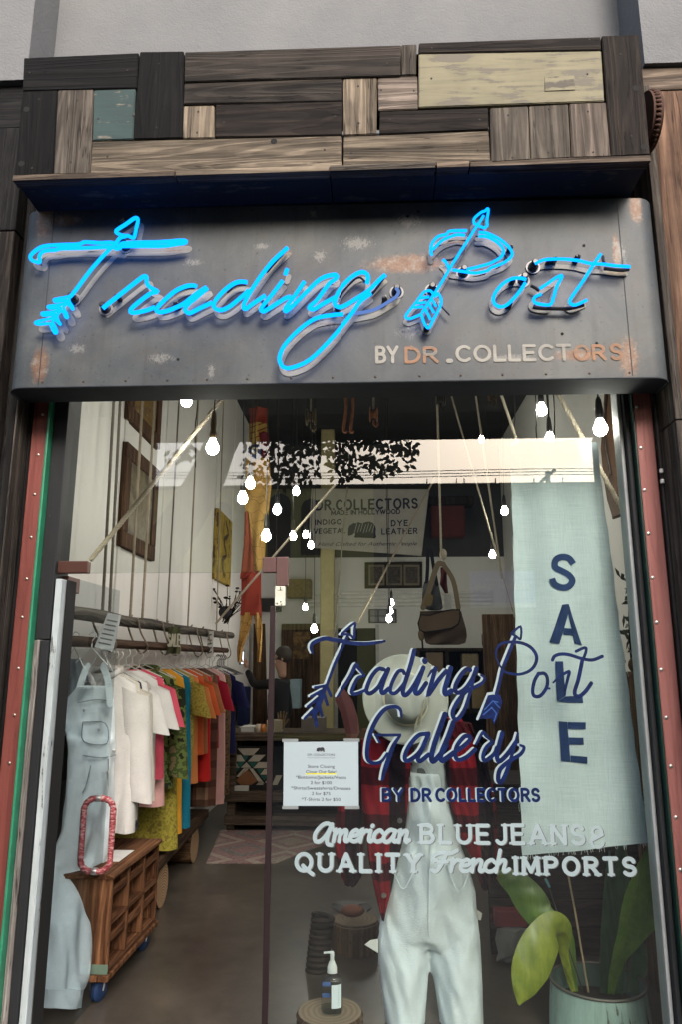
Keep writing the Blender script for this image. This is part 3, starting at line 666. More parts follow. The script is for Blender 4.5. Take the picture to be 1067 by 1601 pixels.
# electrode housings and dark return leads
m_el = plain('electrode_black', (.012,.012,.013), .35, 0, .3); m_pc = plain('porcelain_grey', (.18,.17,.165), .4)
for px, py in ((116,470),(166,484),(197,387),(621,458),(725,428),(834,419),(818,440),(676,455)):
    p = at(px, py, YS)
    e = obj('electrode', MB().lathe([(.020,0),(.020,.012),(.014,.016),(.013,.045),(.009,.05),(0,.05)], 16, Matrix.Translation(p) @ Matrix.Rotation(R(90),4,'X')), m_el, sg)
    obj('ring', MB().lathe([(.0205,0),(.028,0),(.028,.005),(.0205,.005)], 20, Matrix.Translation(p-Vector((0,.0005,0))) @ Matrix.Rotation(R(90),4,'X'), False), m_pc, e)
for px, py in ((188,470),(279,482),(528,486),(196,355),(602,474),(900,410),(800,445),(857,414),(865,413),(795,482),(667,518),(415,480),(796,395)):
    p = at(px, py, YS)
    obj('tube_support', MB().bbox(p+Vector((-.011,-.045,-.006)), p+Vector((.011,0,.006)), .004, None).tube([p+Vector((0,-.02,0)), p+Vector((.004,-.05,.004))], .004, 6), m_el, sg)
for pts, r_ in ((E([(270,335),(300,350),(330,372)]),.006),(E([(285,485),(330,492),(430,495),(540,495),(640,470)]),.0072),(E([(772,130),(776,165),(790,190)]),.006),(E([(780,215),(830,222),(900,228),(955,222)]),.007),
                (D([(425,465),(480,455),(540,400),(600,300)]),.004),(D([(455,880),(380,800),(398,800)]),.003),(C([(262,32),(200,100),(140,170)]),.005),(C([(366,236),(330,290),(290,340)]),.005),(C([(848,196),(800,265),(760,310)]),.005),(C([(738,235),(690,200),(620,260),(575,320)]),.004),(B([(592,303),(520,310),(450,345),(410,385)]),.004),(B([(895,282),(830,290),(780,330)]),.004)):
    obj('lead_wire', MB().tube(smooth([at(x, y+1.2, YS-.028) for x, y in pts], 4), r_, 6), m_el, sg)
_h = MB()
for px, py in ((655,331),(638,338),(914,384),(880,522),(934,537),(278,562),(912,600)):
    if py < 590: obj('bolt_hole', MB().lathe([(0,.0012),(.006,.0012),(.006,0)], 10, Matrix.Translation(at(px, py, YS)) @ Matrix.Rotation(R(90),4,'X'), False), plain('hole_black', (.004,.004,.004), .9), sg)

# ------------------------------------------------------------------ stroke alphabet (unit height, widths given)
def arc(cx, cy, rx, ry, a0, a1, n=10): return [(cx+rx*math.cos(R(a0+(a1-a0)*k/n)), cy+ry*math.sin(R(a0+(a1-a0)*k/n))) for k in range(n+1)]
GL = {
 'A':(.8,[[(0,0),(.4,1)],[(.4,1),(.8,0)],[(.14,.33),(.66,.33)]]),
 'B':(.66,[[(0,0),(0,1)],[(0,1)]+arc(.33,.77,.27,.23,90,-90,8)+[(0,.54)],[(0,.53)]+arc(.36,.265,.3,.265,90,-90,8)+[(0,0)]]),
 'C':(.74,[arc(.42,.5,.42,.5,48,312,16)]),
 'D':(.72,[[(0,0),(0,1)],[(0,1),(.25,1)]+arc(.25,.5,.47,.5,90,-90,12)+[(0,0)]]),
 'E':(.6,[[(0,0),(0,1)],[(0,1),(.6,1)],[(0,.52),(.5,.52)],[(0,0),(.6,0)]]),
 'F':(.58,[[(0,0),(0,1)],[(0,1),(.58,1)],[(0,.52),(.48,.52)]]),
 'G':(.78,[arc(.42,.5,.42,.5,48,350,16),[(.84,.42),(.5,.42)]]),
 'H':(.7,[[(0,0),(0,1)],[(.7,0),(.7,1)],[(0,.52),(.7,.52)]]),
 'I':(.0,[[(0,0),(0,1)]]),
 'J':(.45,[[(.45,1),(.45,.28)]+arc(.2,.25,.25,.27,0,-150,8)]),
 'L':(.55,[[(0,1),(0,0)],[(0,0),(.55,0)]]),
 'M':(.9,[[(0,0),(.04,1)],[(.04,1),(.45,.15)],[(.45,.15),(.86,1)],[(.86,1),(.9,0)]]),
 'N':(.7,[[(0,0),(0,1)],[(0,1),(.7,0)],[(.7,0),(.7,1)]]),
 'O':(.86,[arc(.43,.5,.43,.5,90,450,22)]),
 'P':(.64,[[(0,0),(0,1)],[(0,1)]+arc(.34,.74,.3,.26,90,-90,9)+[(0,.48)]]),
 'Q':(.86,[arc(.43,.5,.43,.5,90,450,22),[(.38,.3),(.6,.05),(.95,-.22)]]),
 'R':(.68,[[(0,0),(0,1)],[(0,1)]+arc(.34,.75,.3,.25,90,-90,9)+[(0,.5)],[(.32,.5),(.7,0)]]),
 'S':(.62,[[(.58,.82)]+arc(.31,.755,.29,.245,40,255,9)+arc(.31,.255,.31,.255,80,-150,10)]),
 'T':(.7,[[(0,1),(.7,1)],[(.35,1),(.35,0)]]),
 'U':(.7,[[(0,1),(0,.36)]+arc(.35,.35,.35,.35,180,360,12)+[(.7,.36),(.7,1)]]),
 'V':(.74,[[(0,1),(.37,0)],[(.37,0),(.74,1)]]),
 'W':(1.1,[[(0,1),(.28,0)],[(.28,0),(.55,.9)],[(.55,.9),(.82,0)],[(.82,0),(1.1,1)]]),
 'Y':(.74,[[(0,1),(.37,.48)],[(.74,1),(.37,.48)],[(.37,.48),(.37,0)]]),
 '&':(.6,[arc(.32,.74,.24,.22,-40,265,12),arc(.3,.26,.3,.28,95,350,12),[(.1,.35),(.58,.6)]]),
 '.':(.0,[[(0,.04),(.02,.04)]]), '-':(.35,[[(0,.45),(.35,.45)]]),
 '3':(.55,[arc(.26,.76,.26,.24,150,-70,8),arc(.27,.27,.28,.27,70,-150,8)]),'8':(.55,[arc(.27,.76,.24,.24,-90,270,12),arc(.27,.27,.28,.27,90,450,12)]),
 '0':(.6,[arc(.3,.5,.3,.5,90,450,16)]),
}
SER = {'B':[(0,0),(0,1)],'L':[(0,1)],'U':[(0,1),(.7,1)],'E':[(0,0),(0,1)],'J':[(.45,1)],'A':[(0,0),(.8,0)],'N':[(0,0),(0,1),(.7,1)],'I':[(0,0),(0,1)],'T':[(.35,0)],'Y':[(0,1),(.74,1),(.37,0)],'M':[(0,0),(.04,1),(.86,1),(.9,0)],'P':[(0,0),(0,1)],'R':[(0,0),(0,1),(.7,0)]}
def write(mb, text, place, width, stroke, sp=.28, serif=0, out=(0,-1,0), space=.5, cap=True):
    """place(u, v): u along the line in letter heights, v up; total advance is scaled to `width` heights"""
    adv = 0; items = []
    for ch in text:
        if ch == ' ': adv += space; continue
        wd, st = GL[ch]; items.append((adv, st, ch)); adv += wd+sp
    sx = width/max(.01, adv-sp); k = 0
    for off, st, ch in items:
        for s_ in st:
            P = [place((off+x)*sx, y) for x, y in s_]
            o = Vector(out)*(.00012*(k % 5)); k += 1
            mb.ribbon([p+o for p in P], stroke, out, .0001, cap)
        if serif:
            for x, y in SER.get(ch, []):
                o = Vector(out)*(.00012*(k % 5)); k += 1; yy = y+(-.5*serif*.2 if y == 0 else 0)
                mb.ribbon([place((off+x)*sx-serif, y)+o, place((off+x)*sx+serif, y)+o], stroke*.55, out, .0001, False)
    return mb
def line_place(p0, p1, h, up=Vector((0,0,1)), slant=0):
    p0, p1 = Vector(p0), Vector(p1); d = (p1-p0).normalized()
    return lambda u, v: p0+d*((u+slant*v)*h)+up*(v*h)
def write_line(mb, text, p0, p1, h, stroke, **kw):
    slant = kw.pop('slant', 0)
    return write(mb, text, line_place(p0, p1, h, slant=slant), (Vector(p1)-Vector(p0)).length/h, stroke, **kw)
# BY DR . COLLECTORS on the sign
m_tan = painted('faded_cream_letters', (.30,.285,.25), (.13,.12,.10), 'x', .40); m_org = painted('orange_faded_letters', (.27,.15,.09), (.17,.155,.135), 'x', .45)
for txt, x0, x1_, yb, yt_, mt in (('BY',590,622,566,543,m_tan),('DR',636,684,566,544,m_org),('.',702,704,565,544,m_tan),('COLLECT',716,893,564,542,m_tan),('OR',901,947,562,541,m_org),('S',958,973,561,539,m_org)):
    p0, p1 = at(x0, yb, YS-.0025), at(x1_, yb-(x1_-x0)*.012, YS-.0025); h = at(x0, yt_, YS).z-at(x0, yb, YS).z
    obj('painted_lettering', write_line(MB(), txt, p0, p1, h, .0125 if txt != '.' else .018, sp=.3), mt, sg)

# ------------------------------------------------------------------ painted window lettering
YW = -.0053
m_blue = NT('window_blue_paint'); c = m_blue.co((1,1,1), rnd=False)
m_blue.base(m_blue.ramp(m_blue.noise(c, 40, 3), [(.3,(.002,.006,.036)),(.7,(.004,.016,.09))])); m_blue.set(.4, 0, .2); m_blue = m_blue.m
m_wht = plain('window_white_paint', (.30,.375,.395), .6, 0, .08)
A = ZC_(470,960,5.081); B = ZC_(620,990,5.081); C = ZC_(740,960,5.081); D = ZC_(555,1090,3.811)
SCR = [ # width px, taper, points, highlight
 (6.5,1,A([(95,308),(82,272),(92,238),(130,213),(200,194),(260,204),(330,214),(420,232),(520,236),(620,226),(672,216)]),1),
 (3.6,0,A([(325,165),(380,112),(435,72),(431,130),(428,192),(402,168),(368,160),(325,165)]),1),
 (4.2,0,A([(378,172),(330,270),(270,400),(208,570)]),1),
 (8.5,1,A([(205,565),(165,650),(135,740),(100,815)]),0),
 (4,0,A([(205,568),(115,584)]),1),(4,0,A([(180,602),(82,655)]),1),(4,0,A([(148,660),(57,736)]),1),(4,0,A([(105,755),(32,830)]),1),
 (4.4,0,A([(208,575),(240,650)]),0),(4.4,0,A([(188,640),(212,720)]),0),(4.4,0,A([(150,722),(168,808)]),0),(4.4,0,A([(115,800),(125,888)]),0),
 (5.6,1,A([(295,655),(330,600),(400,490),(442,405),(462,430),(512,490)]),1),
 (5.6,1,A([(512,490),(460,505),(420,580),(412,625),(440,635),(500,612),(540,585)]),1),
 (6,0,A([(665,440),(622,436),(572,490),(535,570),(528,615),(560,630),(620,582),(660,510),(700,437)]),1),(6.2,0,A([(702,437),(662,540),(645,605),(660,628),(705,592)]),1),
 (5.4,0,A([(828,470),(815,450),(780,457),(742,520),(718,590),(724,625),(762,625),(820,562),(850,505)]),1),(6.5,0,A([(908,290),(880,400),(842,520),(818,600),(824,640),(852,636),(905,570),(970,450)]),1),
 (6.6,0,A([(980,425),(950,510),(920,590),(918,628),(950,622),(1002,550)]),1),(7.5,0,A([(990,368),(993,378)]),1),
 (4,1,B([(255,345),(282,300),(312,278)]),0),(6.4,0,B([(314,280),(290,370),(258,485),(300,430),(340,370),(400,300)]),1),(7.4,0,B([(436,278),(410,370),(388,450),(398,484),(440,458)]),1),
 (6.2,0,B([(590,292),(560,287),(512,340),(476,410),(472,455),(502,472),(560,432),(612,352),(640,278)]),1),
 (6.2,1,B([(640,275),(618,370),(590,470),(552,590),(512,660),(482,685),(458,668),(453,620),(492,540),(560,462),(640,422),(692,390),(704,352),(678,332)]),1),
 (3.4,0,C([(305,158),(380,100),(381,196),(346,176),(310,158)]),0),
 (5,0,C([(342,178),(320,230),(280,330),(240,430),(215,540),(190,632)]),1),
 (5,1,C([(185,330),(192,275),(232,235),(310,222),(400,233),(470,272),(508,335),(497,400),(450,452),(370,479),(290,470),(250,455)]),0),
 (2.6,0,C([(182,300),(190,345),(215,405),(242,445)]),0),
 (5,0,C([(525,472),(492,530),(477,610),(492,652),(540,648),(588,582),(594,512),(570,472),(520,475)]),0),(3,0,C([(590,590),(612,592)]),0),
 (4.6,1,C([(640,545),(700,492),(765,457),(758,505),(738,590),(735,640)]),0),
 (4.8,0,C([(635,365),(652,335),(700,318),(770,324),(860,352),(950,365),(1030,336)]),0),(5.6,0,C([(870,375),(840,520),(812,610),(818,645),(852,652),(902,608),(942,550)]),0),(4.2,0,C([(822,296),(893,267),(900,300),(872,375)]),0),
 (6.4,1,D([(280,115),(274,75),(245,57),(190,67),(140,120),(100,200),(78,290),(78,365),(112,393),(160,383),(195,335)]),1),
 (4,0,D([(125,225),(200,226),(272,225)]),0),(3,0,D([(125,225),(150,270)]),1),(6.8,1,D([(272,228),(232,290),(202,370),(178,440),(165,492)]),1),
 (6,0,D([(432,217),(382,227),(332,282),(303,340),(304,374),(332,374),(392,322),(440,228)]),1),(6.2,0,D([(442,217),(402,310),(378,362),(394,380),(442,342)]),1),
 (7.4,0,D([(540,102),(512,180),(474,290),(460,360),(474,380),(522,330),(548,285)]),1),(7.4,0,D([(590,152),(562,230),(524,320),(514,362),(532,375),(592,332)]),1),
 (6,0,D([(602,325),(652,290),(690,252),(680,232),(652,237),(612,290),(602,345),(622,374),(672,355),(720,312)]),1),
 (5,1,D([(727,280),(765,212),(787,232),(825,265)]),1),(5.6,0,D([(825,265),(787,300),(768,350),(780,378),(832,340),(850,300)]),1),
 (6.4,0,D([(882,215),(862,290),(850,345),(864,382),(912,340),(962,270)]),1),(6.4,1,D([(975,217),(952,300),(922,400),(892,480),(872,508),(858,490),(868,432),(922,382),(990,340),(1012,300),(990,286)]),1)]
k_ = FPX/2.95
blue, white = MB(), MB()
for k, (wpx, tp_, px, hi) in enumerate(SCR):
    P = smooth([at(x, y, YW-.0006-.00002*k) for x, y in px], 4) if len(px) > 3 or wpx > 5 else [at(x, y, YW-.0006-.00002*k) for x, y in px]
    n = len(P); W_ = [wpx/k_*((.55+.45*math.sin(math.pi*min(1,max(0,i/(n-1)))) ) if tp_ else 1) for i in range(n)]
    blue.ribbon(P, W_)
    if hi:
        H = [p+Vector((-.0085,.0007,.0022)) for p in P]; white.ribbon(H, [w_*.95 for w_ in W_])
fl = [at(x, y, YW-.0022) for x, y in C([(122,645),(215,640),(238,700),(205,790),(172,880),(150,830),(50,834)])]
blue.add(fl, [list(range(len(fl)-1,-1,-1))])
white.ribbon([at(x, y, YW-.0001) for x, y in C([(186,626),(122,634),(38,834)])], .0095)
_hl = MB()
for a in (C([(95,760),(160,690),(200,700)]), C([(85,800),(150,745)]), C([(150,740),(190,790),(172,850)]), C([(165,690),(215,745)])):
    _hl.ribbon([at(x, y, YW-.0028) for x, y in a], .004)
obj('script_highlight', white, m_wht, sp, 'white drop edges of the painted script'); obj('script_lettering', blue, m_blue, sp, 'deep blue painted script reading Trading Post Gallery')
obj('arrow_feather_lines', _hl, plain('faint_blue',(.02,.07,.25),.4), sp)
bw_, bb = MB(), MB()
for txt, x0, x1_ in (('BY',600,631),('DR',645,674),('COLLECTORS',684,844)):
    p0, p1 = at(x0, 1252, YW-.0012), at(x1_, 1252, YW-.0012); h = at(x0,1234,0).z-at(x0,1252,0).z
    write_line(bb, txt, p0, p1, h, .0105, sp=.36); write_line(bw_, txt, p0+Vector((-.006,.0009,.001)), p1+Vector((-.006,.0009,.001)), h, .0105, sp=.36)
obj('block_highlight', bw_, m_wht, sp); obj('block_lettering', bb, m_blue, sp, 'blue painted capitals BY DR COLLECTORS')
wt = MB(); ws = MB()
def both(txt, x0, x1_, yb, yt_, stroke, **kw):
    p0, p1 = at(x0, yb, YW-.0012), at(x1_, yb+(x1_-x0)*.009, YW-.0012); h = at(x0,yt_,0).z-at(x0,yb,0).z
    write_line(wt, txt, p0, p1, h, stroke, **kw)
    s_ = Vector((.0035,.0009,-.002)); write_line(ws, txt, p0+s_, p1+s_, h, stroke, **kw)
both('BLUE', 660, 765, 1317, 1290, .0135, sp=.42, serif=.24); both('JEANS', 779, 914, 1318, 1290, .0135, sp=.42, serif=.22); both('&', 926, 945, 1324, 1292, .010)
both('QUALITY', 463, 658, 1361, 1335, .0145, sp=.46, serif=.24); both('IMPORTS', 808, 994, 1366, 1341, .0145, sp=.46, serif=.24)
# bold slanted lower-case for American / French
LC = {'a':[[(.55,.62),(.3,.66),(.06,.35),(.1,.04),(.3,.02),(.5,.3),(.58,.62)],[(.58,.62),(.52,.2),(.6,.02),(.76,.1)]],
 'm':[[(.02,.6),(.08,.6),(.06,0)],[(.08,.35),(.25,.62),(.36,.55),(.34,0)],[(.36,.35),(.55,.62),(.66,.55),(.64,.1),(.72,.02),(.82,.1)]],
 'e':[[(.05,.3),(.35,.36),(.42,.52),(.28,.64),(.1,.5),(.04,.2),(.18,.02),(.38,.05),(.54,.2)]],
 'r':[[(.02,.6),(.1,.62),(.06,0)],[(.08,.35),(.25,.6),(.42,.58)]],
 'i':[[(.08,.62),(.05,.15),(.12,.02),(.25,.1)],[(.13,.86),(.15,.9)]],
 'c':[[(.44,.5),(.3,.64),(.1,.5),(.04,.2),(.18,.02),(.38,.05),(.52,.18)]],
 'n':[[(.02,.6),(.08,.6),(.06,0)],[(.08,.35),(.28,.62),(.42,.55),(.38,.1),(.46,.02),(.58,.12)]],
 'h':[[(.14,1.15),(.06,0)],[(.07,.35),(.28,.62),(.42,.55),(.38,.1),(.46,.02),(.62,.15)]],
 'A':[[(.85,.8),(.6,1),(.3,.85),(.06,.4),(.12,.02),(.35,.0),(.62,.35),(.82,.95)],[(.82,.95),(.68,.2),(.75,-.15),(.95,-.2)]],
 'F':[[(.0,.85),(.3,1.0),(.7,.95),(1.0,1.12)],[(.55,.95),(.4,.4),(.2,.0),(.0,.08)],[(.25,.5),(.62,.52)],[(.0,.85),(.02,.6),(.16,.6)]]}
LW = {'a':.74,'m':.84,'e':.5,'r':.42,'i':.24,'c':.48,'n':.56,'h':.6,'A':.95,'F':.78}
def script(txt, x0, x1_, yb, yt_, stroke):
    p0, p1 = at(x0, yb, YW-.0012), at(x1_, yb+(x1_-x0)*.01, YW-.0012); h = at(x0,yt_,0).z-at(x0,yb,0).z
    tot = sum(LW[c_] for c_ in txt); kx = (p1-p0).length/h/tot; pl = line_place(p0, p1, h, slant=.16); u = 0; k = 0
    for c_ in txt:
        for s_ in LC[c_]:
            P = smooth([pl((u+x)*kx, y) for x, y in s_], 4); o = Vector((0,-.00012*(k%5),0)); k += 1
            wt.ribbon([p+o for p in P], stroke); ws.ribbon([p+o+Vector((.0035,.0009,-.002)) for p in P], stroke)
        u += LW[c_]
script('American', 489, 640, 1315, 1287, .0145); script('French', 676, 796, 1362, 1333, .0135)
obj('white_lettering_shadow', ws, plain('grey_shadow_paint',(.10,.10,.10),.6), sp); obj('white_lettering', wt, m_wht, sp, 'white painted lines American BLUE JEANS & QUALITY French IMPORTS')
# ================================================================== INSIDE THE SHOP
def rope(P, r=.007, pitch=.045, twist=True, k=3):
    P = smooth([Vector(p) for p in P], 6) if len(P) > 2 else [Vector(p) for p in P]
    mb = MB()
    if not twist: return mb.tube(P, r, 6)
    L = [0]
    for a, b_ in zip(P, P[1:]): L.append(L[-1]+(b_-a).length)
    n = min(420, max(8, int(L[-1]/pitch*6)))
    pts = []; j = 0
    for i in range(n+1):
        d = L[-1]*i/n
        while j < len(P)-2 and L[j+1] < d: j += 1
        pts.append(P[j].lerp(P[j+1], (d-L[j])/max(1e-9, L[j+1]-L[j])))
    t = (pts[-1]-pts[0]).normalized(); u = t.orthogonal().normalized(); v = t.cross(u)
    for s_ in range(k):
        mb.tube([p+(u*math.cos(2*math.pi*(i/6*1.0+s_/k))+v*math.sin(2*math.pi*(i/6+s_/k)))*r*.5 for i, p in enumerate(pts)], r*.6, 5)
    return mb
m_rope = plain('hemp_rope', (.30,.25,.185), .95, 0, .25); m_rope2 = plain('pale_rope', (.40,.35,.27), .95, 0, .2); m_rope3 = plain('dark_rope', (.17,.15,.12), .95, 0, .25)
XRL = -1.44
def railY(px, x=XRL): 
    lo, hi = -.5, 8
    for _ in range(40):
        mid = (lo+hi)/2
        if at(px, 985, mid).x < x: lo, hi = lo, mid
        else: lo, hi = lo, hi
        if at(px, 985, mid).x < x: pass
        else: lo = mid
    return mid
RP = [((178,619),(158,958),'nearest rope of the pair holding the near end of the driftwood rail'),((188,619),(169,958),'second rope of the pair holding the near end of the driftwood rail'),
      ((223,619),(202,971),'rope holding the rail, crossing the lower square painting on its left side'),((242,619),(221,985),'rope holding the rail, down the right edge of the square paintings'),
      ((280,619),(260,978),'rope holding the rail just right of the square paintings'),((310,619),(293,985),'thin rope holding the rail midway before the white wall'),((345,760),(338,985),'rope to the far end of the rail, crossing the narrow yellow board')]
def railz(y): return zr0+(zr1-zr0)*(y-yr0)/(yr1-yr0)
yr0, yr1 = railY(95), railY(362)
zr0, zr1 = at(102, 958, yr0).z, at(357, 993, yr1).z
rail = tag(obj('driftwood_rail', MB().tube(smooth([Vector((XRL+random.uniform(-.012,.012), yr0-.15+(yr1-yr0+.2)*k/8, railz(yr0-.15+(yr1-yr0+.2)*k/8)+random.uniform(-.01,.01))) for k in range(9)], 4), [.034-.002*math.sin(i) for i in range(33)], 10), wood('driftwood', (.07,.065,.055), (.24,.21,.17), 'y')), 'grey driftwood pole hung from ropes as a clothes rail', 'clothes rail')
XR2 = XRL+.02
y20, y21 = railY(196), railY(352)
z20, z21 = at(200, 1010, y20).z, at(352, 1017, y21).z
rail2 = tag(obj('clothes_bar', MB().tube([Vector((XR2, y20-1.0+(y21-y20+1.0)*k/8, z20+(z21-z20)*k/8)) for k in range(9)], [.027,.028,.026,.028,.027,.029,.027,.026,.024], 10), wood('dark_branch', (.05,.027,.016), (.14,.08,.05), 'y')), 'dark brown wooden bar slung under the driftwood pole, carrying the hangers', 'clothes rail')
for k, (a, b_, lab) in enumerate(RP):
    yb = railY(b_[0]); p1 = Vector((XRL, yb, railz(yb)))
    p0 = at(a[0], a[1], yb+.02); p0 = p1+(p0-p1)*((ZC-p1.z)/(p0.z-p1.z))
    tag(obj('hanging_rope', rope([p0, p1], .0085 if k < 4 else .0065), m_rope3 if k in (0,1,4) else m_rope), lab, 'rope', 'ropes hung from the shop ceiling')
# slack loops that tie the two bars together
for k, px in enumerate((150,205,245,262,300,318,348)):
    y = railY(px)
    pts = [(XRL+.035, y, railz(y)+.02), (XRL+.04, y+.06, railz(y)-.06), (XR2+.035, y+.16, z20-.0), (XR2-.03, y+.2, z20-.03), (XRL-.04, y+.05, railz(y)-.02), (XRL, y, railz(y)+.04)]
    tag(obj('lashing', rope(pts, .006, .04, False), m_rope), ('rope lashing tying the bars, %s' % ('behind the open glass door','beside the white jackets','left of the green SALE cloth','just under the green SALE cloth','right of the green SALE cloth','beside the white paper tag','at the far end of the rail'))[0:] % () if False else 'rope lashing tying the two clothes bars, '+('behind the open glass door','beside the white jackets','left of the green sale cloth','just behind the green sale cloth','right of the green sale cloth','beside the white paper tag','at the far end of the rail')[k], 'rope', 'lashings between the two clothes bars')
for a, b_, ya, yb, r_, lab, mt in (((352,618),(141,876),.5,.25,.011,'thick rope slanting across the transom down to the left clamp',m_rope2),
        ((525,757),(337,975),2.2,2.6,.009,'rope slanting from beside the mural down to the far end of the rail',m_rope2),
        ((682,745),(559,975),5.6,5.2,.012,'rope slanting across the hanging store banner to behind the painted T',m_rope),
        ((544,762),(522,995),5.0,5.0,.010,'thin plumb rope hanging in front of the store banner',m_rope3)):
    tag(obj('slanting_rope', rope([at(*a, ya), at(*b_, yb)], r_), mt), lab, 'rope')
for a, b_, y, r_, lab in (((684,606),(691,868),3.0,.0095,'rope from a dark pulley down to the hook of the hanging bags'),((703,606),(806,965),3.2,.008,'left one of two parallel slanting ropes left of the SALE cloth'),
        ((743,606),(786,905),2.6,.008,'right one of two parallel slanting ropes left of the SALE cloth'),((781,606),(838,775),1.4,.009,'rope slanting behind the SALE cloth from the ceiling'),((868,606),(978,803),.35,.011,'thick twisted rope slanting past the right bulb behind the SALE cloth')):
    tag(obj('slanting_rope', rope([at(*a, y), at(*b_, y)], r_), m_rope2), lab, 'rope')

# ------------------------------------------------------------------ bulbs
m_bulb = emit('lit_bulb', (1.0,.94,.86), 52.0); m_sock = plain('bakelite', (.012,.011,.011), .4); m_brass = plain('old_brass', (.16,.12,.07), .4, .7); m_cord = plain('black_cord', (.01,.01,.01), .6)
BL = [ (291,627,18,'bulb hanging left of the diagonal rope under the sign'),(332,701,20,'large bulb in a brass socket beside the diagonal rope'),(391,757,15,'bulb among the reflected leaves on the left pane'),
 (379,780,16,'bulb just below left of the reflected leaves'),(433,798,13,'bulb right on the seam between the two panes'),(416,839,15,'lowest bulb left of the pane seam'),(463,769,11,'bulb just right of the seam above the dark window reflection'),
 (458,839,11,'left bulb of the low trio left of the store banner'),(478,837,9.5,'middle bulb of the low trio left of the store banner'),(486,853,9.5,'lowest bulb of the trio left of the store banner'),
 (477,950,8,'small bulb by the shelf right of the ivory latch'),(491,984,10,'bulb above the crossbar of the painted T'),(613,943,8,'top bulb of a row of three before the white cornice'),(611,956,8.5,'middle bulb of a row of three before the white cornice'),
 (609,968,9,'lowest bulb of a row of three before the white cornice'),(754,688,8.5,'tiny far bulb at the upper edge of the sky reflection'),(848,642,16,'bulb high between black cords right of center'),(861,687,15,'bulb at the upper edge of the sky reflection under black cords'),
 (940,671,23,'biggest and nearest bulb beside the right post'),(790,800,11,'bulb beside the top left edge of the SALE cloth'),(771,868,10,'far bulb behind the two parallel slanting ropes')]
for px, py, wpx, lab in BL:
    D_ = FPX*.060/wpx
    d = ray(px, py); Y = CAM.y+d.y/d.length*0+ (D_*math.cos(math.atan2(d.z, d.y)))*1.0
    Y = max(.16, min(Y, YB-.5)); p = at(px, py, Y); s_ = 1.0 if wpx > 9 else wpx*D_/FPX/.06
    b = thing('pendant_bulb', 'lit '+lab, 'light bulb', p+Vector((0,0,.09)), 'bare bulbs hung on cords in the shop')
    T = Matrix.Translation(p)
    br = wpx > 19 and px < 400
    obj('bulb', MB().lathe([(0,-.031),(.012,-.0285),(.022,-.021),(.0285,-.009),(.030,.002),(.0275,.014),(.021,.027),(.0155,.040),(.0135,.050)], 16, T), m_bulb, b)
    so_ = obj('socket', MB().lathe([(.0145,.046),(.0175,.050),(.0175,.075),(.016,.10),(.012,.135),(.005,.15)] if not br else [(.0145,.046),(.017,.050),(.0185,.07),(.013,.09),(.015,.12),(.012,.17),(.005,.19)], 12, T), m_brass if br else m_sock, b)
    sw = random.uniform(-.03,.03)
    obj('cord', MB().tube(smooth([p+Vector((0,0,.14)), p+Vector((sw,0,.14+(ZC-p.z-.14)*.5)), Vector((p.x+sw*.4, p.y, ZC))], 6), .0035, 6), m_cord, b)
for px, Y, lab in ((310,1.6,'plain black cord hanging left of the carp streamer'),(394,2.2,'black cord before the carp streamer, left one'),(402,2.0,'black cord before the carp streamer, right one'),(421,2.6,'black cord at the right edge of the carp streamer'),(466,2.4,'black cord left of the wooden pulley'),(489,2.6,'black cord through the wooden pulley'),(805,1.5,'black cord high left of the upper right bulb'),(857,.9,'straight black cord left of the upper right bulb'),(866,.9,'wavy black cord right of the upper right bulb'),(838,1.1,'black cord beside the upper bulb right of center')):
    a = at(px, 606, Y); tag(obj('loose_cord', MB().tube(smooth([Vector((a.x+.01, Y, ZC)), a, a+Vector((-.01,0,-.28)), a+Vector((.004,0,-.55))], 6), .0038, 6), m_cord), lab, 'cord')

# ------------------------------------------------------------------ pulleys and hooks near the ceiling
m_pw = wood('pulley_wood', (.10,.08,.055), (.32,.26,.18), 'z')
for px, py, Y, s_, lab, mt in ((486,652,2.8,1,'pale wooden block pulley hanging beside the pane seam',m_pw),(690,622,3.0,.9,'dark wooden block pulley above the hanging bags',plain('dark_iron',(.03,.025,.022),.5,.5)),(585,648,3.2,.9,'rusty iron block with hook near the ceiling',plain('rust', (.16,.06,.03), .85, 0, .5)),(771,618,2.8,.7,'small brown wooden pulley high above the sky reflection',wood('dark_branch2',(.05,.03,.02),(.16,.1,.06),'z'))):
    p = at(px, py, Y); t = thing('block_pulley', lab, 'pulley', p)
    T = Matrix.Translation(p)
    for dx_ in (-.035*s_, .035*s_): obj('cheek', MB().lathe([(0,-.008),(.055*s_,-.008),(.062*s_,0),(.055*s_,.008),(0,.008)], 18, T @ Matrix.Translation((dx_,0,0)) @ Matrix.Rotation(R(90),4,'Y') @ Matrix.Scale(1.25,4,(1,0,0)), False), mt, t)
    obj('sheave', MB().lathe([(0,-.02),(.045*s_,-.02),(.032*s_,0),(.045*s_,.02),(0,.02)], 16, T @ Matrix.Rotation(R(90),4,'Y'), False), mt, t)
    obj('hook', MB().tube(smooth([p+Vector((0,0,-.06*s_)), p+Vector((0,0,-.1*s_)), p+Vector((.025*s_,0,-.125*s_)), p+Vector((.04*s_,0,-.10*s_)), p+Vector((.03*s_,0,-.085*s_))], 5), .009*s_, 8), mt, t)
    obj('hanger_rope', MB().tube([p+Vector((0,0,.05)), Vector((p.x, p.y, ZC))], .01, 8), m_rope3, t)
for px, Y, lab in ((541,3.1,'rusty hook rod near the ceiling, left one of two'),(552,3.1,'rusty hook rod near the ceiling, right one of two')):
    a = at(px, 606, Y); b_ = at(px-3, 672, Y); tag(obj('iron_rod', MB().tube(smooth([Vector((a.x,Y,ZC)), a, a.lerp(b_,.5)+Vector((.012,0,0)), b_, b_+Vector((.03,0,-.02))], 5), .014, 8), plain('rust', (.16,.06,.03), .85, 0, .5)), lab, 'hook')

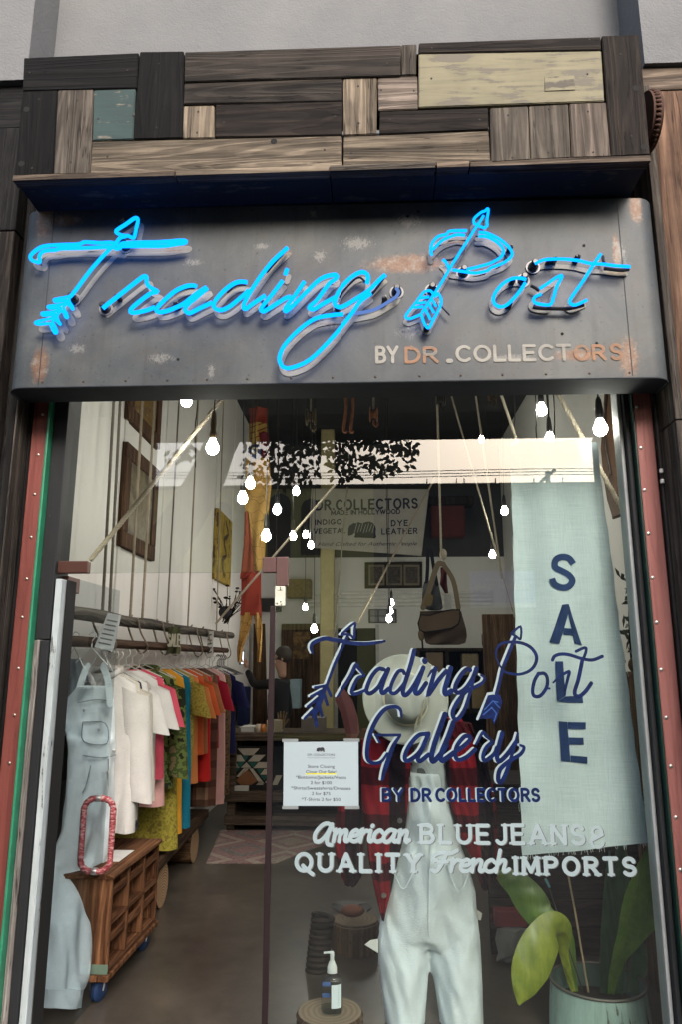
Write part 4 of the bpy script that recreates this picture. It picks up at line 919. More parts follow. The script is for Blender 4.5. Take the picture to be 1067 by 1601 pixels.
# ------------------------------------------------------------------ pictures on the left wall
def wallpix(px, py): return atx(px, py, XL+.004)
def frame_on_left(q, name, lab, mf, mp, bw=.09, art=True, th=.035):
    q = [wallpix(*p) for p in q]; y0 = min(p.y for p in q); y1 = max(p.y for p in q)
    z0 = (q[0].z+q[1].z)/2; z1 = (q[2].z+q[3].z)/2
    t = thing(name, lab, 'picture', (XL, (y0+y1)/2, z0))
    mb = MB(); x1_ = XL+.004+th; w_ = (y1-y0)*bw*1.6
    obj('backboard', MB().box((XL+.002, y0, z0), (XL+.018, y1, z1)), mf, t)
    for a in (((y0,z0),(y1,z0+w_)),((y0,z1-w_),(y1,z1)),((y0,z0+w_+.001),(y0+w_,z1-w_-.001)),((y1-w_,z0+w_+.001),(y1,z1-w_-.001))):
        obj('rail', MB().bbox((XL+.019, a[0][0], a[0][1]), (x1_, a[1][0], a[1][1]), .005), mf, t)
    obj('painting', MB().box((XL+.0185, y0+w_, z0+w_), (XL+.026, y1-w_, z1-w_)), mp, t); return t
mfw = wood('frame_brown', (.06,.032,.018), (.19,.105,.06), 'z')
def artmat(name, cols, sc=7):
    q = NT(name); f = q.noise(q.co((1,1,1)), sc, 5, .6, 1.2); n = len(cols); q.base(q.ramp(f, [(.3+.4*k/(n-1), c) for k, c in enumerate(cols)])); q.set(.5, 0, .3); return q.m
a1 = artmat('old_landscape', [(.03,.022,.012),(.09,.07,.035),(.16,.13,.07),(.07,.075,.045)]); a2 = artmat('old_still_life', [(.05,.02,.01),(.20,.12,.03),(.09,.05,.02),(.28,.2,.08)])
frame_on_left([(181,857),(226,870),(243,727),(194,702)], 'framed_painting', 'square dark landscape painting, lower one on the left wall', mfw, a1)
frame_on_left([(194,664),(243,695),(250,580),(200,560)], 'framed_painting', 'square dark still life painting, upper one just under the sign', mfw, a2)
p0, p1 = wallpix(331,905), wallpix(354,913); p2, p3 = wallpix(355,800), wallpix(331,790)
yb = thing('board_sign', 'narrow yellow painted board on the far left wall', 'wall board', (XL, (p0.y+p1.y)/2, p0.z))
obj('board', MB().bbox((XL+.002, p0.y, p0.z), (XL+.05, p1.y, p3.z), .008), painted('mustard_board', (.42,.30,.05), (.09,.05,.02), 'z', .46), yb)
mb = MB(); mb.ribbon(smooth([Vector((XL+.0515, p0.y+(p1.y-p0.y)*u, p0.z+(p3.z-p0.z)*v)) for u, v in ((.5,.1),(.3,.3),(.6,.42),(.4,.6),(.7,.75),(.5,.9))],4), .05, (1,0,0)); obj('painted_motif', mb, plain('dark_motif',(.05,.03,.02),.6), yb)
# vertical battens of the wall boarding
for k in range(6):
    y = .75+.95*k; struct('wall_batten', MB().bbox((XL-.001, y, 0), (XL+.012, y+.045, ZC), .003), m_int)

# ------------------------------------------------------------------ carp streamer
Yk = 3.6
kq = NT('carp_cloth'); tc = kq.n('ShaderNodeTexCoord'); vo = kq.n('ShaderNodeTexVoronoi', feature='DISTANCE_TO_EDGE'); vo.inputs['Scale'].default_value = 9
kq.l(kq.co((1,1,1), rnd=False), vo.inputs['Vector'])
kq.base(kq.mix(kq.ramp(vo.outputs['Distance'], [(.0,(1,1,1)),(.035,(0,0,0))]), kq.ramp(kq.noise(kq.co((1,1,1)),4), [(.3,(.34,.18,.04)),(.7,(.48,.29,.08))]), (.13,.07,.02))); kq.set(.8)
m_carp = kq.m; m_cred = cloth('carp_red', (.26,.045,.03)); m_cyel = cloth('carp_yellow', (.42,.29,.07))
ks = thing('carp_streamer', 'long red and orange cloth carp streamer hanging by the pane seam', 'streamer', at(402,640,Yk))
def panel(rows, Y, depth=.05, nseg=10, wob=.02):
    """rows: (py, xl, xr) in pixels; a closed flat sleeve of cloth with folds"""
    rings = []
    for i, (py, xl, xr) in enumerate(rows):
        L_, Rr_ = at(xl, py, Y), at(xr, py, Y); ring = []
        for side in (0, 1):
            for k in range(nseg):
                t = (k/nseg) if side == 0 else 1-(k/nseg)
                p = L_.lerp(Rr_, t); b = math.sin(math.pi*t)
                p = p+Vector((0, (-1 if side == 0 else 1)*depth*b*.5+(wob*math.sin(t*9+i*.5) if side == 0 else 0), 0)); ring.append(p)
        rings.append(ring)
    return rings
def dens(rows, n=4):
    out = []
    for a, b_ in zip(rows, rows[1:]):
        for k in range(n): out.append(tuple(a[j]+(b_[j]-a[j])*k/n for j in range(len(a))))
    return out+[rows[-1]]
obj('head', MB().loft(panel(dens([(638,389,419),(662,390,418)]), Yk)), m_cred, ks)
obj('neck', MB().loft(panel(dens([(662,389,419),(688,388,420),(720,386,420)]), Yk)), m_cyel, ks)
obj('body', MB().loft(panel(dens([(720,384,421),(760,383,424),(790,382,421),(840,388,416),(893,396,412)]), Yk)), m_carp, ks)
obj('fin', MB().loft(panel(dens([(676,404,420),(700,408,421),(716,409,420)]), Yk-.06,.03)), cloth('carp_maroon',(.14,.02,.03)), ks)
obj('side_fin', MB().loft(panel(dens([(800,382,388),(850,380,394),(893,377,397),(905,375,385)]), Yk-.04,.03)), m_cred, ks)
obj('skirt', MB().loft(panel(dens([(893,377,408),(940,376,408),(962,376,409)]), Yk)), m_cred, ks)
obj('tail_leg', MB().loft(panel(dens([(958,376,396),(985,374,390),(1012,371,380),(1035,371,378)]), Yk)), m_carp, ks)
obj('tail_leg', MB().loft(panel(dens([(958,396,409),(985,399,410),(1012,403,409),(1035,402,408)]), Yk)), m_carp, ks)
e = at(398,706,Yk-.05)
ey = obj('eye', MB().lathe([(.0,.03),(.05,.028),(.07,.01),(.072,-.02)], 20, Matrix.Translation(e) @ Matrix.Rotation(R(90),4,'X')), plain('eye_blue',(.05,.07,.16),.6), ks)
obj('eye_ring', MB().lathe([(.018,.034),(.034,.033),(.036,.026),(.018,.026)], 18, Matrix.Translation(e) @ Matrix.Rotation(R(90),4,'X'), False), plain('eye_cream',(.55,.48,.36),.6), ey)
_m = MB()
for k in range(4): _m.ribbon([at(392,668+k*9,Yk-.028), at(405,664+k*9,Yk-.045), at(418,659+k*9,Yk-.028)], .012)
obj('stripes', _m, m_cred, ks)
obj('hanging_line', MB().tube([at(404,640,Yk), Vector((at(404,640,Yk).x, Yk, ZC))], .004), m_cord, ks)

# ------------------------------------------------------------------ back wall
m_can = cloth('banner_canvas', (.36,.34,.30)); YBn = 6.6
bn = thing('store_banner', 'wide canvas banner lettered DR. COLLECTORS with a walking bear', 'banner', at(575,858,YBn))
q_ = [at(482,856,YBn), at(660,869,YBn), at(672,765,YBn), at(487,764,YBn)]
obj('canvas', MB().quadbox(q_, (0,.012,0)), m_can, bn)
_m = MB()
def bl_(txt, x0, x1_, yb, yt_, st_, **kw):
    write_line(_m, txt, at(x0,yb,YBn-.004), at(x1_,yb-(x1_-x0)*.02,YBn-.004), at(x0,yt_,YBn).z-at(x0,yb,YBn).z, st_, **kw)
bl_('DR.COLLECTORS', 495, 653, 797, 783, .026, sp=.42)
bl_('MADE IN HOLLYWOOD', 518, 626, 805, 798.5, .013, sp=.3)
bl_('INDIGO', 493, 534, 820, 813, .015, sp=.4); bl_('VEGETAL', 491, 540, 834, 827, .014, sp=.35); bl_('DYE', 613, 638, 822, 814, .016, sp=.5); bl_('LEATHER', 598, 653, 835, 827, .015, sp=.4)
obj('lettering', _m, plain('ink_navy',(.012,.014,.035),.7), bn)
tx = bpy.data.curves.new('slogan', 'FONT'); tx.body = 'Hand Crafted for Authentic People'; tx.size = 1; tx.shear = .35; tx.align_x = 'CENTER'
def textmesh(body, cx, cy, Y, hpx, wpx, mat, parent, shear=0, name='lettering'):
    tx = bpy.data.curves.new(name, 'FONT'); tx.body = body; tx.size = 1; tx.shear = shear; tx.align_x = 'CENTER'
    to = bpy.data.objects.new('tmp', tx); COL.objects.link(to); dg = bpy.context.evaluated_depsgraph_get(); me = bpy.data.meshes.new_from_object(to.evaluated_get(dg)); bpy.data.objects.remove(to)
    xs = [v.co.x for v in me.vertices]; w_ = max(xs)-min(xs); h = (at(cx,cy-hpx,Y).z-at(cx,cy,Y).z)/.72; wx = (at(cx+wpx/2,cy,Y).x-at(cx-wpx/2,cy,Y).x)/w_
    c0 = at(cx, cy, Y); mb = MB(); mb.add([Vector((c0.x+v.co.x*wx, Y, c0.z+v.co.y*h)) for v in me.vertices], [list(p.vertices) for p in me.polygons]); bpy.data.meshes.remove(me)
    return obj(name, mb, mat, parent)
textmesh('Hand Crafted for Authentic People', 574, 853, YBn-.004, 6, 156, plain('ink_navy',(.012,.014,.035),.7), bn, .4)
def bear(mb, cx, cy, Y, s_, flip=1):
    o_ = [(-.98,.18),(-.9,.42),(-.72,.55),(-.62,.66),(-.5,.6),(-.3,.72),(-.05,.62),(.25,.72),(.5,.78),(.75,.66),(.92,.4),(.98,.1),(.95,-.2),(1.0,-.6),(.9,-.72),(.62,-.7),(.7,-.5),(.55,-.25),(.35,-.2),(.25,-.5),(.05,-.66),(-.1,-.62),(0,-.4),(0,-.2),(-.25,-.15),(-.3,-.5),(-.42,-.66),(-.58,-.62),(-.5,-.4),(-.55,-.2),(-.7,-.4),(-.95,-.5),(-1.02,-.4),(-.8,-.15),(-.8,.05),(-.92,.08)]
    pts = [at(cx+x*s_*flip, cy-y*s_*.8, Y) for x, y in o_]; bm = bmesh.new(); vs = [bm.verts.new(p) for p in pts]
    f = bm.faces.new(vs); bmesh.ops.triangulate(bm, faces=[f]); mb.frombm(bm); return mb
obj('bear_emblem', bear(MB(), 567, 829, YBn-.004, 22), plain('ink_navy',(.012,.014,.035),.7), bn)
_m = MB()
for k in range(7): _m.ribbon([at(555+k*4.6, 833-(k%3), YBn-.006), at(559+k*4.6, 818+(k%2)*2, YBn-.006)], .008)
obj('bear_strokes', _m, m_can, bn)
# framed triptych
tf = thing('triple_frame', 'dark frame holding three small old pictures below the banner', 'picture', at(616,918,YB))
q_ = [at(571,920,YB-.03), at(661,919,YB-.03), at(661,878,YB-.03), at(571,879,YB-.03)]
obj('frame', MB().quadbox(q_, (0,.028,0)), wood('frame_dark',(.03,.024,.016),(.10,.08,.05),'x'), tf)
for k, x in enumerate((577,605,632)):
    obj('mat_board', MB().quadbox([at(x,915,YB-.036), at(x+25,915,YB-.036), at(x+25,883,YB-.036), at(x,883,YB-.036)], (0,.005,0)), plain('old_mat',(.20,.17,.12),.8), tf)
    obj('print', MB().quadbox([at(x+3,912,YB-.041), at(x+22,912,YB-.041), at(x+22,886,YB-.041), at(x+3,886,YB-.041)], (0,.004,0)), artmat('tiny_print%d' % k, [(.01,.01,.01),(.05,.04,.03),(.12,.09,.06)], 20), tf)
co_ = thing('wall_cornice', 'white ribbed cornice strip across the back wall', 'moulding', at(600,946,YB))
for k in range(4):
    a, b_ = at(478,947-k*6.4,YB), at(770,945-k*6.4,YB); obj('rib', MB().tube([a+Vector((0,-.01,0)), b_+Vector((0,-.01,0))], .024, 10), plain('gloss_white',(.72,.71,.67),.3), co_)
def backbox(name, lab, cat, px0, py0, px1, py1, Y, depth, mat, bev=.01):
    a, b_ = at(px0, py1, Y), at(px1, py0, Y)
    return tag(obj(name, MB().bbox((a.x, Y, a.z), (b_.x, Y+depth, b_.z), bev), mat), lab, cat)
m_dkw = wood('dark_furniture', (.012,.009,.007), (.05,.036,.026), 'z'); m_mdw = wood('mid_furniture', (.07,.042,.025), (.20,.125,.075), 'z')
# back door opening with amber glass
bd = thing('back_door', 'brown wooden door with amber glass at the back, right of the door channel', 'door', at(462,1090,YB))
a, b_ = at(437,1140,YB-.06), at(500,975,YB-.06)
obj('leaf', MB().bbox((a.x, YB-.06, 0.0), (b_.x, YB-.004, b_.z), .01), m_mdw, bd)
obj('pane', MB().box((at(458,1030,YB).x, YB-.068, at(470,1030,YB).z), (at(485,1030,YB).x, YB-.058, at(470,988,YB).z)), artmat('amber_glass', [(.02,.012,.004),(.12,.06,.01),(.32,.17,.03)], 9), bd)
dk = thing('dark_doorway', 'tall dark doorway in the back wall behind the painted T', 'doorway', at(556,1100,YB))
a, b_ = at(528,1130,YB-.03), at(588,982,YB-.03)
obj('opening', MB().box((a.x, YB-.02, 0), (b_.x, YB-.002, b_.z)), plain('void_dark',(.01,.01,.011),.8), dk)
obj('casing', MB().box((b_.x+.001, YB-.035, 0), (b_.x+.05, YB-.002, b_.z+.05)).box((a.x-.05, YB-.035, 0), (a.x-.001, YB-.002, b_.z+.05)), plain('plaster_trim',(.5,.49,.46),.6), dk)
wn = thing('barred_window', 'small dark barred window in the back wall beside three bulbs', 'window', at(600,975,YB))
a, b_ = at(577,974,YB-.03), at(621,952,YB-.03)
obj('frame', MB().box((a.x, YB-.03, a.z), (b_.x, YB-.002, b_.z)), plain('win_frame',(.05,.045,.04),.6), wn)
for k in range(3):
    x0_ = a.x+(b_.x-a.x)*(.06+.31*k)
    for j in range(2):
        z0_ = a.z+(b_.z-a.z)*(.08+.46*j); obj('pane', MB().box((x0_, YB-.034, z0_), (x0_+(b_.x-a.x)*.26, YB-.029, z0_+(b_.z-a.z)*.38)), plain('pane_grey',(.12,.12,.115),.3), wn)
pl_ = thing('yellow_pillar', 'pale yellow painted pillar left of the store banner', 'pillar', at(512,1000,5.9))
a, b_ = at(500,1000,6.75), at(522,1000,6.75)
obj('shaft', MB().bbox((a.x, 6.72, 0), (b_.x, 6.92, ZC), .02), plain('cream_yellow',(.40,.34,.17),.7), pl_)  # solid column stands in for a reflected yellow wall
# mezzanine clutter
for px0, py0, px1, py1, Y, lab, cat, mt, nm in ((676,790,727,838,6.9,'dull red box high in front of the dark upper wall','box',cloth('dull_red',(.09,.025,.022)),'storage_box'),(672,775,742,789,6.9,'long dark tray lying above the dull red box','tray',m_dkw,'tray'),
   (448,905,486,934,7.2,'brown and yellow ornaments on a shelf right of the ivory latch','ornament',artmat('ornament',[(.08,.02,.01),(.2,.14,.03),(.05,.03,.02)],14),'ornament'),(403,935,437,955,7.2,'black framed sign with pale script beside the carp streamer','sign board',plain('black_board',(.012,.012,.012),.5),'sign_board'),
   (452,1062,469,1108,6.2,'pale blue grey tall box on the counter','box',plain('blue_grey',(.20,.27,.31),.7),'tall_box')):
    backbox(nm, lab, cat, px0, py0, px1, py1, Y, .25, mt)
# shelves on the right
shf = thing('dark_shelving', 'dark wooden shelving with pigeonholes behind the mannequin', 'shelf', at(740,1200,6.6))
Yf = 6.3
for py in (1013,1058,1110,1170): a, b_ = at(655,py,Yf), at(815,py,Yf); obj('shelf', MB().bbox((a.x, Yf, a.z-.04), (b_.x, Yf+.4, a.z), .006), m_dkw, shf)
for px in (655,700,760,815): a = at(px,1013,Yf); obj('upright', MB().bbox((a.x-.02, Yf+.005, 0), (a.x+.02, Yf+.39, a.z), .006), m_dkw, shf)
obj('back_panel', MB().box((at(655,1013,Yf).x, Yf+.41, 0), (at(815,1013,Yf).x, Yf+.43, at(655,1013,Yf).z)), m_dkw, shf)
for px, py0, py1, w_, lab, mt in ((668,1020,1056,26,'brown parcel on the top pigeonhole of the dark shelving',plain('parcel',(.12,.085,.055),.8)),(725,1022,1056,24,'tan picture card on the dark shelving',artmat('card',[(.1,.07,.05),(.2,.16,.1),(.02,.02,.02)],16)),(740,1068,1108,20,'yellowish crate end on the middle dark shelf',plain('crate_end',(.22,.16,.08),.8)),(705,1076,1108,30,'grey metal trunk on the middle dark shelf',plain('trunk_grey',(.10,.10,.105),.5))):
    backbox('shelf_parcel', lab, 'parcel', px, py0, px+w_, py1, Yf+.03, .2, mt)
backbox('standing_board', 'tall orange brown board leaning at the right behind the SALE cloth', 'board', 765, 960, 806, 1210, 5.2, .04, m_mdw)
tag(obj('dark_jug', MB().lathe([(0,0),(.06,0),(.075,.05),(.075,.16),(.05,.2),(.035,.22),(.035,.27),(.05,.29)], 16, Matrix.Translation(at(764,1013,Yf+.1))), plain('jug_blue',(.012,.016,.03),.35)), 'dark blue jug on top of the shelving left of the SALE cloth', 'jug')
br_ = thing('brush_stand', 'small brown bristle brush standing on the shelving top above the hat', 'brush', at(662,1013,Yf+.1))
obj('head', MB().sphere(at(660,992,Yf+.1), .055, 12, .8,.8,1.5), plain('bristle',(.10,.075,.04),.95,0,.4), br_); obj('stem', MB().tube([at(661,1000,Yf+.1), at(662,1013,Yf+.1)], .012), m_dkw, br_)
# right wall cabinet beside the SALE cloth
ld = thing('leather_case', 'brown leather case hung high beside the right post', 'case', at(955,800,.6))
obj('case', MB().loft(panel([(610,946,962),(660,944,968),(700,942,972),(740,946,974),(780,952,976),(808,960,972)], .55, .12)), plain('brown_leather',(.10,.05,.025),.5,0,.3), ld)
obj('strap', MB().tube(smooth([at(950,610,.5), at(946,680,.47), at(956,742,.46)], 5), .008), plain('strap_dark',(.03,.017,.012),.5), ld)
fg = thing('wooden_figure', 'carved brown wooden post standing right behind the SALE cloth', 'carving', (at(1010,1200,.7).x, .7, 0))
obj('shaft', MB().bbox((at(1003,1200,.8).x, .8, 0), (at(1030,1200,.8).x, .95, at(1008,1050,.8).z), .02), m_mdw, fg)
obj('head', MB().sphere(at(1002,1040,.85), .05, 12, 1.2, 1, 1.0), m_mdw, fg)
dkp = thing('foliage_plant', 'dark leafy foliage peeking out right of the SALE cloth', 'plant', (at(985,1000,1.0).x, 1.0, 0))
_m = MB()
for k in range(46):
    p = at(985+random.uniform(-14,20), random.uniform(900,1050), 1.0+random.uniform(-.1,.15)); d = Vector((random.uniform(-1,1), random.uniform(-1,0), random.uniform(-.8,.8))).normalized()*.07; u = d.orthogonal().normalized()*.016
    _m.add([p, p+d*.5+u, p+d, p+d*.5-u], [(0,1,2,3)])
obj('leaves', _m, plain('dark_leaf',(.018,.03,.012),.5), dkp); obj('stem', MB().tube(smooth([(at(985,1000,1.0).x,1.0,0), at(990,1050,1.0), at(985,930,1.0)],4), .008), m_dkw, dkp)
# ------------------------------------------------------------------ clothes
m_wire = plain('white_wire', (.55,.55,.53), .4, .3)
def fold_ring(cx, cy, z, hw, th, n=36, k=7, amp=.012, ph=0, yaw=0):
    r_ = []
    for i in range(n):
        a = 2*math.pi*i/n; x = hw*math.cos(a); y = th*math.copysign(abs(math.sin(a))**.7, math.sin(a))+amp*math.sin(k*x/max(hw,.05)*1.7+ph)*(1 if math.sin(a) >= 0 else .8)
        r_.append(Vector((cx+x*math.cos(yaw)-y*math.sin(yaw), cy+x*math.sin(yaw)+y*math.cos(yaw), z)))
    return r_
def garment(Y, zs, zh, hw, hwb, mat, sl, lab, cat='shirt', yaw=None, cx=None, collar=None):
    yaw = random.uniform(-.22,.12) if yaw is None else yaw; cx = XR2 if cx is None else cx
    t = thing(cat.replace(' ','_'), lab, cat, (cx, Y, zs+.16), 'clothes hanging on the rail')
    ph = random.uniform(0,6); L = zs-zh; rings = []
    prof = [(.055,.075,.03),(.05,.085,.03),(.035,hw*.62,.032),(.0,hw*.93,.036),(-.06,hw,.045),(-.2,hw*.99,.055)]
    for dz, w_, th in prof: rings.append(fold_ring(cx, Y, zs+dz, w_, th, amp=.002, ph=ph, yaw=yaw))
    m_ = 9
    for k in range(1, m_+1):
        u = k/m_; z = zs-.2-(L-.2)*u; w_ = hw+(hwb-hw)*u; rings.append(fold_ring(cx+.006*math.sin(ph+u*3), Y, z+.012*math.sin(ph)*u, w_, .055+.012*u, k=6+2*math.sin(ph), amp=.006+.016*u, ph=ph+u*.8, yaw=yaw))
    b = MB().loft(rings[::-1], False)
    crumple(b, .007, (6,6,3), random.random()*9)
    obj('body', b, mat, t)
    c_, s_ = math.cos(yaw), math.sin(yaw)
    def rot(x, y, z): return Vector((cx+x*c_-y*s_, Y+x*s_+y*c_, z))
    if sl:
        for sg_ in (-1, 1):
            ln = {'short':.24,'long':.55}[sl]; rr = []
            for k in range(7):
                u = k/6; x = sg_*(hw*.90+ln*u*(.30 if sl == 'short' else .12)); z = zs-.03-ln*u*(.95 if sl == 'short' else .99); w_ = .085-.022*u*(1 if sl == 'long' else .2)
                rr.append([rot(x+w_*math.cos(2*math.pi*i/14)*(1 if sl=='long' else .95), .045*math.sin(2*math.pi*i/14)+.006*math.sin(9*u+i), z+w_*.35*math.cos(2*math.pi*i/14)*sg_*-1*(1-u*.4)) for i in range(14)])
            obj('sleeve', MB().loft(rr, False), mat, t)
    if collar: obj('collar', MB().tube(smooth([rot(-.08,-.02,zs+.055), rot(-.04,-.055,zs+.03), rot(0,-.062,zs-.02), rot(.04,-.055,zs+.03), rot(.08,-.02,zs+.055), rot(.06,.03,zs+.075), rot(-.06,.03,zs+.075), rot(-.08,-.02,zs+.055)], 4), .016, 8), mat, t)
    h = MB().tube([rot(-hw*.9,0,zs+.012), rot(0,0,zs+.09), rot(hw*.9,0,zs+.012)], .0035, 6)
    h.tube([rot(0,0,zs+.09), rot(0,0,zs+.13)]+[rot(.022*math.cos(R(a))-.0, .0, zs+.155+.022*math.sin(R(a))) for a in range(-70, 200, 30)], .003, 6)
    obj('hanger', h, m_wire, t); return t
def GY(px, X=-1.20): return railY(px, X)
G = [ # px of right edge, hem py, half width, hem half width, material, sleeve, label, category
 (205,1300,.20,.23,cloth('white_cotton',(.58,.565,.55)),'long','long white cotton shirt right behind the open door edge','shirt'),
 (217,1285,.20,.22,cloth('cream_linen',(.48,.445,.39)),'long','cream linen jacket with brown buttons next behind the long white shirt','jacket'),
 (226,1292,.19,.20,patches('dark_print',[(.012,.014,.022),(.03,.036,.05),(.10,.10,.11)],60),None,'dark patterned dress hanging longest behind the cream jacket','dress'),
 (230,1210,.20,.21,cloth('white_tee',(.60,.59,.585)),'short','white short sleeved tee over the dark patterned dress','t-shirt'),
 (249,1212,.20,.21,cloth('grey_linen',(.38,.355,.325)),None,'light grey linen top between two white tees','top'),
 (258,1180,.20,.20,cloth('white_tee',(.60,.59,.585)),'short','white short sleeved tee in front of a pink tee','t-shirt'),
 (266,1185,.20,.21,cloth('pink_red',(.58,.08,.13)),'short','bright pink red tee behind the second white tee','t-shirt'),
 (268,1256,.17,.19,cloth('soft_pink',(.62,.34,.33)),None,'soft pink sleeveless dress below the bright pink tee','dress'),
 (283,1232,.20,.21,patches('camouflage',[(.018,.022,.012),(.10,.13,.04),(.045,.065,.022),(.14,.11,.055)],16),'long','green camouflage jacket on the clothes rail','jacket'),
 (286,1324,.17,.21,patches('mustard_print',[(.20,.17,.03),(.28,.235,.04),(.16,.13,.03)],40),None,'mustard olive printed skirt hanging lowest under the camouflage','skirt'),
 (296,1300,.17,.19,cloth('orange_yellow',(.66,.31,.03)),None,'orange yellow dress between mustard skirt and teal dress','dress'),
 (308,1292,.19,.23,cloth('teal',(.008,.14,.22)),None,'teal blue dress hanging low in the middle of the rail','dress'),
 (309,1205,.20,.20,patches('gold_velvet',[(.22,.16,.03),(.34,.26,.055),(.27,.20,.04)],50),'short','gold crushed velvet tee with wide sleeve','t-shirt'),
 (320,1222,.19,.20,cloth('orange',(.52,.18,.055)),'short','bright orange tee just behind the gold velvet tee','t-shirt'),
 (327,1180,.19,.20,cloth('red_orange',(.55,.10,.03)),'short','red orange tee between orange and rust tees','t-shirt'),
 (334,1160,.19,.19,cloth('rust_brown',(.34,.12,.05)),'short','rust brown short tee before the bright red shirt','t-shirt'),
 (339,1218,.19,.20,cloth('bright_red',(.52,.02,.02)),None,'bright red sleeveless shirt in the far half of the rail','shirt'),
 (347,1262,.18,.20,plaid('plaid_brown',(.24,.15,.10),(.12,.055,.04),(.3,.25,.2),7),None,'brown plaid long dress hanging low at the far half','dress'),
 (352,1158,.19,.19,cloth('crimson',(.30,.012,.03)),'short','dark crimson tee before the long pale pink dress','t-shirt'),
 (359,1256,.18,.19,cloth('pale_pink',(.62,.36,.34)),None,'long pale pink dress near the far end of the rail','dress'),
 (368,1242,.18,.19,patches('brown_print',[(.07,.045,.025),(.13,.09,.05),(.05,.03,.02)],40),None,'mottled brown dress second from the far end','dress'),
 (375,1176,.19,.20,cloth('navy',(.012,.013,.06)),'short','navy blue tee at the far end of the rail','t-shirt')]
lastY = 0
lastY = .93
for px, hem, hw, hwb, mt, sl, lab, cat in G:
    Y = max(GY(px, XR2+hw+.02), lastY+.055); lastY = Y
    zs = z20-.20+.012*math.sin(px)
    zh = at(px-10, hem, Y).z; zh = min(max(zh, .18), zs-.55)
    garment(Y, zs, zh, hw, hwb, mt, sl, lab, cat, collar=(cat in ('jacket','shirt') and sl == 'long'))
# bundle of empty hangers
for k in range(8):
    y = lastY+.06+.045*k; t = Vector((XR2, y, z20-.11))
    h = MB().tube([t+Vector((-.19,0,-.08)), t, t+Vector((.19,0,-.08)), t+Vector((-.19,0,-.08))], .004, 5); h.tube([t, t+Vector((0,0,.05))]+[t+Vector((.022*math.cos(R(a)),0,.075+.022*math.sin(R(a)))) for a in range(-70, 200, 30)], .0035, 5)
    tag(obj('empty_hanger', h, m_wire if k % 2 else m_sock), 'empty wire hanger in the row past the navy tee', 'hanger', 'empty hangers at the far end of the rail')
# pale overalls seen through the open door
m_ov = cloth('pale_denim', (.68,.76,.79), .9, 500, .16)
ovr = thing('overalls', 'pale blue grey overalls hanging behind the open glass door', 'overalls', at(130,1020,.6), 'clothes hanging on the rail')
def panel2(rows, Yl, Yr, depth, nseg=16, wob=.012, ph=0):
    rings = []
    for i, row in enumerate(rows):
        py, xl, xr = row[:3]; dp = row[3] if len(row) > 3 else depth
        dy_ = row[4] if len(row) > 4 else 0; L_, Rr_ = at(xl, py, Yl+dy_), at(xr, py, Yr+dy_); ring = []; nrm = (Rr_-L_).cross(Vector((0,0,1))).normalized()
        for side in (0, 1):
            for k in range(nseg):
                t = (k/nseg) if side == 0 else 1-(k/nseg); p = L_.lerp(Rr_, t); b = math.sin(math.pi*t)**.6
                w_ = wob*(math.sin(t*11+i*.33+ph)+.6*math.sin(t*23-i*.5+ph)) if b > .2 else 0
                ring.append(p+nrm*((1 if side == 0 else -1)*dp*b*.5+w_))
        rings.append(ring)
    return rings
Yl, Yr = .60, .86
_o = MB().loft(panel2(dens([(1072,118,172),(1095,100,180),(1125,97,182),(1175,106,180)]), Yl, Yr, .07))
_o.loft(panel2(dens([(1155,104,181,.11,0),(1200,104,178,.13,0),(1250,104,176,.12,0),(1300,96,172,.11,0),(1360,70,160,.11,-.02),(1375,70,157,.11,-.04)]), Yl, Yr, .13)); _o.loft(panel2(dens([(1345,74,164,.11,-.01),(1400,64,156,.11,-.10),(1440,60,150,.11,-.18),(1515,58,140,.11,-.22),(1548,59,130,.11,-.24)]), Yl, Yr, .15, ph=1))
obj('body', crumple(remesh(_o, .009, 4), .011, (7,7,3), 2), m_ov, ovr)
obj('cuff', MB().loft(panel2(dens([(1544,58,132,.12,-.245),(1560,59,127,.12,-.245),(1575,61,121,.12,-.245)],2), Yl-.005, Yr, .165, ph=1)), m_ov, ovr)
def ovp(px, py, off=.008):
    rows = [(1072,118,172,.07),(1095,100,180,.07),(1125,97,182,.07),(1165,106,180,.10),(1200,104,178,.13),(1250,104,176,.13),(1300,96,172,.13),(1360,70,160,.14),(1400,64,158,.15),(1460,59,150,.15),(1510,58,140,.15),(1545,59,130,.15)]
    for a, b_ in zip(rows, rows[1:]):
        if a[0] <= py <= b_[0]: break
    f = (py-a[0])/(b_[0]-a[0]); xl, xr, dp = [a[i]+(b_[i]-a[i])*f for i in (1,2,3)]; t = min(1, max(0, (px-xl)/(xr-xl)))
    L_, Rr_ = at(xl, py, Yl), at(xr, py, Yr); nrm = (Rr_-L_).cross(Vector((0,0,1))).normalized()
    return L_.lerp(Rr_, t)+nrm*(dp*.5*math.sin(math.pi*t)**.6+.012+off)
m_seam = cloth('denim_seam', (.30,.34,.35))
for pts in ([(112,1098),(140,1093),(168,1098)],[(118,1128),(118,1158),(150,1161),(152,1130),(118,1128)],[(116,1180),(140,1183),(168,1179)],[(150,1185),(149,1215),(146,1245)],[(124,1195),(118,1225),(114,1238)]):
    obj('seam', MB().tube(smooth([ovp(*p) for p in pts], 4), .0028, 5), m_seam, ovr)
for p in ((140,1140),(162,1172),(148,1205),(120,1110)): obj('button', MB().sphere(ovp(*p), .007, 8, 1, .6, 1), plain('steel',(.6,.6,.6),.3,.9), ovr)
for x0, x1_, x2 in ((136,128,118),(160,168,172)): obj('strap', MB().ribbon(smooth([at(x0,1040,.80), at(x1_,1062,.74), at(x2,1100,.69)], 4), .035, (0,-1,0)), m_ov, ovr)
obj('buckle', MB().tube([at(130,1066,.7), at(143,1066,.7), at(143,1072,.7), at(130,1072,.7)], .003, 6, True), plain('steel',(.6,.6,.6),.3,.9), ovr)
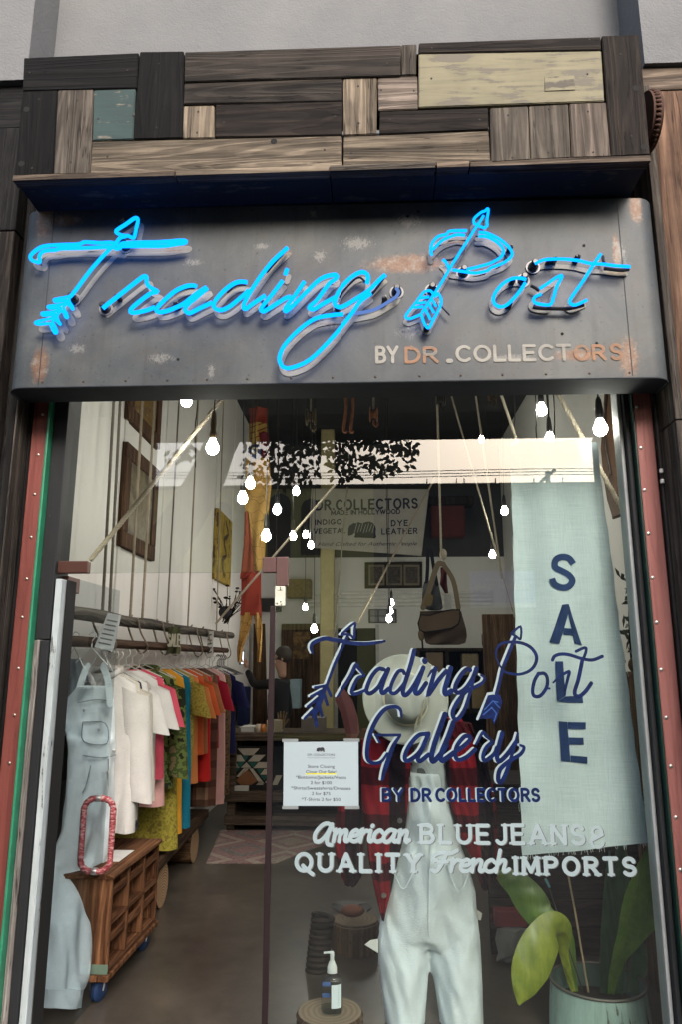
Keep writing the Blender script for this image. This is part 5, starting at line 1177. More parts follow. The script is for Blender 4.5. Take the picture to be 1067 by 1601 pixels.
for k, (xa_, xb_, y_) in enumerate(((100,132,1042),(118,168,1036),(140,176,1046))):
    p = at((xa_+xb_)/2, 1012, .7+.04*k); tag(obj('wire_hanger', MB().tube([at(xa_,y_,.7+.04*k), p, at(xb_,y_+4,.7+.04*k)], .0032, 6).tube(smooth([p, p+Vector((0,0,.03)), p+Vector((.02,0,.06)), p+Vector((0,0,.075)), p+Vector((-.018,0,.06))],4), .003, 6), m_wire), ('left','middle','right')[k]+'most white wire hanger behind the open glass door', 'hanger')
tag(obj('denim_shirt', MB().loft(panel2(dens([(1030,92,128),(1060,90,136),(1110,88,128),(1150,90,112)]), .84, .90, .06)), cloth('grey_denim',(.30,.33,.37))), 'grey denim shirt left of the overalls behind the door', 'shirt', 'clothes hanging on the rail')
tag(obj('dark_coat', MB().loft(panel2(dens([(1120,84,108),(1200,78,110),(1290,74,110),(1350,70,108),(1365,68,90)]), .80, .94, .06)), cloth('charcoal',(.045,.043,.04))), 'charcoal coat hanging behind the pale overalls', 'coat', 'clothes hanging on the rail')
pt = tag(obj('paper_list', MB().loft([[at(158+14*u,958+52*u*.9,.62)+Vector((-.02*math.cos(3*u),0,0)) for u in (0,)]+[at(188-4*u,960,.62) for u in (0,)]+[at(176,1016,.6)]+[at(146,1012,.6)]]*1) if False else MB().quadbox([at(147,1012,.72), at(176,1018,.72), at(189,962,.78), at(168,958,.78)], (0,.003,0)), plain('paper_grey',(.42,.43,.43),.8)), 'tilted grey price sheet hung on the rail behind the glass door', 'price tag')
_m = MB()
for k in range(6):
    u = .15+.13*k; a, b_ = at(147,1012,.718).lerp(at(168,958,.778), u), at(176,1018,.718).lerp(at(189,962,.778), u); _m.ribbon([a.lerp(b_,.15), a.lerp(b_,.8)], .007)
obj('print_lines', _m, plain('print_grey',(.12,.12,.12),.8), pt)
yt = railY(332, XRL+.06)
wt_ = tag(obj('white_tag', MB().quadbox([at(322,1027,yt), at(332,1027,yt), at(334,987,yt), at(325,987,yt)], (0,.003,0)), plain('tag_white',(.62,.61,.57),.8)), 'long white paper tag at the far end of the clothes rail', 'tag')
_m = MB()
for k in range(5): _m.ribbon([at(325,1021-k*7,yt-.002), at(330,1021-k*7+random.uniform(-2,2),yt-.002)], .012)
obj('print_marks', _m, plain('print_grey',(.12,.12,.12),.8), wt_)
ys_ = railY(269, XRL+.07)
sc_ = thing('sale_cloth', 'small olive cloth lettered SALE draped over the rail', 'sign', at(269,1024,ys_))
obj('cloth', MB().loft(panel(dens([(980,262,282),(1000,261,281),(1022,260,281)]), ys_, .02)), cloth('olive_cloth',(.10,.105,.055)), sc_)
obj('lettering', write_line(MB(), 'SALE', at(262,1010,ys_-.03), at(280,1010,ys_-.03), at(262,992,ys_).z-at(262,1010,ys_).z, .012, sp=.3), plain('cream_letter',(.5,.48,.38),.8), sc_)
ap = thing('dried_bouquet', 'dark dried branches and small camera bag hung in the far corner of the left wall', 'bouquet', at(352,945,4.6))
_m = MB()
for k in range(30): a = at(352+random.uniform(-5,5), 966+random.uniform(-4,10), 4.6); tp_ = Vector((random.uniform(-.16,.2),random.uniform(-.08,.08),random.uniform(.12,.34))); _m.tube(smooth([a, a+tp_*.5+Vector((.02,0,.01)), a+tp_],3), [.006,.005,.0045,.004,.0035,.003,.0025], 5); _m.sphere(a+tp_, random.uniform(.008,.02), 6, 1.5, .6, .7)
obj('twigs', _m, m_dkw, ap); obj('pouch', MB().sphere(at(352,957,4.6), .06, 14, 1.2,.7,1.1), plain('pouch_black',(.015,.016,.02),.7), ap)

# ------------------------------------------------------------------ crate trolley, bench, rug, counter
m_cr = wood('crate_wood', (.085,.035,.016), (.26,.125,.06), 'z'); m_crx = wood('crate_wood_y', (.085,.035,.016), (.26,.125,.06), 'y')
B0, B1 = atz(167,1524,.125), atz(243,1440,.125); U = (B1-B0); Lc = U.length; U.normalize(); V = Vector((-U.y, U.x, 0)); hC = at(246,1318,B1.y).z-.125
if V.x > 0: V = -V
WD = .24
TM = Matrix((( U.x, V.x, 0, B0.x),(U.y, V.y, 0, B0.y),(0,0,1,0),(0,0,0,1)))
ct = thing('crate_trolley', 'brown wooden crate cabinet on blue caster wheels under the hanging shirts', 'trolley', (B0.x, B0.y, 0))
def tb(name, a, b_, mt, parent=ct, r=.004, lab=None): return obj(name, MB().bbox(a, b_, r, TM), mt, parent, lab)
tb('base_board', (-.02,-.01,.10), (Lc+.02, WD+.01, .124), m_cr); 
tb('end_panel', (0,0,.125), (.018,WD,.125+hC), m_cr); tb('end_panel', (Lc-.018,0,.125), (Lc,WD,.125+hC), m_cr)
tb('back_panel', (.019,WD-.014,.126), (Lc-.019,WD,.125+hC), m_crx); tb('top_panel', (-.012,-.012,.126+hC), (Lc+.012,WD+.01,.146+hC), m_crx)
tb('green_board', (-.004,-.002,.126), (-.0005,WD,.165), plain('faded_green',(.10,.15,.11),.8), ct, .001)
for k in range(4):
    z = .125+hC*k/4*.999; 
    if k in (0,2): tb('shelf', (.019,0,z+.001), (Lc-.019,WD-.015,z+.02), m_crx)
for k in range(1, 3): tb('divider', (Lc*k/3-.011,0,.146), (Lc*k/3+.011,WD-.016,.124+hC), m_cr)
for k in range(3):
    for j in range(2): tb('slat', (Lc*k/3+.02,.004,.15+hC*(.24+.5*j)), (Lc*(k+1)/3-.02,.016,.185+hC*(.24+.5*j)), m_crx, ct, .002)
tb('sale_paper', (Lc*.30,.05,.1475+hC), (Lc*.62,.22,.149+hC), plain('paper_white',(.62,.62,.6),.8), ct, .0005)
m_cas = plain('caster_blue', (.012,.03,.085), .4); m_stl = plain('steel',(.6,.6,.6),.3,.9)
for u, v in ((.05,.05),(Lc-.05,.05),(.05,WD-.05),(Lc-.05,WD-.05)):
    c_ = TM @ Vector((u, v, .045)); cs = obj('caster', MB().lathe([(0,-.016),(.036,-.016),(.045,-.008),(.045,.008),(.036,.016),(0,.016)], 22, Matrix.Translation(c_) @ Matrix.Rotation(R(90),4,'X') @ Matrix.Rotation(R(70),4,'Y'), False), m_cas, ct)
    f_ = MB(); 
    ax = (Matrix.Rotation(R(90),4,'X') @ Matrix.Rotation(R(70),4,'Y')) @ Vector((0,0,1))
    for s_ in (-.021,.021): f_.tube([c_+ax*s_, c_+ax*s_+Vector((.006,.006,.045)), Vector((c_.x,c_.y,.098))+ax*s_], .004, 6)
    f_.lathe([(.028,.092),(.028,.0985),(0,.0985)], 12, Matrix.Translation((c_.x,c_.y,0))); obj('caster_fork', f_, m_stl, cs)
n0, n1 = atz(262,1418,0), atz(311,1348,0)
bn_ = thing('log_bench', 'rough plank bench resting on two cut logs beyond the trolley', 'bench', n0)
dlog = .13
m_log = wood('log_side', (.10,.055,.03), (.27,.16,.09), 'x')
def endwood():
    q = NT('log_end'); wv = q.n('ShaderNodeTexWave', wave_type='RINGS', rings_direction='X'); wv.inputs['Scale'].default_value = 20; wv.inputs['Distortion'].default_value = 1.5
    q.l(q.co((1,1,1), rnd=False), wv.inputs['Vector']); q.base(q.ramp(wv.outputs['Fac'], [(.2,(.20,.115,.06)),(.8,(.36,.24,.14))])); q.set(.85); return q.m
m_end = endwood()
for p in (n0, n1):
    T = Matrix.Translation(p+Vector((-.04,0,dlog-.005))) @ Matrix.Rotation(R(90),4,'Y')
    lg = obj('log', MB().lathe([(dlog,-.42),(dlog*1.01,-.2),(dlog,0)], 22, T, False), m_log, bn_); obj('log_face', MB().lathe([(0,.001),(dlog*.98,.001),(dlog*.98,-.004)], 22, T, False), m_end, lg)
du = (n1-n0).normalized(); z_ = 2*dlog-.004
q_ = [n0-du*.62+Vector((-.02,0,z_)), n1+du*.35+Vector((.0,0,z_)), n1+du*.35+Vector((-.36,0,z_)), n0-du*.62+Vector((-.38,0,z_))]
obj('plank', MB().quadbox(q_, (0,0,.055)), wood('bench_wood', (.045,.026,.016), (.15,.09,.055), 'y'), bn_)
pc = n0.lerp(n1,.78)+Vector((-.14,0,z_+.0565)); tag(obj('price_card', MB().box(pc+Vector((-.06,-.05,0)), pc+Vector((.06,.05,.002))), plain('paper_white',(.62,.62,.6),.8)), 'small white card lying on the plank bench', 'card')
ra, rb, rc_, rd = atz(322,1349,.006), atz(432,1349,.006), atz(560,1298,.006), atz(345,1298,.006)
rg = NT('woven_rug'); c_ = rg.co((1,1,1), rnd=False); sx = rg.n('ShaderNodeSeparateXYZ'); rg.l(c_, sx.inputs[0])
def absm(sock, ce, per):
    a = rg.n('ShaderNodeMath', operation='SUBTRACT'); a.inputs[1].default_value = ce; rg.l(sock, a.inputs[0]); b_ = rg.n('ShaderNodeMath', operation='PINGPONG'); b_.inputs[1].default_value = per; rg.l(a.outputs[0], b_.inputs[0]); return b_.outputs[0]
ad = rg.n('ShaderNodeMath', operation='ADD'); rg.l(absm(sx.outputs['X'], 0, .34), ad.inputs[0]); rg.l(absm(sx.outputs['Y'], 0, .3), ad.inputs[1])
rg.base(rg.mix(.25, rg.ramp(ad.outputs[0], [(.0,(.16,.10,.06)),(.14,(.12,.02,.018)),(.22,(.22,.16,.11)),(.3,(.13,.022,.02)),(.42,(.05,.035,.03)),(.5,(.14,.03,.025))], 'CONSTANT'), rg.noise(c_, 40, 4))); rg.set(.95, 0, .1)
tag(obj('floor_rug', MB().quadbox([ra, rb, rc_, rd], (0,0,-.0055)), rg.m), 'worn reddish diamond patterned rug on the floor before the counter', 'rug')
YT_ = 4.0; m_cnt = wood('counter_wood', (.08,.06,.045), (.22,.17,.13), 'x')
ct2 = thing('display_counter', 'low rustic wooden counter with shelves and quilt front', 'counter', (at(460,1300,YT_).x, YT_, 0))
xl_, xr_ = at(352,1200,YT_).x, at(546,1200,YT_).x
for py, th in ((1146,.07),(1238,.09),(1276,.08)):
    z = at(420,py,YT_).z; obj('shelf_board', MB().bbox((xl_, YT_, z-th), (xr_, YT_+.55, z), .006), m_cnt, ct2)
for x in (xl_+.02, xr_-.06): obj('leg', MB().bbox((x, YT_+.03, 0), (x+.07, YT_+.1, at(420,1146,YT_).z-.072), .006), m_cnt, ct2)
obj('back_board', MB().box((xl_, YT_+.56, 0), (xr_, YT_+.58, at(420,1146,YT_).z-.01)), m_dkw, ct2)
ql = thing('patchwork_quilt', 'cream green and brown triangle patchwork hung in the counter front', 'quilt', at(400,1236,YT_-.02))
zq0, zq1 = at(400,1237,YT_).z+.002, at(400,1168,YT_).z
obj('ground', MB().box((xl_+.1, YT_+.07, zq0), (xr_-.06, YT_+.085, zq1)), plain('quilt_black',(.015,.016,.016),.9), ql)
def tri(col, lst, nm):
    m_ = MB()
    for pts in lst: m_.poly([at(330+x/4.639, 1100+y/4.639, YT_+.066) for x, y in pts], (0,.003,0))
    obj(nm, m_, col, ql)
tri(plain('quilt_cream',(.46,.42,.35),.9), [[(235,375),(305,375),(350,325),(190,325)],[(180,420),(245,420),(215,372),(160,372)],[(265,420),(345,420),(395,372),(310,372)],[(175,465),(205,465),(180,425),(165,425)],[(215,465),(290,465),(255,425)],[(305,468),(405,468),(432,424),(345,424)],[(180,530),(205,530),(275,470),(235,470)],[(275,470),(350,580),(385,580),(300,470)],[(325,590),(380,590),(355,560)],[(355,515),(430,515),(430,474),(385,474)],[(390,570),(425,590),(430,530)],[(440,590),(480,590),(515,520),(470,520)]], 'cream_patches')
tri(plain('quilt_green',(.02,.11,.085),.9), [[(245,420),(270,378),(225,378)],[(190,462),(215,462),(240,422),(190,422)],[(265,423),(340,423),(305,466)],[(180,500),(205,468),(180,468)],[(330,474),(375,474),(352,514)],[(355,520),(415,520),(385,560)]], 'green_patches')
tri(plain('quilt_brown',(.22,.10,.045),.9), [[(180,560),(215,590),(290,590),(335,560),(285,500),(250,470),(215,510)]], 'brown_patches')
backbox('white_book', 'stack of white books at the left end of the counter top', 'books', 376, 1136, 397, 1145, YT_+.1, .2, plain('book_white',(.5,.5,.47),.7), .004)
backbox('tan_box', 'small tan woven box on the counter behind the door channel', 'box', 416, 1126, 440, 1145, YT_+.1, .15, plain('tan_box',(.32,.27,.19),.8), .006)
backbox('white_magazine', 'white magazine lying on the lower shelf before the quilt', 'magazine', 366, 1229, 388, 1237, YT_+.0, .04, plain('book_white',(.5,.5,.47),.7), .003)
backbox('case_lid', 'grey brown flat case on the counter top right of the door channel', 'case', 470, 1122, 508, 1145, YT_+.1, .25, plain('case_grey',(.16,.14,.12),.7), .006)
sg2 = thing('wooden_hand', 'wooden artist hand standing on the counter right of the door channel', 'ornament', at(440,1145,YT_+.2))
_m = MB(); h0 = at(440,1140,YT_+.2); _m.tube([h0, h0+Vector((0,0,.09))], [.03,.035], 8)
for k in range(4): _m.tube(smooth([h0+Vector((-.03+.02*k,0,.085)), h0+Vector((-.035+.024*k,-.005,.13)), h0+Vector((-.04+.03*k,-.012,.165-.01*abs(k-1.5)))],3), .009, 6)
_m.tube([h0+Vector((.03,0,.04)), h0+Vector((.065,-.01,.09))], .01, 6)
obj('hand', _m, wood('pale_hand_wood',(.2,.13,.07),(.4,.28,.17),'z'), sg2)
tag(obj('pink_cloth', MB().loft(panel([(1078,525,540),(1095,524,552),(1120,535,560),(1150,542,564),(1172,546,566)], 3.9, .1)), cloth('dusty_pink',(.32,.14,.15))), 'dusty pink cloth slumped on the right end of the counter', 'cloth')
for k, (x, lab) in enumerate(((404,'tiny lit candle globe on the counter left of the tan box'),(411,'small orange jar beside the tan box on the counter'))):
    p = at(x,1144,YT_+.12); tag(obj('small_jar', MB().lathe([(0,0),(.03,0),(.038,.03),(.03,.06),(.018,.07)], 14, Matrix.Translation(p)), plain('jar%d' % k, ((.5,.42,.33),(.40,.15,.04))[k], .2)), lab, 'jar')
tag(obj('trouser_stack', MB().bbox((at(371,1080,6.0).x, 6.0, at(371,1135,6.0).z), (at(386,1080,6.0).x, 6.3, at(371,1074,6.0).z), .02), cloth('indigo',(.012,.02,.06))), 'dark indigo trousers hanging left of the person in black', 'trousers')
lm = tag(obj('leaning_mirror', MB().quadbox([at(394,1135,6.9), at(418,1135,6.9), at(414,975,6.9), at(396,975,6.9)], (0,.03,0)), wood('tall_board',(.05,.03,.02),(.14,.09,.05),'z')), 'tall brown carved board standing behind the raised arm', 'board')

# ------------------------------------------------------------------ person
Yp = 5.2
def P3(px, py, dy=0): return at(px, py, Yp+dy)
pe = thing('person', 'person in black clothes seen from the side, raising a phone in one hand', 'person', (P3(432,1100).x, Yp, 0))
def skin_mesh(nodes, edges, lvl=2):
    me = bpy.data.meshes.new('sk'); me.from_pydata([tuple(n[0]) for n in nodes], edges, []); o = bpy.data.objects.new('sk', me); COL.objects.link(o)
    m1 = o.modifiers.new('s','SKIN'); m1.use_smooth_shade = True
    for i, n in enumerate(nodes):
        sv = me.skin_vertices[0].data[i]; sv.radius = n[1] if isinstance(n[1], tuple) else (n[1], n[1]); sv.use_root = (i == 0)
    m2 = o.modifiers.new('d','SUBSURF'); m2.levels = lvl; m2.render_levels = lvl
    dg = bpy.context.evaluated_depsgraph_get(); r_ = bpy.data.meshes.new_from_object(o.evaluated_get(dg)); bpy.data.objects.remove(o)
    mb = MB(); mb.add([v.co.copy() for v in r_.vertices], [list(p.vertices) for p in r_.polygons], True); bpy.data.meshes.remove(r_); return mb
hx, hz = P3(440,1030).x, P3(440,1030).z; bx = P3(434,1100).x
H = hz+.11; hip = H*.52; sh = hz-.24
V3 = lambda x, y, z: Vector((x, Yp+y, z))
el, ha = P3(400,1072), P3(386,1040)
nodes = [(V3(bx+.01,0,hip),(.15,.13)),(V3(bx,0,hip+.2),(.135,.12)),(V3(bx+.01,0,sh-.12),(.16,.14)),(V3(hx+.01,0,sh),(.10,.09)),
  (V3(bx-.05,-.14,sh-.02),.062),(el+Vector((.0,-.1,0)),.05),(ha+Vector((.01,-.06,-.05)),.036),
  (V3(bx+.05,.17,sh-.03),.062),(V3(bx+.1,.22,sh-.32),.047),(V3(bx-.0,.2,sh-.55),.036),
  (V3(bx,-.09,hip-.08),.10),(V3(bx-.02,-.09,hip*.52),.07),(V3(bx,-.09,.09),.05),(V3(bx-.14,-.09,.04),.045),
  (V3(bx+.02,.09,hip-.08),.10),(V3(bx+.04,.09,hip*.52),.07),(V3(bx+.06,.09,.09),.05),(V3(bx-.08,.09,.04),.045)]
obj('clothes', skin_mesh(nodes, [(0,1),(1,2),(2,3),(2,4),(4,5),(5,6),(2,7),(7,8),(8,9),(0,10),(10,11),(11,12),(12,13),(0,14),(14,15),(15,16),(16,17)]), plain('black_cloth',(.006,.006,.007),.9), pe)
m_skin = plain('skin', (.36,.20,.14), .55, 0, .08); m_hair = plain('hair_dark', (.03,.02,.014), .7, 0, .3)
hd_ = skin_mesh([(V3(hx+.01,0,sh+.02),.052),(V3(hx+.008,0,sh+.1),.05),(V3(hx-.005,0,hz-.06),(.062,.06)),(V3(hx-.01,0,hz+.02),(.085,.072)),(V3(hx+.005,0,hz+.075),(.075,.065)),(V3(hx-.085,0,hz-.015),.014),(V3(hx-.075,0,hz-.065),.018)], [(0,1),(1,2),(2,3),(3,4),(3,5),(2,6)])
hn0 = ha+Vector((.005,-.06,-.03)); wr = hn0
body = hd_
fing = MB()
hnodes = [(wr,.026),(wr+Vector((-.005,-.005,.055)),(.036,.018))]; hed = [(0,1)]
for k in range(4):
    b0 = wr+Vector((-.03+.0*k, -.025+.016*k, .065+.014*k)); i0 = len(hnodes)
    hnodes += [(b0,.0085),(b0+Vector((-.03,-.012,.012)),.008),(b0+Vector((-.055+.004*k,.004,.008)),.007)]; hed += [(1,i0),(i0,i0+1),(i0+1,i0+2)]
i0 = len(hnodes); hnodes += [(wr+Vector((.012,-.02,.06)),.010),(wr+Vector((-.005,-.045,.10)),.009)]; hed += [(1,i0),(i0,i0+1)]
hand = skin_mesh(hnodes, hed, 1); body.add(hand.v, hand.f, True)
obj('head', body, m_skin, pe)
hr_ = MB().sphere((hx+.022, Yp, hz+.045), .098, 16, 1, .92, 1.0)
obj('hair', hr_, m_hair, pe)
for sgn in (-1,): obj('eye', MB().sphere((hx-.085, Yp-.032, hz+.012), .009, 8), plain('eye_dark',(.02,.015,.012),.3), pe)
obj('ear', MB().sphere((hx+.015, Yp-.075, hz), .022, 10, .6,.4,1), m_skin, pe)
ph = thing('phone', 'phone with bright screen held up by the person in black', 'phone', wr+Vector((-.045,-.02,.05)))
pp = wr+Vector((-.055,0,.11)); PM = Matrix.Translation(pp) @ Matrix.Rotation(R(-35),4,'Z')
obj('case', MB().bbox((-.038,-.005,-.075),(.038,.005,.075),.004,PM), plain('phone_black',(.01,.01,.011),.3), ph); obj('screen', MB().box((-.004,-.0066,-.066),(.033,-.0052,.066),PM), emit('phone_screen',(.8,.86,.9),.7), ph)

# ------------------------------------------------------------------ bags
Yg = 3.2
def gp(x, y, dy=0): return at(640+x/8.892, 860+y/8.892, Yg+dy)
bg1 = thing('grey_shoulder_bag', 'small dark grey cloth bag with tan patch, upper one on the hook', 'bag', gp(320,830))
rows = [(440,215,400),(520,195,425),(620,185,445),(720,185,465),(800,195,475),(832,260,450)]
obj('body', MB().loft(panel(dens([(860+r_[0]/8.892, 640+r_[1]/8.892, 640+r_[2]/8.892) for r_ in rows]), Yg, .12)), cloth('bag_grey',(.065,.068,.075)), bg1)
obj('strap', MB().ribbon(smooth([gp(250,440,-.03), gp(262,250,-.03), gp(265,0,-.03)],3), .03), cloth('strap_black',(.02,.022,.028)), bg1); obj('strap', MB().ribbon(smooth([gp(395,480,-.03), gp(350,260,-.03), gp(310,0,-.03)],3), .03), cloth('strap_black',(.02,.022,.028)), bg1)
obj('patch', MB().poly([gp(*p,-.075) for p in ((215,780),(330,770),(340,640),(300,600),(230,640))], (0,.01,0)), cloth('tan_patch',(.22,.16,.08)), bg1)
bg2 = thing('brown_satchel', 'wide brown canvas satchel with flap hanging under the grey bag', 'bag', gp(450,1300))
rows = [(850,160,730),(960,150,760),(1100,185,800),(1200,210,810),(1290,240,790),(1315,300,700)]
obj('body', MB().loft(panel(dens([(860+r_[0]/8.892, 640+r_[1]/8.892, 640+r_[2]/8.892) for r_ in rows]), Yg+.06, .14)), cloth('satchel_brown',(.10,.072,.055)), bg2)
fl_ = [gp(x,y,-.035) for x, y in ((165,900),(300,905),(450,855),(600,830),(710,830),(715,950),(690,1030),(600,1085),(400,1120),(220,1140),(150,1110),(130,1020))]
obj('flap', MB().poly(fl_[::-1], (0,.015,0)), cloth('satchel_flap',(.17,.12,.085)), bg2)
obj('piping', MB().tube([p+Vector((0,-.002,0)) for p in fl_], .006, 6, True), cloth('strap_black',(.02,.022,.028)), bg2)
obj('strap', MB().ribbon(smooth([gp(200,800,-.06), gp(300,500,-.08), gp(400,210,-.08), gp(480,195,-.08)],4), .045), cloth('strap_tan',(.24,.19,.13)), bg2); obj('strap', MB().ribbon(smooth([gp(480,195,-.02), gp(620,430,-.0), gp(690,800,-.0)],4), .04), cloth('strap_tan',(.24,.19,.13)), bg2)
hk = thing('hook_knot', 'pale knotted rope end with iron hook carrying the two bags', 'hook', gp(480,200,-.1))
obj('knot', MB().sphere(gp(480,60,-.05), .032, 10, 1,1,1.5).tube(smooth([gp(470,90,-.05), gp(475,180,-.05), gp(400,205,-.05), gp(385,170,-.05)],4), .008, 6), m_rope2, hk)
tag(obj('red_strap', MB().loft(panel(dens([(860+r_[0]/8.892, 640+r_[1]/8.892, 640+r_[2]/8.892) for r_ in ((240,440,540),(350,450,530),(480,430,535),(600,500,550))]), Yg+.08, .03)), cloth('oxblood_leather',(.10,.02,.02))), 'oxblood leather strap dangling behind the bag hook', 'strap')
backbox('white_card', 'white card with dark print behind the bags', 'card', 696, 929, 707, 954, Yg+.12, .004, plain('paper_white',(.62,.62,.6),.8), .001)

# ------------------------------------------------------------------ SALE cloth
Ya = .14
qc = [(799,690),(936,690),(1015,1318),(818,1338)]     # tl tr br bl in pixels
def cloth_pt(u, v, off=0):                            # u 0..1 left-right, v 0..1 top-bottom
    a = [qc[0][i]+(qc[1][i]-qc[0][i])*u for i in (0,1)]; b_ = [qc[3][i]+(qc[2][i]-qc[3][i])*u for i in (0,1)]
    p = at(a[0]+(b_[0]-a[0])*v, a[1]+(b_[1]-a[1])*v, Ya)
    w_ = .012*math.sin(u*7+.6+v*1.5)*(1-.5*v)+.008*math.sin(u*15-v*2.2)*(1-.6*v)+.004*math.sin(v*21+u*5)
    return p+Vector((0, w_-off, 0))
sl_ = thing('sale_banner', 'long pale blue grey linen cloth stencilled SALE hanging in the window', 'banner', cloth_pt(.5,1))
mb = MB(); nu, nv = 40, 90
mb.add([cloth_pt(i/nu+(.004*math.sin(j*.7) if i in (0,nu) else 0), j/nv) for j in range(nv+1) for i in range(nu+1)], [(j*(nu+1)+i, (j+1)*(nu+1)+i, (j+1)*(nu+1)+i+1, j*(nu+1)+i+1) for j in range(nv) for i in range(nu)], True)
lq = NT('pale_linen'); t1 = lq.noise(lq.co((340,340,9), rnd=False), 1, 3, .6); t2 = lq.noise(lq.co((9,9,340), rnd=False), 1, 3, .6); t3 = lq.noise(lq.co((2,2,2), rnd=False), 2, 5)
cc = lq.ramp(t3, [(.3,(.48,.56,.59)),(.7,(.56,.64,.665))]); cc = lq.mix(lq.ramp(lq.mix(.5,t1,t2), [(.35,(.55,.55,.55)),(.6,(0,0,0))]), cc, (.34,.41,.43))
lq.base(cc); lq.set(.95, 0, .1); lq.bump(lq.mix(.5,t1,t2), .3, .002)
obj('cloth', mb, lq.m, sl_)
def inv(px, py):                                      # pixel -> (u, v) on the cloth
    u = v = .5
    for _ in range(30):
        lx = qc[0][0]+(qc[3][0]-qc[0][0])*v; rx = qc[1][0]+(qc[2][0]-qc[1][0])*v; u = (px-lx)/(rx-lx)
        ty = qc[0][1]+(qc[1][1]-qc[0][1])*u; by = qc[3][1]+(qc[2][1]-qc[3][1])*u; v = (py-ty)/(by-ty)
    return u, v
m_ink = plain('stencil_navy', (.010,.030,.105), .8, 0, .3)
def snap_y(p):
    return min(((a.x-p.x)**2+(a.z-p.z)**2, a.y) for a in CP)[1]-.0042
CP = [cloth_pt(i/60, .25+.6*j/130) for j in range(131) for i in range(14, 54)]
def st_letter(poly, nm):
    bm = bmesh.new(); vs = [bm.verts.new(cloth_pt(*inv(*p), .0042)) for p in poly]; f = bm.faces.new(vs)
    bmesh.ops.triangulate(bm, faces=[f])
    for _ in range(2): bmesh.ops.subdivide_edges(bm, edges=bm.edges[:], cuts=1)
    m_ = MB()
    m_.frombm(bm)
    for p in m_.v: p.y = snap_y(p)
    return m_
S_ = smooth([(898,884),(890,873),(879,870),(868,876),(867,888),(878,894),(890,899),(896,908),(890,917),(878,919),(867,914),(862,904)], 3)
_S = MB(); _S.ribbon([cloth_pt(*inv(p[0], p[1]), .0042) for p in [(v.x, v.y) for v in smooth([(a,b_,0) for a,b_ in [(897,882),(890,873),(879,871),(869,876),(868,887),(878,893),(889,899),(895,908),(889,917),(878,919),(867,914),(863,905)]],4)]], .026, caps=False)
obj('letter_S', _S, m_ink, sl_)
_A = MB()
for poly in ([(859,1004),(874,1007),(891,950),(885,945),(878,946)],[(895,965),(889,945),(884,945),(899,1006),(911,1009)],[(880,982),(880,993),(897,993),(893,983)]): m_ = st_letter(poly,''); _A.add(m_.v, m_.f)
for k, v in enumerate(_A.v): v.y -= .0008*(k % 3 == 9)
obj('letter_A', _A, m_ink, sl_)
_L = MB()
for poly in ([(868,1034),(880,1034),(884,1088),(871,1096)],[(871,1096.5),(884,1088.5),(911,1087),(912,1099),(890,1098)]): m_ = st_letter(poly,''); _L.add(m_.v, m_.f)
obj('letter_L', _L, m_ink, sl_)
_E = MB()
for poly in ([(873,1127),(886,1128),(891,1190),(877,1189)],[(886.5,1128),(916,1129),(916,1140),(887,1139)],[(888,1152),(912,1153),(913,1164),(889,1163)],[(891,1180),(919,1183),(919,1194),(891.5,1190)]): m_ = st_letter(poly,''); _E.add(m_.v, m_.f)
obj('letter_E', _E, m_ink, sl_)
fr = MB()
for k in range(60):
    u = random.random(); v = random.choice([1]*2+[random.uniform(.1,.95)])
    if v < 1: u = random.choice([0,1]); p = cloth_pt(u, v); fr.tube(smooth([p, p+Vector(((-1 if u == 0 else 1)*random.uniform(.003,.012),-.004,-.01)), p+Vector(((-1 if u == 0 else 1)*random.uniform(.0,.01),-.004,-random.uniform(.015,.05)))],3), .0007, 4)
    else: p = cloth_pt(u, 1); fr.tube([p, p+Vector((random.uniform(-.006,.006),-.002,-random.uniform(.005,.018)))], .0007, 4)
obj('frayed_threads', fr, plain('thread_pale',(.45,.5,.48),.9), sl_)
tag(obj('striped_cord', rope([at(984,1100,.2), at(996,1190,.2), at(1010,1300,.18), at(1012,1322,.18)], .0075, .03, True, 2), m_rope), 'twisted pale cord hanging along the right edge of the SALE cloth', 'cord')

# ------------------------------------------------------------------ notice on the glass
Yn = -.0068
nc = thing('paper_notice', 'white store closing notice taped to the window glass', 'notice', at(502,1259,Yn))
obj('sheet', MB().quadbox([at(442.5,1260,Yn), at(561.5,1260,Yn), at(561,1159,Yn), at(443.5,1160,Yn)], (0,.0008,0)), plain('notice_paper',(.35,.42,.45),.7,0,.03), nc)
m_txt = plain('notice_ink', (.03,.03,.032), .8)
for body_, cy, hp, wp in (('Store Closing',1200.5,5,42),('Close Out Sale!',1209,5,47),('*Bottoms/Jackets/Vests',1217.5,5,80),('2 for $100',1226,5,33),('*Shirts/Sweatshirts/Dresses',1234.5,5,94),('2 for $75',1243,5,29),('*T-Shirts 2 for $50',1252,5,61)):
    textmesh(body_, 502, cy, Yn-.0006, hp, wp, m_txt, nc)
textmesh('DR. COLLECTORS', 502, 1181.5, Yn-.0006, 3.4, 43, m_txt, nc); textmesh('Hand Crafted for Authentic People', 502, 1185.5, Yn-.0006, 2.4, 43, plain('notice_grey',(.2,.2,.21),.8), nc, .3)
obj('bear_emblem', bear(MB(), 501, 1172, Yn-.0006, 6.3), m_txt, nc)
obj('highlight', MB().quadbox([at(478,1210.8,Yn-.0003), at(526,1210.8,Yn-.0003), at(526,1208.6,Yn-.0003), at(478,1208.6,Yn-.0003)], (0,.0002,0)), plain('highlighter',(.65,.62,.06),.7), nc)
for x0, x1_, y in ((441,466,1156.5),(538,563,1156),(441,466,1261.5),(540,563,1261.5)): obj('tape', MB().quadbox([at(x0,y+3.5,Yn-.0004), at(x1_,y+3.5,Yn-.0004), at(x1_,y-1.5,Yn-.0004), at(x0,y-1.5,Yn-.0004)], (0,.0003,0)), plain('clear_tape',(.22,.24,.24),.3), nc)
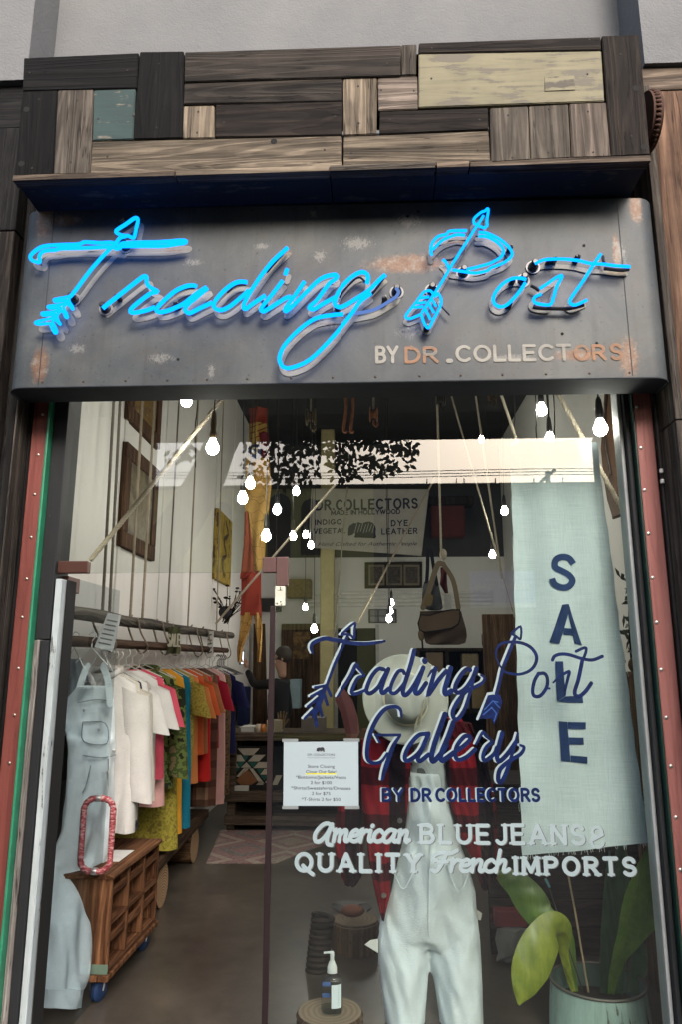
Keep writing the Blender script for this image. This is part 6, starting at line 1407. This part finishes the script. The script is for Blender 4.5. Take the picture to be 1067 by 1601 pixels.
# ------------------------------------------------------------------ mannequin in the window
Ym = .5
mq = thing('mannequin', 'headless mannequin in wide hat, red plaid jacket and white overalls', 'mannequin', (at(680,1400,Ym+.05).x, Ym+.05, 0))
m_wo = cloth('white_denim', (.70,.78,.83), .9, 500, .07)
def pan(rows, Y, depth, n=5, nseg=20, wob=.008, ph=0): return panel2(dens(rows, n), Y, Y, depth, nseg, wob, ph)
obj('torso', MB().loft(pan([(1120,650,690),(1145,646,694),(1165,600,735),(1200,585,745),(1280,600,735)], Ym+.10, .16, wob=.0)), plain('mannequin_shell',(.45,.43,.40),.5), mq)
obj('tee', MB().loft(pan([(1140,640,702),(1170,634,708),(1215,636,708),(1250,636,712)], Ym+.06, .17, wob=.003)), patches('grey_tee',[(.42,.46,.48),(.46,.50,.52),(.40,.43,.45),(.12,.13,.14)],9), mq)
_o = MB().loft(pan([(1207,636,692,.15),(1240,637,702,.175),(1280,634,712,.19),(1320,626,722,.20),(1352,616,734,.21),(1395,602,746,.22),(1430,595,748,.22),(1462,592,752,.20),(1478,596,748,.15)], Ym+.03, .2))
for ph, rows in ((.7, [(1425,600,672,.13),(1445,596,673,.17),(1468,591,674,.195),(1500,592,672,.205),(1540,596,670,.20),(1580,601,667,.195),(1640,608,664,.19),(1760,622,660,.17)]), (2.1, [(1425,672,744,.13),(1445,671,748,.17),(1468,670,752,.195),(1500,672,754,.205),(1540,680,756,.20),(1580,686,757,.195),(1640,693,758,.19),(1760,705,758,.17)])):
    _o.loft(pan(rows, Ym+.03, .2, 6, 26, .005, ph))
obj('overalls', crumple(remesh(_o, .0075, 5), .010, (6,6,3.2), 4, .8), m_wo, mq)
obj('seam', MB().tube(smooth([at(675,1300,Ym-.075), at(672,1380,Ym-.088), at(671,1440,Ym-.09), at(672,1475,Ym-.06)],4), .003, 6), m_wo, mq)
for x0, x1_, y0, y1 in ((612,650,1352,1390),(700,738,1352,1395)): obj('pocket', MB().tube(smooth([at(x0,y0,Ym-.085), at((x0+x1_)/2,y1,Ym-.10), at(x1_,y0+4,Ym-.095)],5), .003, 6), m_wo, mq)
m_pl = plaid('red_plaid', (.21,.010,.016), (.018,.007,.010), (.1,.02,.02), 5.2)
obj('jacket_front', crumple(MB().loft(pan([(1128,590,640),(1150,570,642),(1200,562,641),(1250,566,640),(1300,572,634),(1350,578,622),(1400,588,611),(1434,597,602)], Ym-.02, .10, wob=.010, ph=1)), .008, (7,7,4), 6), m_pl, mq)
obj('jacket_front', crumple(MB().loft(pan([(1122,690,722),(1150,690,738),(1200,698,748),(1250,704,756),(1300,716,762),(1340,738,766),(1388,754,768)], Ym-.02, .10, wob=.010, ph=2)), .008, (7,7,4), 6), m_pl, mq)
obj('sleeve', crumple(MB().loft(pan([(1140,566,590),(1180,545,580),(1230,532,575),(1290,524,571),(1340,525,568),(1370,534,566),(1380,540,560)], Ym+.05, .13, wob=.010, ph=3)), .008, (7,7,4), 6), m_pl, mq)
obj('sleeve', crumple(MB().loft(pan([(1130,716,738),(1170,735,756),(1230,748,772),(1290,754,780),(1350,756,780),(1375,758,776)], Ym+.08, .13, wob=.010, ph=4)), .008, (7,7,4), 6), m_pl, mq)
obj('lapel', MB().loft(pan([(1140,612,640),(1170,606,645),(1205,618,643),(1215,630,642)], Ym-.085, .02, wob=.002)), m_pl, mq)
for x, y in ((626,1283),(601,1400)): obj('button', MB().lathe([(0,.006),(.009,.006),(.011,0)], 14, Matrix.Translation(at(x,y,Ym-.095)) @ Matrix.Rotation(R(90),4,'X'), False), plain('pewter',(.2,.19,.18),.4,.6), mq)
hc = at(634,1093,Ym-.12)
HM = Matrix.Translation(hc) @ Matrix.Rotation(R(80),4,'X') @ Matrix.Rotation(R(12),4,'Y')
m_felt = cloth('pale_felt', (.37,.375,.345), .95, 900, .06)
ht = obj('hat', MB().lathe([(.187,.014),(.192,.018),(.188,.021),(.15,.012),(.115,.010),(.104,.018)], 56, HM, False), m_felt, mq, 'wide brimmed pale felt hat tipped forward over the neck')
crown = MB(); n = 40; rings = []
for r_, z in [(.108,.008),(.106,.03),(.102,.06),(.096,.085),(.084,.103),(.062,.110),(.03,.106),(.004,.102)]:
    rg_ = []
    for k in range(n):
        a = 2*math.pi*k/n; x, y = r_*math.cos(a)*.86, r_*math.sin(a)
        dent = -.022*math.exp(-(x/.026)**2)*max(0, (z-.05)/.06)-.020*math.exp(-((abs(x)-.062)/.022)**2)*math.exp(-((y-.055)/.045)**2)*max(0,(z-.04)/.06)
        rg_.append(HM @ Vector((x, y, z+dent)))
    rings.append(rg_)
crown.loft(rings, True); obj('crown', crown, m_felt, ht)
band = [HM @ Vector((.112*.88*math.cos(2*math.pi*k/40), .112*math.sin(2*math.pi*k/40), .016)) for k in range(40)]
obj('cord_band', MB().tube(band, .0045, 8, True), plain('cord_cream',(.52,.47,.36),.8), ht)
for pts in ([(664,1093),(662,1105),(658,1112),(652,1130),(649,1141)],[(664,1093),(663,1108),(660,1113),(659,1125),(658,1134)]): obj('tassel', MB().tube(smooth([at(x,y,Ym-.245+.0012*(y-1093)) for x,y in pts],4), [.003]*9+[.0045]*(4*(len(pts)-1)+1-9), 7), plain('cord_cream',(.52,.47,.36),.8), ht)
tagm = tag(obj('paper_tag', MB().quadbox([at(745,1437,Ym+.1), at(753,1439,Ym+.1), at(755,1428,Ym+.1), at(746,1422,Ym+.1)], (0,.002,0)), plain('paper_white',(.62,.62,.6),.8)), 'small white paper tag at the right hip of the mannequin', 'tag')
tag(obj('price_slip', MB().quadbox([at(571,1477,Ym+.0), at(592,1490,Ym+.0), at(592,1468,Ym+.0), at(580,1470,Ym+.0)], (0,.002,0)), plain('paper_white',(.62,.62,.6),.8)), 'white paper slip sticking out left of the white trousers', 'tag')

# ------------------------------------------------------------------ stumps, bottle, spring
def stump(cx, ytop, hw, Y, lab, zb=0.0, mside=None, mtop=None):
    c_ = at(cx, ytop, Y); r_ = at(cx+hw, ytop, Y).x-c_.x; t = thing('tree_stump', lab, 'stump', (c_.x, Y, zb), 'cut log stumps used as stands')
    prof = [(r_*(1.0+.04*math.sin(3*k)), zb+(c_.z-zb)*k/6) for k in range(7)]; T = Matrix.Translation((c_.x, Y, 0))
    obj('trunk', MB().lathe(prof, 26, T, False), mside, t); obj('cut_face', MB().lathe([(0,c_.z+.001),(r_*.96,c_.z+.001),(r_*1.0,c_.z-.012)], 26, T, False), mtop, t); return t, c_
def topwood():
    q = NT('stump_top'); wv = q.n('ShaderNodeTexWave', wave_type='RINGS', rings_direction='Z'); wv.inputs['Scale'].default_value = 14; wv.inputs['Distortion'].default_value = 3; wv.inputs['Detail'].default_value = 3
    q.l(q.co((1,1,1), rnd=False), wv.inputs['Vector']); q.base(q.ramp(q.mix(.4, wv.outputs['Fac'], q.noise(q.co((5,5,5)),2,5)), [(.2,(.15,.11,.075)),(.8,(.21,.16,.11))])); q.set(.85); return q.m
m_top = topwood(); m_sd = wood('stump_side', (.075,.048,.03), (.20,.135,.09), 'z')
stump(556,1436,37,1.3,'tall brown log stump with a stone on top left of the mannequin',0,m_sd,m_top)
s2, cs_ = stump(516,1581,52,.42,'low stump at the bottom edge carrying the sanitizer bottle',0,m_sd,m_top)
tag(obj('red_stone', MB().sphere(at(552,1428,1.22)+Vector((0,0,.012)), .048, 12, 1.3,.9,.6), plain('red_stone',(.20,.075,.045),.8,0,.3)), 'reddish stone lying on the tall log stump', 'stone')
tag(obj('grey_rag', MB().loft(panel(dens([(1412,520,575),(1420,516,582),(1428,530,574)],3), 1.42, .1, 12, .02)), cloth('rag_grey',(.16,.16,.155))), 'crumpled grey cloth behind the reddish stone', 'cloth')
sp_ = MB(); a, b_ = at(505,1430,1.05), at(490,1572,1.0); n = 16*14; ax = (b_-a).normalized(); u_ = ax.orthogonal().normalized(); v_ = ax.cross(u_)
sp_.tube([a.lerp(b_, i/n)+(u_*math.cos(2*math.pi*i/14)+v_*math.sin(2*math.pi*i/14))*.05 for i in range(n+1)], .012, 6)
tag(obj('iron_spring', sp_, plain('spring_iron',(.035,.028,.022),.6,.5)), 'dark rusted coil spring leaning beside the tall stump', 'spring')
bt = thing('sanitizer_bottle', 'clear plastic pump bottle with white label on the low stump', 'bottle', (at(519,1578,.40).x, .40, cs_.z))
k0 = at(519,1578,.40); hB = at(519,1480,.40).z-k0.z; wB = at(537,1550,.40).x-k0.x; T = Matrix.Translation((k0.x, .40, cs_.z+.002)) @ Matrix.Scale(.62,4,(0,1,0))
gq = glassmat('clear_plastic', (.88,.90,.91), 1.5)
obj('shell', MB().lathe([(0,.001),(wB*.9,.0),(wB,.01),(wB*.98,hB*.3),(wB*.97,hB*.5),(wB*.8,hB*.585),(wB*.3,hB*.62),(wB*.28,hB*.66)], 28, T), gq, bt)
obj('gel', MB().lathe([(0,.005),(wB*.86,.005),(wB*.93,.014),(wB*.9,hB*.12),(0,hB*.12)], 28, T, False), glassmat('gel', (.72,.78,.78), 1.4), bt)
obj('pump_collar', MB().lathe([(wB*.34,hB*.63),(wB*.44,hB*.64),(wB*.42,hB*.74),(wB*.25,hB*.82),(wB*.2,hB*.84)], 20, T), plain('milky_white',(.55,.58,.57),.4), bt)
obj('pump_head', MB().tube([Vector((k0.x,.40,cs_.z+hB*.82)), Vector((k0.x,.40,cs_.z+hB*.97))], wB*.19, 10).tube([Vector((k0.x+wB*.15,.40,cs_.z+hB*.98)), Vector((k0.x-wB*.75,.40,cs_.z+hB*.965))], wB*.1, 8), plain('milky_white',(.55,.58,.57),.4), bt)
lb = MB(); L0 = k0.x-wB*.0; lb.add([Vector((L0+wB*.88*s_, .40-wB*.62*math.sqrt(max(0,1-(s_*.93)**2))-.002, cs_.z+hB*z)) for z in (.13,.50) for s_ in (-.02,.2,.4,.6,.8,.98)], [(i, i+1, i+7, i+6) for i in range(5)])
obj('label', lb, plain('label_white',(.58,.66,.7),.5,0,.03), bt)
_m = MB()
for k in range(7): _m.ribbon([Vector((L0+wB*.2, .40-wB*.615, cs_.z+hB*(.18+.04*k))), Vector((L0+wB*.6, .40-wB*.54, cs_.z+hB*(.18+.04*k)))], .0016)
obj('label_print', _m, plain('label_blue',(.06,.12,.25),.6), bt)
for z in (.42,.24): obj('back_label', MB().quadbox([Vector((k0.x-wB*.85,.405,cs_.z+hB*z)), Vector((k0.x-wB*.15,.405,cs_.z+hB*z)), Vector((k0.x-wB*.15,.405,cs_.z+hB*(z+.07))), Vector((k0.x-wB*.85,.405,cs_.z+hB*(z+.07)))], (0,.001,0)), plain('label_back_blue',(.06,.12,.3),.6), bt)

# ------------------------------------------------------------------ plant
Yq = .46
pt_ = thing('snake_plant', 'snake plant with broad green leaves in a chipped pale green pot', 'potted plant', (at(935,1540,Yq).x, Yq, 0))
def fp(x, y, dy=0): return at(720+x/3.075, 1200+y/3.075, Yq+dy)
ca = at(935,1533,Yq); rp0 = at(1007,1533,Yq).x-ca.x; zr_ = ca.z+.0
pq = painted('pale_green_enamel', (.36,.50,.45), (.07,.05,.035), 'z', .42)
T = Matrix.Translation((ca.x, Yq, 0))
obj('pot', MB().lathe([(rp0*1.08,0),(rp0*1.05,zr_*.5),(rp0*1.0,zr_-.004)], 40, T, False), pq, pt_); obj('pot_lining', MB().lathe([(rp0*.985,zr_-.005),(rp0*.99,zr_-.2)], 40, T, False), plain('pot_inner',(.10,.16,.14),.6), pt_)
obj('pot_rim', MB().tube([Vector((ca.x+rp0*math.cos(2*math.pi*k/48), Yq+rp0*math.sin(2*math.pi*k/48), zr_)) for k in range(48)], .006, 8, True), plain('rim_steel',(.13,.12,.105),.5,.5), pt_)
obj('soil', MB().lathe([(0,zr_-.09),(rp0*.97,zr_-.09)], 30, T, False), plain('soil',(.03,.022,.016),.95), pt_)
def leafmat(name, a, b_):
    q = NT(name); f = q.noise(q.co((1,1,1)), 9, 4, .6); f2 = q.noise(q.co((60,60,7)), 1, 4, .6)
    q.base(q.mix(q.ramp(f2, [(.4,(0,0,0)),(.65,(.4,.4,.4))]), q.ramp(f, [(.3,a),(.7,b_)]), tuple(x*.55 for x in a))); q.set(.38, 0, .5); q.bump(f2, .15, .003); return q.m
m_l1 = leafmat('leaf_yellow_green', (.12,.17,.018), (.28,.31,.04)); m_l2 = leafmat('leaf_green', (.08,.165,.022), (.16,.27,.045)); m_l3 = leafmat('leaf_dark', (.03,.085,.04), (.07,.15,.075))
def leaf(spine, mt, name='leaf', cup=.25, th=.004):
    """spine: (x, y, dy, half width px) in the zoom's pixels; a cupped, thick blade"""
    S = smooth([(*fp(x, y, dy), ) for x, y, dy, w_ in spine], 6); W_ = smooth([(w_, 0, 0) for *_, w_ in spine], 6); n = len(S)
    top, bot = [], []; m_ = 9
    for i in range(n):
        t = (S[min(i+1,n-1)]-S[max(i-1,0)]).normalized(); side = t.cross(Vector((0,-1,0))); side = side.normalized() if side.length > .1 else Vector((1,0,0))
        nn = side.cross(t).normalized(); hw = max(.0008, W_[i].x/3.075/FPX*3.3)
        for k in range(m_):
            s_ = -1+2*k/(m_-1); p = S[i]+side*hw*s_+nn*(cup*hw*(s_*s_)+.002*math.sin(i*.9+k)); top.append(p); bot.append(p+nn*th*(1-s_*s_)+nn*.0006)
    mb = MB(); fs = [(i*m_+k, (i+1)*m_+k, (i+1)*m_+k+1, i*m_+k+1) for i in range(n-1) for k in range(m_-1)]
    mb.add(top, fs, True); mb.add(bot, [f[::-1] for f in fs], True); obj(name, mb, mt, pt_)
leaf([(545,1075,0,10),(520,980,-.02,16),(500,880,-.05,22),(500,790,-.09,40),(455,770,-.13,62),(395,850,-.17,78),(345,960,-.19,78),(310,1060,-.20,52),(285,1140,-.20,6)], m_l1, 'drooping_leaf', -.15)
leaf([(560,1075,.06,8),(545,950,.06,14),(525,830,.05,24),(480,760,.05,30),(400,720,.05,62),(340,640,.06,72),(280,570,.07,60),(215,530,.08,38),(165,510,.08,5)], m_l2, 'drooping_leaf', -.15)
leaf([(725,1085,-.02,14),(745,980,-.06,24),(775,890,-.12,34),(830,780,-.18,60),(880,660,-.23,86),(915,540,-.26,78),(940,420,-.27,50),(950,310,-.27,20),(952,270,-.27,3)], m_l2, 'leaf', .2)
leaf([(755,1085,.05,24),(755,960,.05,32),(760,820,.05,40),(765,680,.06,44),(768,540,.07,42),(775,420,.08,30),(780,330,.08,3)], m_l3, 'leaf', .25)
leaf([(690,1085,.10,16),(695,950,.11,22),(705,800,.12,28),(712,650,.14,26),(716,500,.15,16),(718,400,.15,3)], m_l3, 'leaf', .25)
leaf([(830,1085,.04,30),(848,980,.05,38),(858,900,.06,36),(850,820,.07,26),(840,740,.07,4)], m_l3, 'leaf', .3)
obj('dry_stalk', MB().tube(smooth([fp(618,1080,-.02), fp(585,880,-.02), fp(552,680,-.02), fp(518,500,-.02)],4), .0042, 6), plain('straw',(.30,.22,.13),.8), pt_)
obj('thin_stem', MB().tube(smooth([fp(590,1070,.02), fp(520,860,.02), fp(450,640,.02), fp(415,530,.02)],4), .003, 6), plain('stem_dark',(.06,.05,.035),.8), pt_)
obj('teal_clip', MB().tube([fp(412,535,.02), fp(432,575,.02)], .006, 6), plain('teal_clip',(.10,.25,.28),.5), pt_)
# dark boxes behind the plant
db = thing('display_plinth', 'dark brown boarded plinth behind the snake plant', 'plinth', (at(900,1500,1.25).x, 1.25, 0))
for k in range(6):
    z0_, z1_ = .135*k, .135*k+.132; obj('board', MB().bbox((at(770,1500,1.25).x, 1.25+.004*(k%2), z0_), (at(1060,1500,1.25).x, 1.29, z1_), .004), wood('plinth_board',(.02,.014,.011),(.06,.042,.033),'x'), db)
zt_ = .81
obj('top', MB().bbox((at(770,1500,1.25).x, 1.24, zt_), (at(1060,1500,1.25).x, 1.75, zt_+.02), .004), wood('plinth_board',(.02,.014,.011),(.06,.042,.033),'x'), db)
tag(obj('red_box', MB().bbox(at(776,1450,1.15), at(826,1424,1.15)+Vector((0,.07,0)), .008), plain('red_box',(.16,.018,.024),.5)), 'dark red packet leaning behind the left leaf of the plant', 'packet')
tag(obj('grey_cloth', MB().loft(panel(dens([(1452,778,828),(1470,776,836),(1490,780,850),(1500,776,800)],3), 1.14, .06, 12, .015)), cloth('rag_light',(.22,.22,.215))), 'crumpled pale grey cloth under the dark red packet', 'cloth')

# ================================================================== WHAT THE GLASS REFLECTS (behind the camera)
Yb = 15.0
m_ylw = wallmat('yellow_stucco', (.85,.68,.22), .3, .12); m_gry = wallmat('grey_facade', (.09,.085,.085), .3, .2); m_win = plain('dark_window', (.012,.013,.016), .15)
zr1_ = mir(600,757,Yb).z-.08
ob = thing('street_building', 'low building across the street, yellow and grey stucco with dark windows', 'building', (0,-Yb,-.14))
xs_ = mir(585,800,Yb).x
obj('yellow_wall', MB().box((-22,-Yb-6,-.28),(xs_,-Yb,zr1_-.02)), m_ylw, ob); obj('grey_wall', MB().box((xs_+.005,-Yb-6,-.28),(24,-Yb+.05,zr1_-.02)), m_gry, ob)
obj('parapet_cap', MB().bbox((-22,-Yb-.4,zr1_-.018),(24,-Yb+.12,zr1_+.06),.02), plain('cap_dark',(.04,.04,.042),.7), ob)
def bwin(x0, y0, x1_, y1, arch=False):
    a, b_ = mir(x0,y1,Yb), mir(x1_,y0,Yb); zz = [(a.x,a.z),(b_.x,a.z),(b_.x,b_.z)]
    if arch: cx, r_ = (a.x+b_.x)/2, (b_.x-a.x)/2; zz = [(a.x,a.z),(b_.x,a.z)]+[(cx+r_*math.cos(R(t)), b_.z-r_+r_*math.sin(R(t))) for t in range(0,181,20)]
    else: zz.append((a.x,b_.z))
    obj('window', MB().quadbox([(x,-Yb+.03,z) for x, z in zz], (0,-.04,0)), m_win, ob)
bwin(330,785,362,872,True); bwin(418,772,455,872,True); bwin(470,780,502,868,True); bwin(255,800,285,900,True)
bwin(690,800,735,860); bwin(755,790,795,860)
a, b_ = mir(240,985,Yb-.05), mir(560,1200,Yb-.05)
obj('shopfront', MB().box((a.x,-Yb+.005,-.14),(b_.x,-Yb+.04,a.z)), plain('shopfront_dark',(.03,.03,.032),.4), ob)
for k, px in enumerate((668,714,726,775,835,858,880)):
    p = mir(px,757,Yb); obj('roof_spike', MB().tube([Vector((p.x,-Yb+.05,zr1_+.06)), Vector((p.x+.01,-Yb+.05,zr1_+.19))], .016, 5), plain('cap_dark',(.04,.04,.042),.7), ob)
Yl_ = Yb-.4
ls = thing('lease_sign', 'purple blue lease sign on the building across the street', 'sign', (mir(770,952,Yl_).x,-Yl_,mir(770,952,Yl_).z))
a, b_ = mir(737,950,Yl_), mir(836,893,Yl_)
obj('board', MB().box((a.x,-Yl_-.04,a.z),(b_.x,-Yl_,b_.z)), plain('lease_blue',(.34,.35,.92),.5,0,.03), ls); obj('foot_strip', MB().box((a.x,-Yl_+.001,a.z),(b_.x,-Yl_+.004,a.z+(b_.z-a.z)*.13)), plain('lease_white',(.9,.9,.97),.5), ls)
def lease(body_, v, h, w_):
    tx = bpy.data.curves.new('t','FONT'); tx.body = body_; tx.size = 1; tx.align_x = 'CENTER'; to = bpy.data.objects.new('tmp', tx); COL.objects.link(to); dg = bpy.context.evaluated_depsgraph_get(); me = bpy.data.meshes.new_from_object(to.evaluated_get(dg)); bpy.data.objects.remove(to)
    xs = [q_.co.x for q_ in me.vertices]; kx = (b_.x-a.x)*w_/(max(xs)-min(xs)); hz_ = (b_.z-a.z); cx = (a.x+b_.x)/2
    obj('lettering', MB().add([Vector((cx-q_.co.x*kx, -Yl_+.006, a.z+hz_*v+q_.co.y*hz_*h/.72)) for q_ in me.vertices], [list(p.vertices)[::-1] for p in me.polygons]), plain('lease_text',(.95,.95,.98),.5), ls); bpy.data.meshes.remove(me)
lease('For Lease', .74, .13, .5); lease('ANDREW TURN', .5, .16, .85)
# added unseen frame: beam and piers shaped to bound the reflected sky
Yc = 5.3
fr_t = thing('walkway_portal', 'dark concrete walkway portal along the kerb with beam and two piers', 'portal', (0,-Yc,-.14))
m_cn = wallmat('portal_dark', (.035,.035,.037), .2, .3)
bz0, bz1 = mir(600,690,Yc+.35).z, mir(600,560,Yc).z
xl0, xl1, xr0_, xr1_ = mir(40,720,Yc).x, mir(232,720,Yc).x, mir(940,720,Yc).x, mir(1010,720,Yc).x
obj('beam', MB().bbox((-7,-Yc-.35,bz0),(7,-Yc,bz1),.03), m_cn, fr_t)
obj('pier', MB().bbox((xl0-.3,-Yc-.35,-.28),(xl1,-Yc-.002,bz0-.002),.02), m_cn, fr_t); obj('pier', MB().bbox((xr0_,-Yc-.35,-.28),(xr1_+.2,-Yc-.002,bz0-.002),.06), m_cn, fr_t)
# street tree
Yt = 4.9
tr = thing('street_tree', 'street tree with leaning trunk and hanging leafy branches', 'tree', (mir(235,900,Yt).x-.4,-Yt,-.14))
m_bk = wood('bark', (.03,.026,.022), (.10,.088,.075), 'z'); m_lf = plain('tree_leaf', (.025,.045,.014), .5, 0, .4)
tp_ = [mir(100,1150,Yt), mir(190,960,Yt), mir(275,830,Yt), mir(322,750,Yt), mir(348,690,Yt), mir(395,620,Yt), mir(470,560,Yt), mir(560,520,Yt)]
tp_[0].z = -.14
obj('trunk', MB().tube(smooth(tp_, 5), [.30-.19*(k/35)**.8 for k in range(36)], 14), m_bk, tr)
br2 = []
for a, b_, c_ in (((400,612),(420,660),(430,720)),((470,560),(520,640),(560,700)),((560,520),(600,640),(640,690)),((440,580),(450,650),(410,720)),((520,540),(560,620),(600,700)),((348,690),(320,660),(290,690)),((330,735),(300,700),(280,720))):
    P = smooth([mir(*a,Yt), mir(*b_,Yt-.05), mir(*c_,Yt)], 5); obj('branch', MB().tube(P, [.035-.028*k/(len(P)-1) for k in range(len(P))], 7), m_bk, tr)
_m = MB(); rnd = random.Random(3)
CL = [(400,725,22,38,60),(445,712,28,38,75),(475,720,26,32,60),(520,705,30,24,70),(560,712,34,34,85),(600,715,26,32,60),(625,715,22,24,34),(640,697,18,10,20),(430,745,28,20,30),(540,738,24,12,24),(500,690,60,16,60),(430,690,50,16,50),(600,690,40,10,40),(290,705,22,14,22),(275,712,18,10,14),(480,610,110,60,260),(420,560,120,50,240),(580,560,80,50,160)]
for cx, cy, rx, ry, n in CL:
    for k in range(n):
        r_ = math.sqrt(rnd.random()); t = rnd.random()*6.283; p = mir(cx+rx*r_*math.cos(t), cy+ry*r_*math.sin(t), Yt+rnd.uniform(-.35,.3))
        d = Vector((rnd.uniform(-.8,.8), rnd.uniform(-.5,.5), rnd.uniform(-1.2,.15))).normalized(); L_ = rnd.uniform(.06,.105); u_ = d.cross(Vector((rnd.uniform(-.4,.4),1,rnd.uniform(-.4,.4)))).normalized()*L_*.24; nrm = d.cross(u_).normalized()*.006
        _m.add([p, p+d*L_*.35+u_+nrm, p+d*L_*.75+u_*.7, p+d*L_, p+d*L_*.75-u_*.7, p+d*L_*.35-u_+nrm], [(0,1,2,3),(0,3,4,5)])
obj('crown', _m, m_lf, tr)
Yo = 32.0
up = thing('utility_pole', 'wooden utility pole with slanting crossarm beyond the low building', 'pole', (mir(857,760,Yo).x,-Yo,-.14)); p = mir(857,737,Yo)
obj('pole', MB().tube([Vector((p.x,-Yo,-.28)), p], [.16,.12], 10), m_bk, up); a, b_ = mir(846,754,Yo-.2), mir(869,734,Yo-.2); obj('crossarm', MB().tube([a, b_], .09, 6), m_bk, up)
for k, y in enumerate((733,737.5,742)): a, b_, c_ = mir(120,y+4,Yo), mir(860,y,Yo), mir(1080,y+2,Yo); tag(obj('power_line', MB().tube(smooth([a, (a+b_)/2-Vector((0,0,.15)), b_, c_],8), .022, 5), m_cord), ('highest','middle','lowest')[k]+' of three power lines crossing the reflected sky', 'power line', 'power lines over the street')
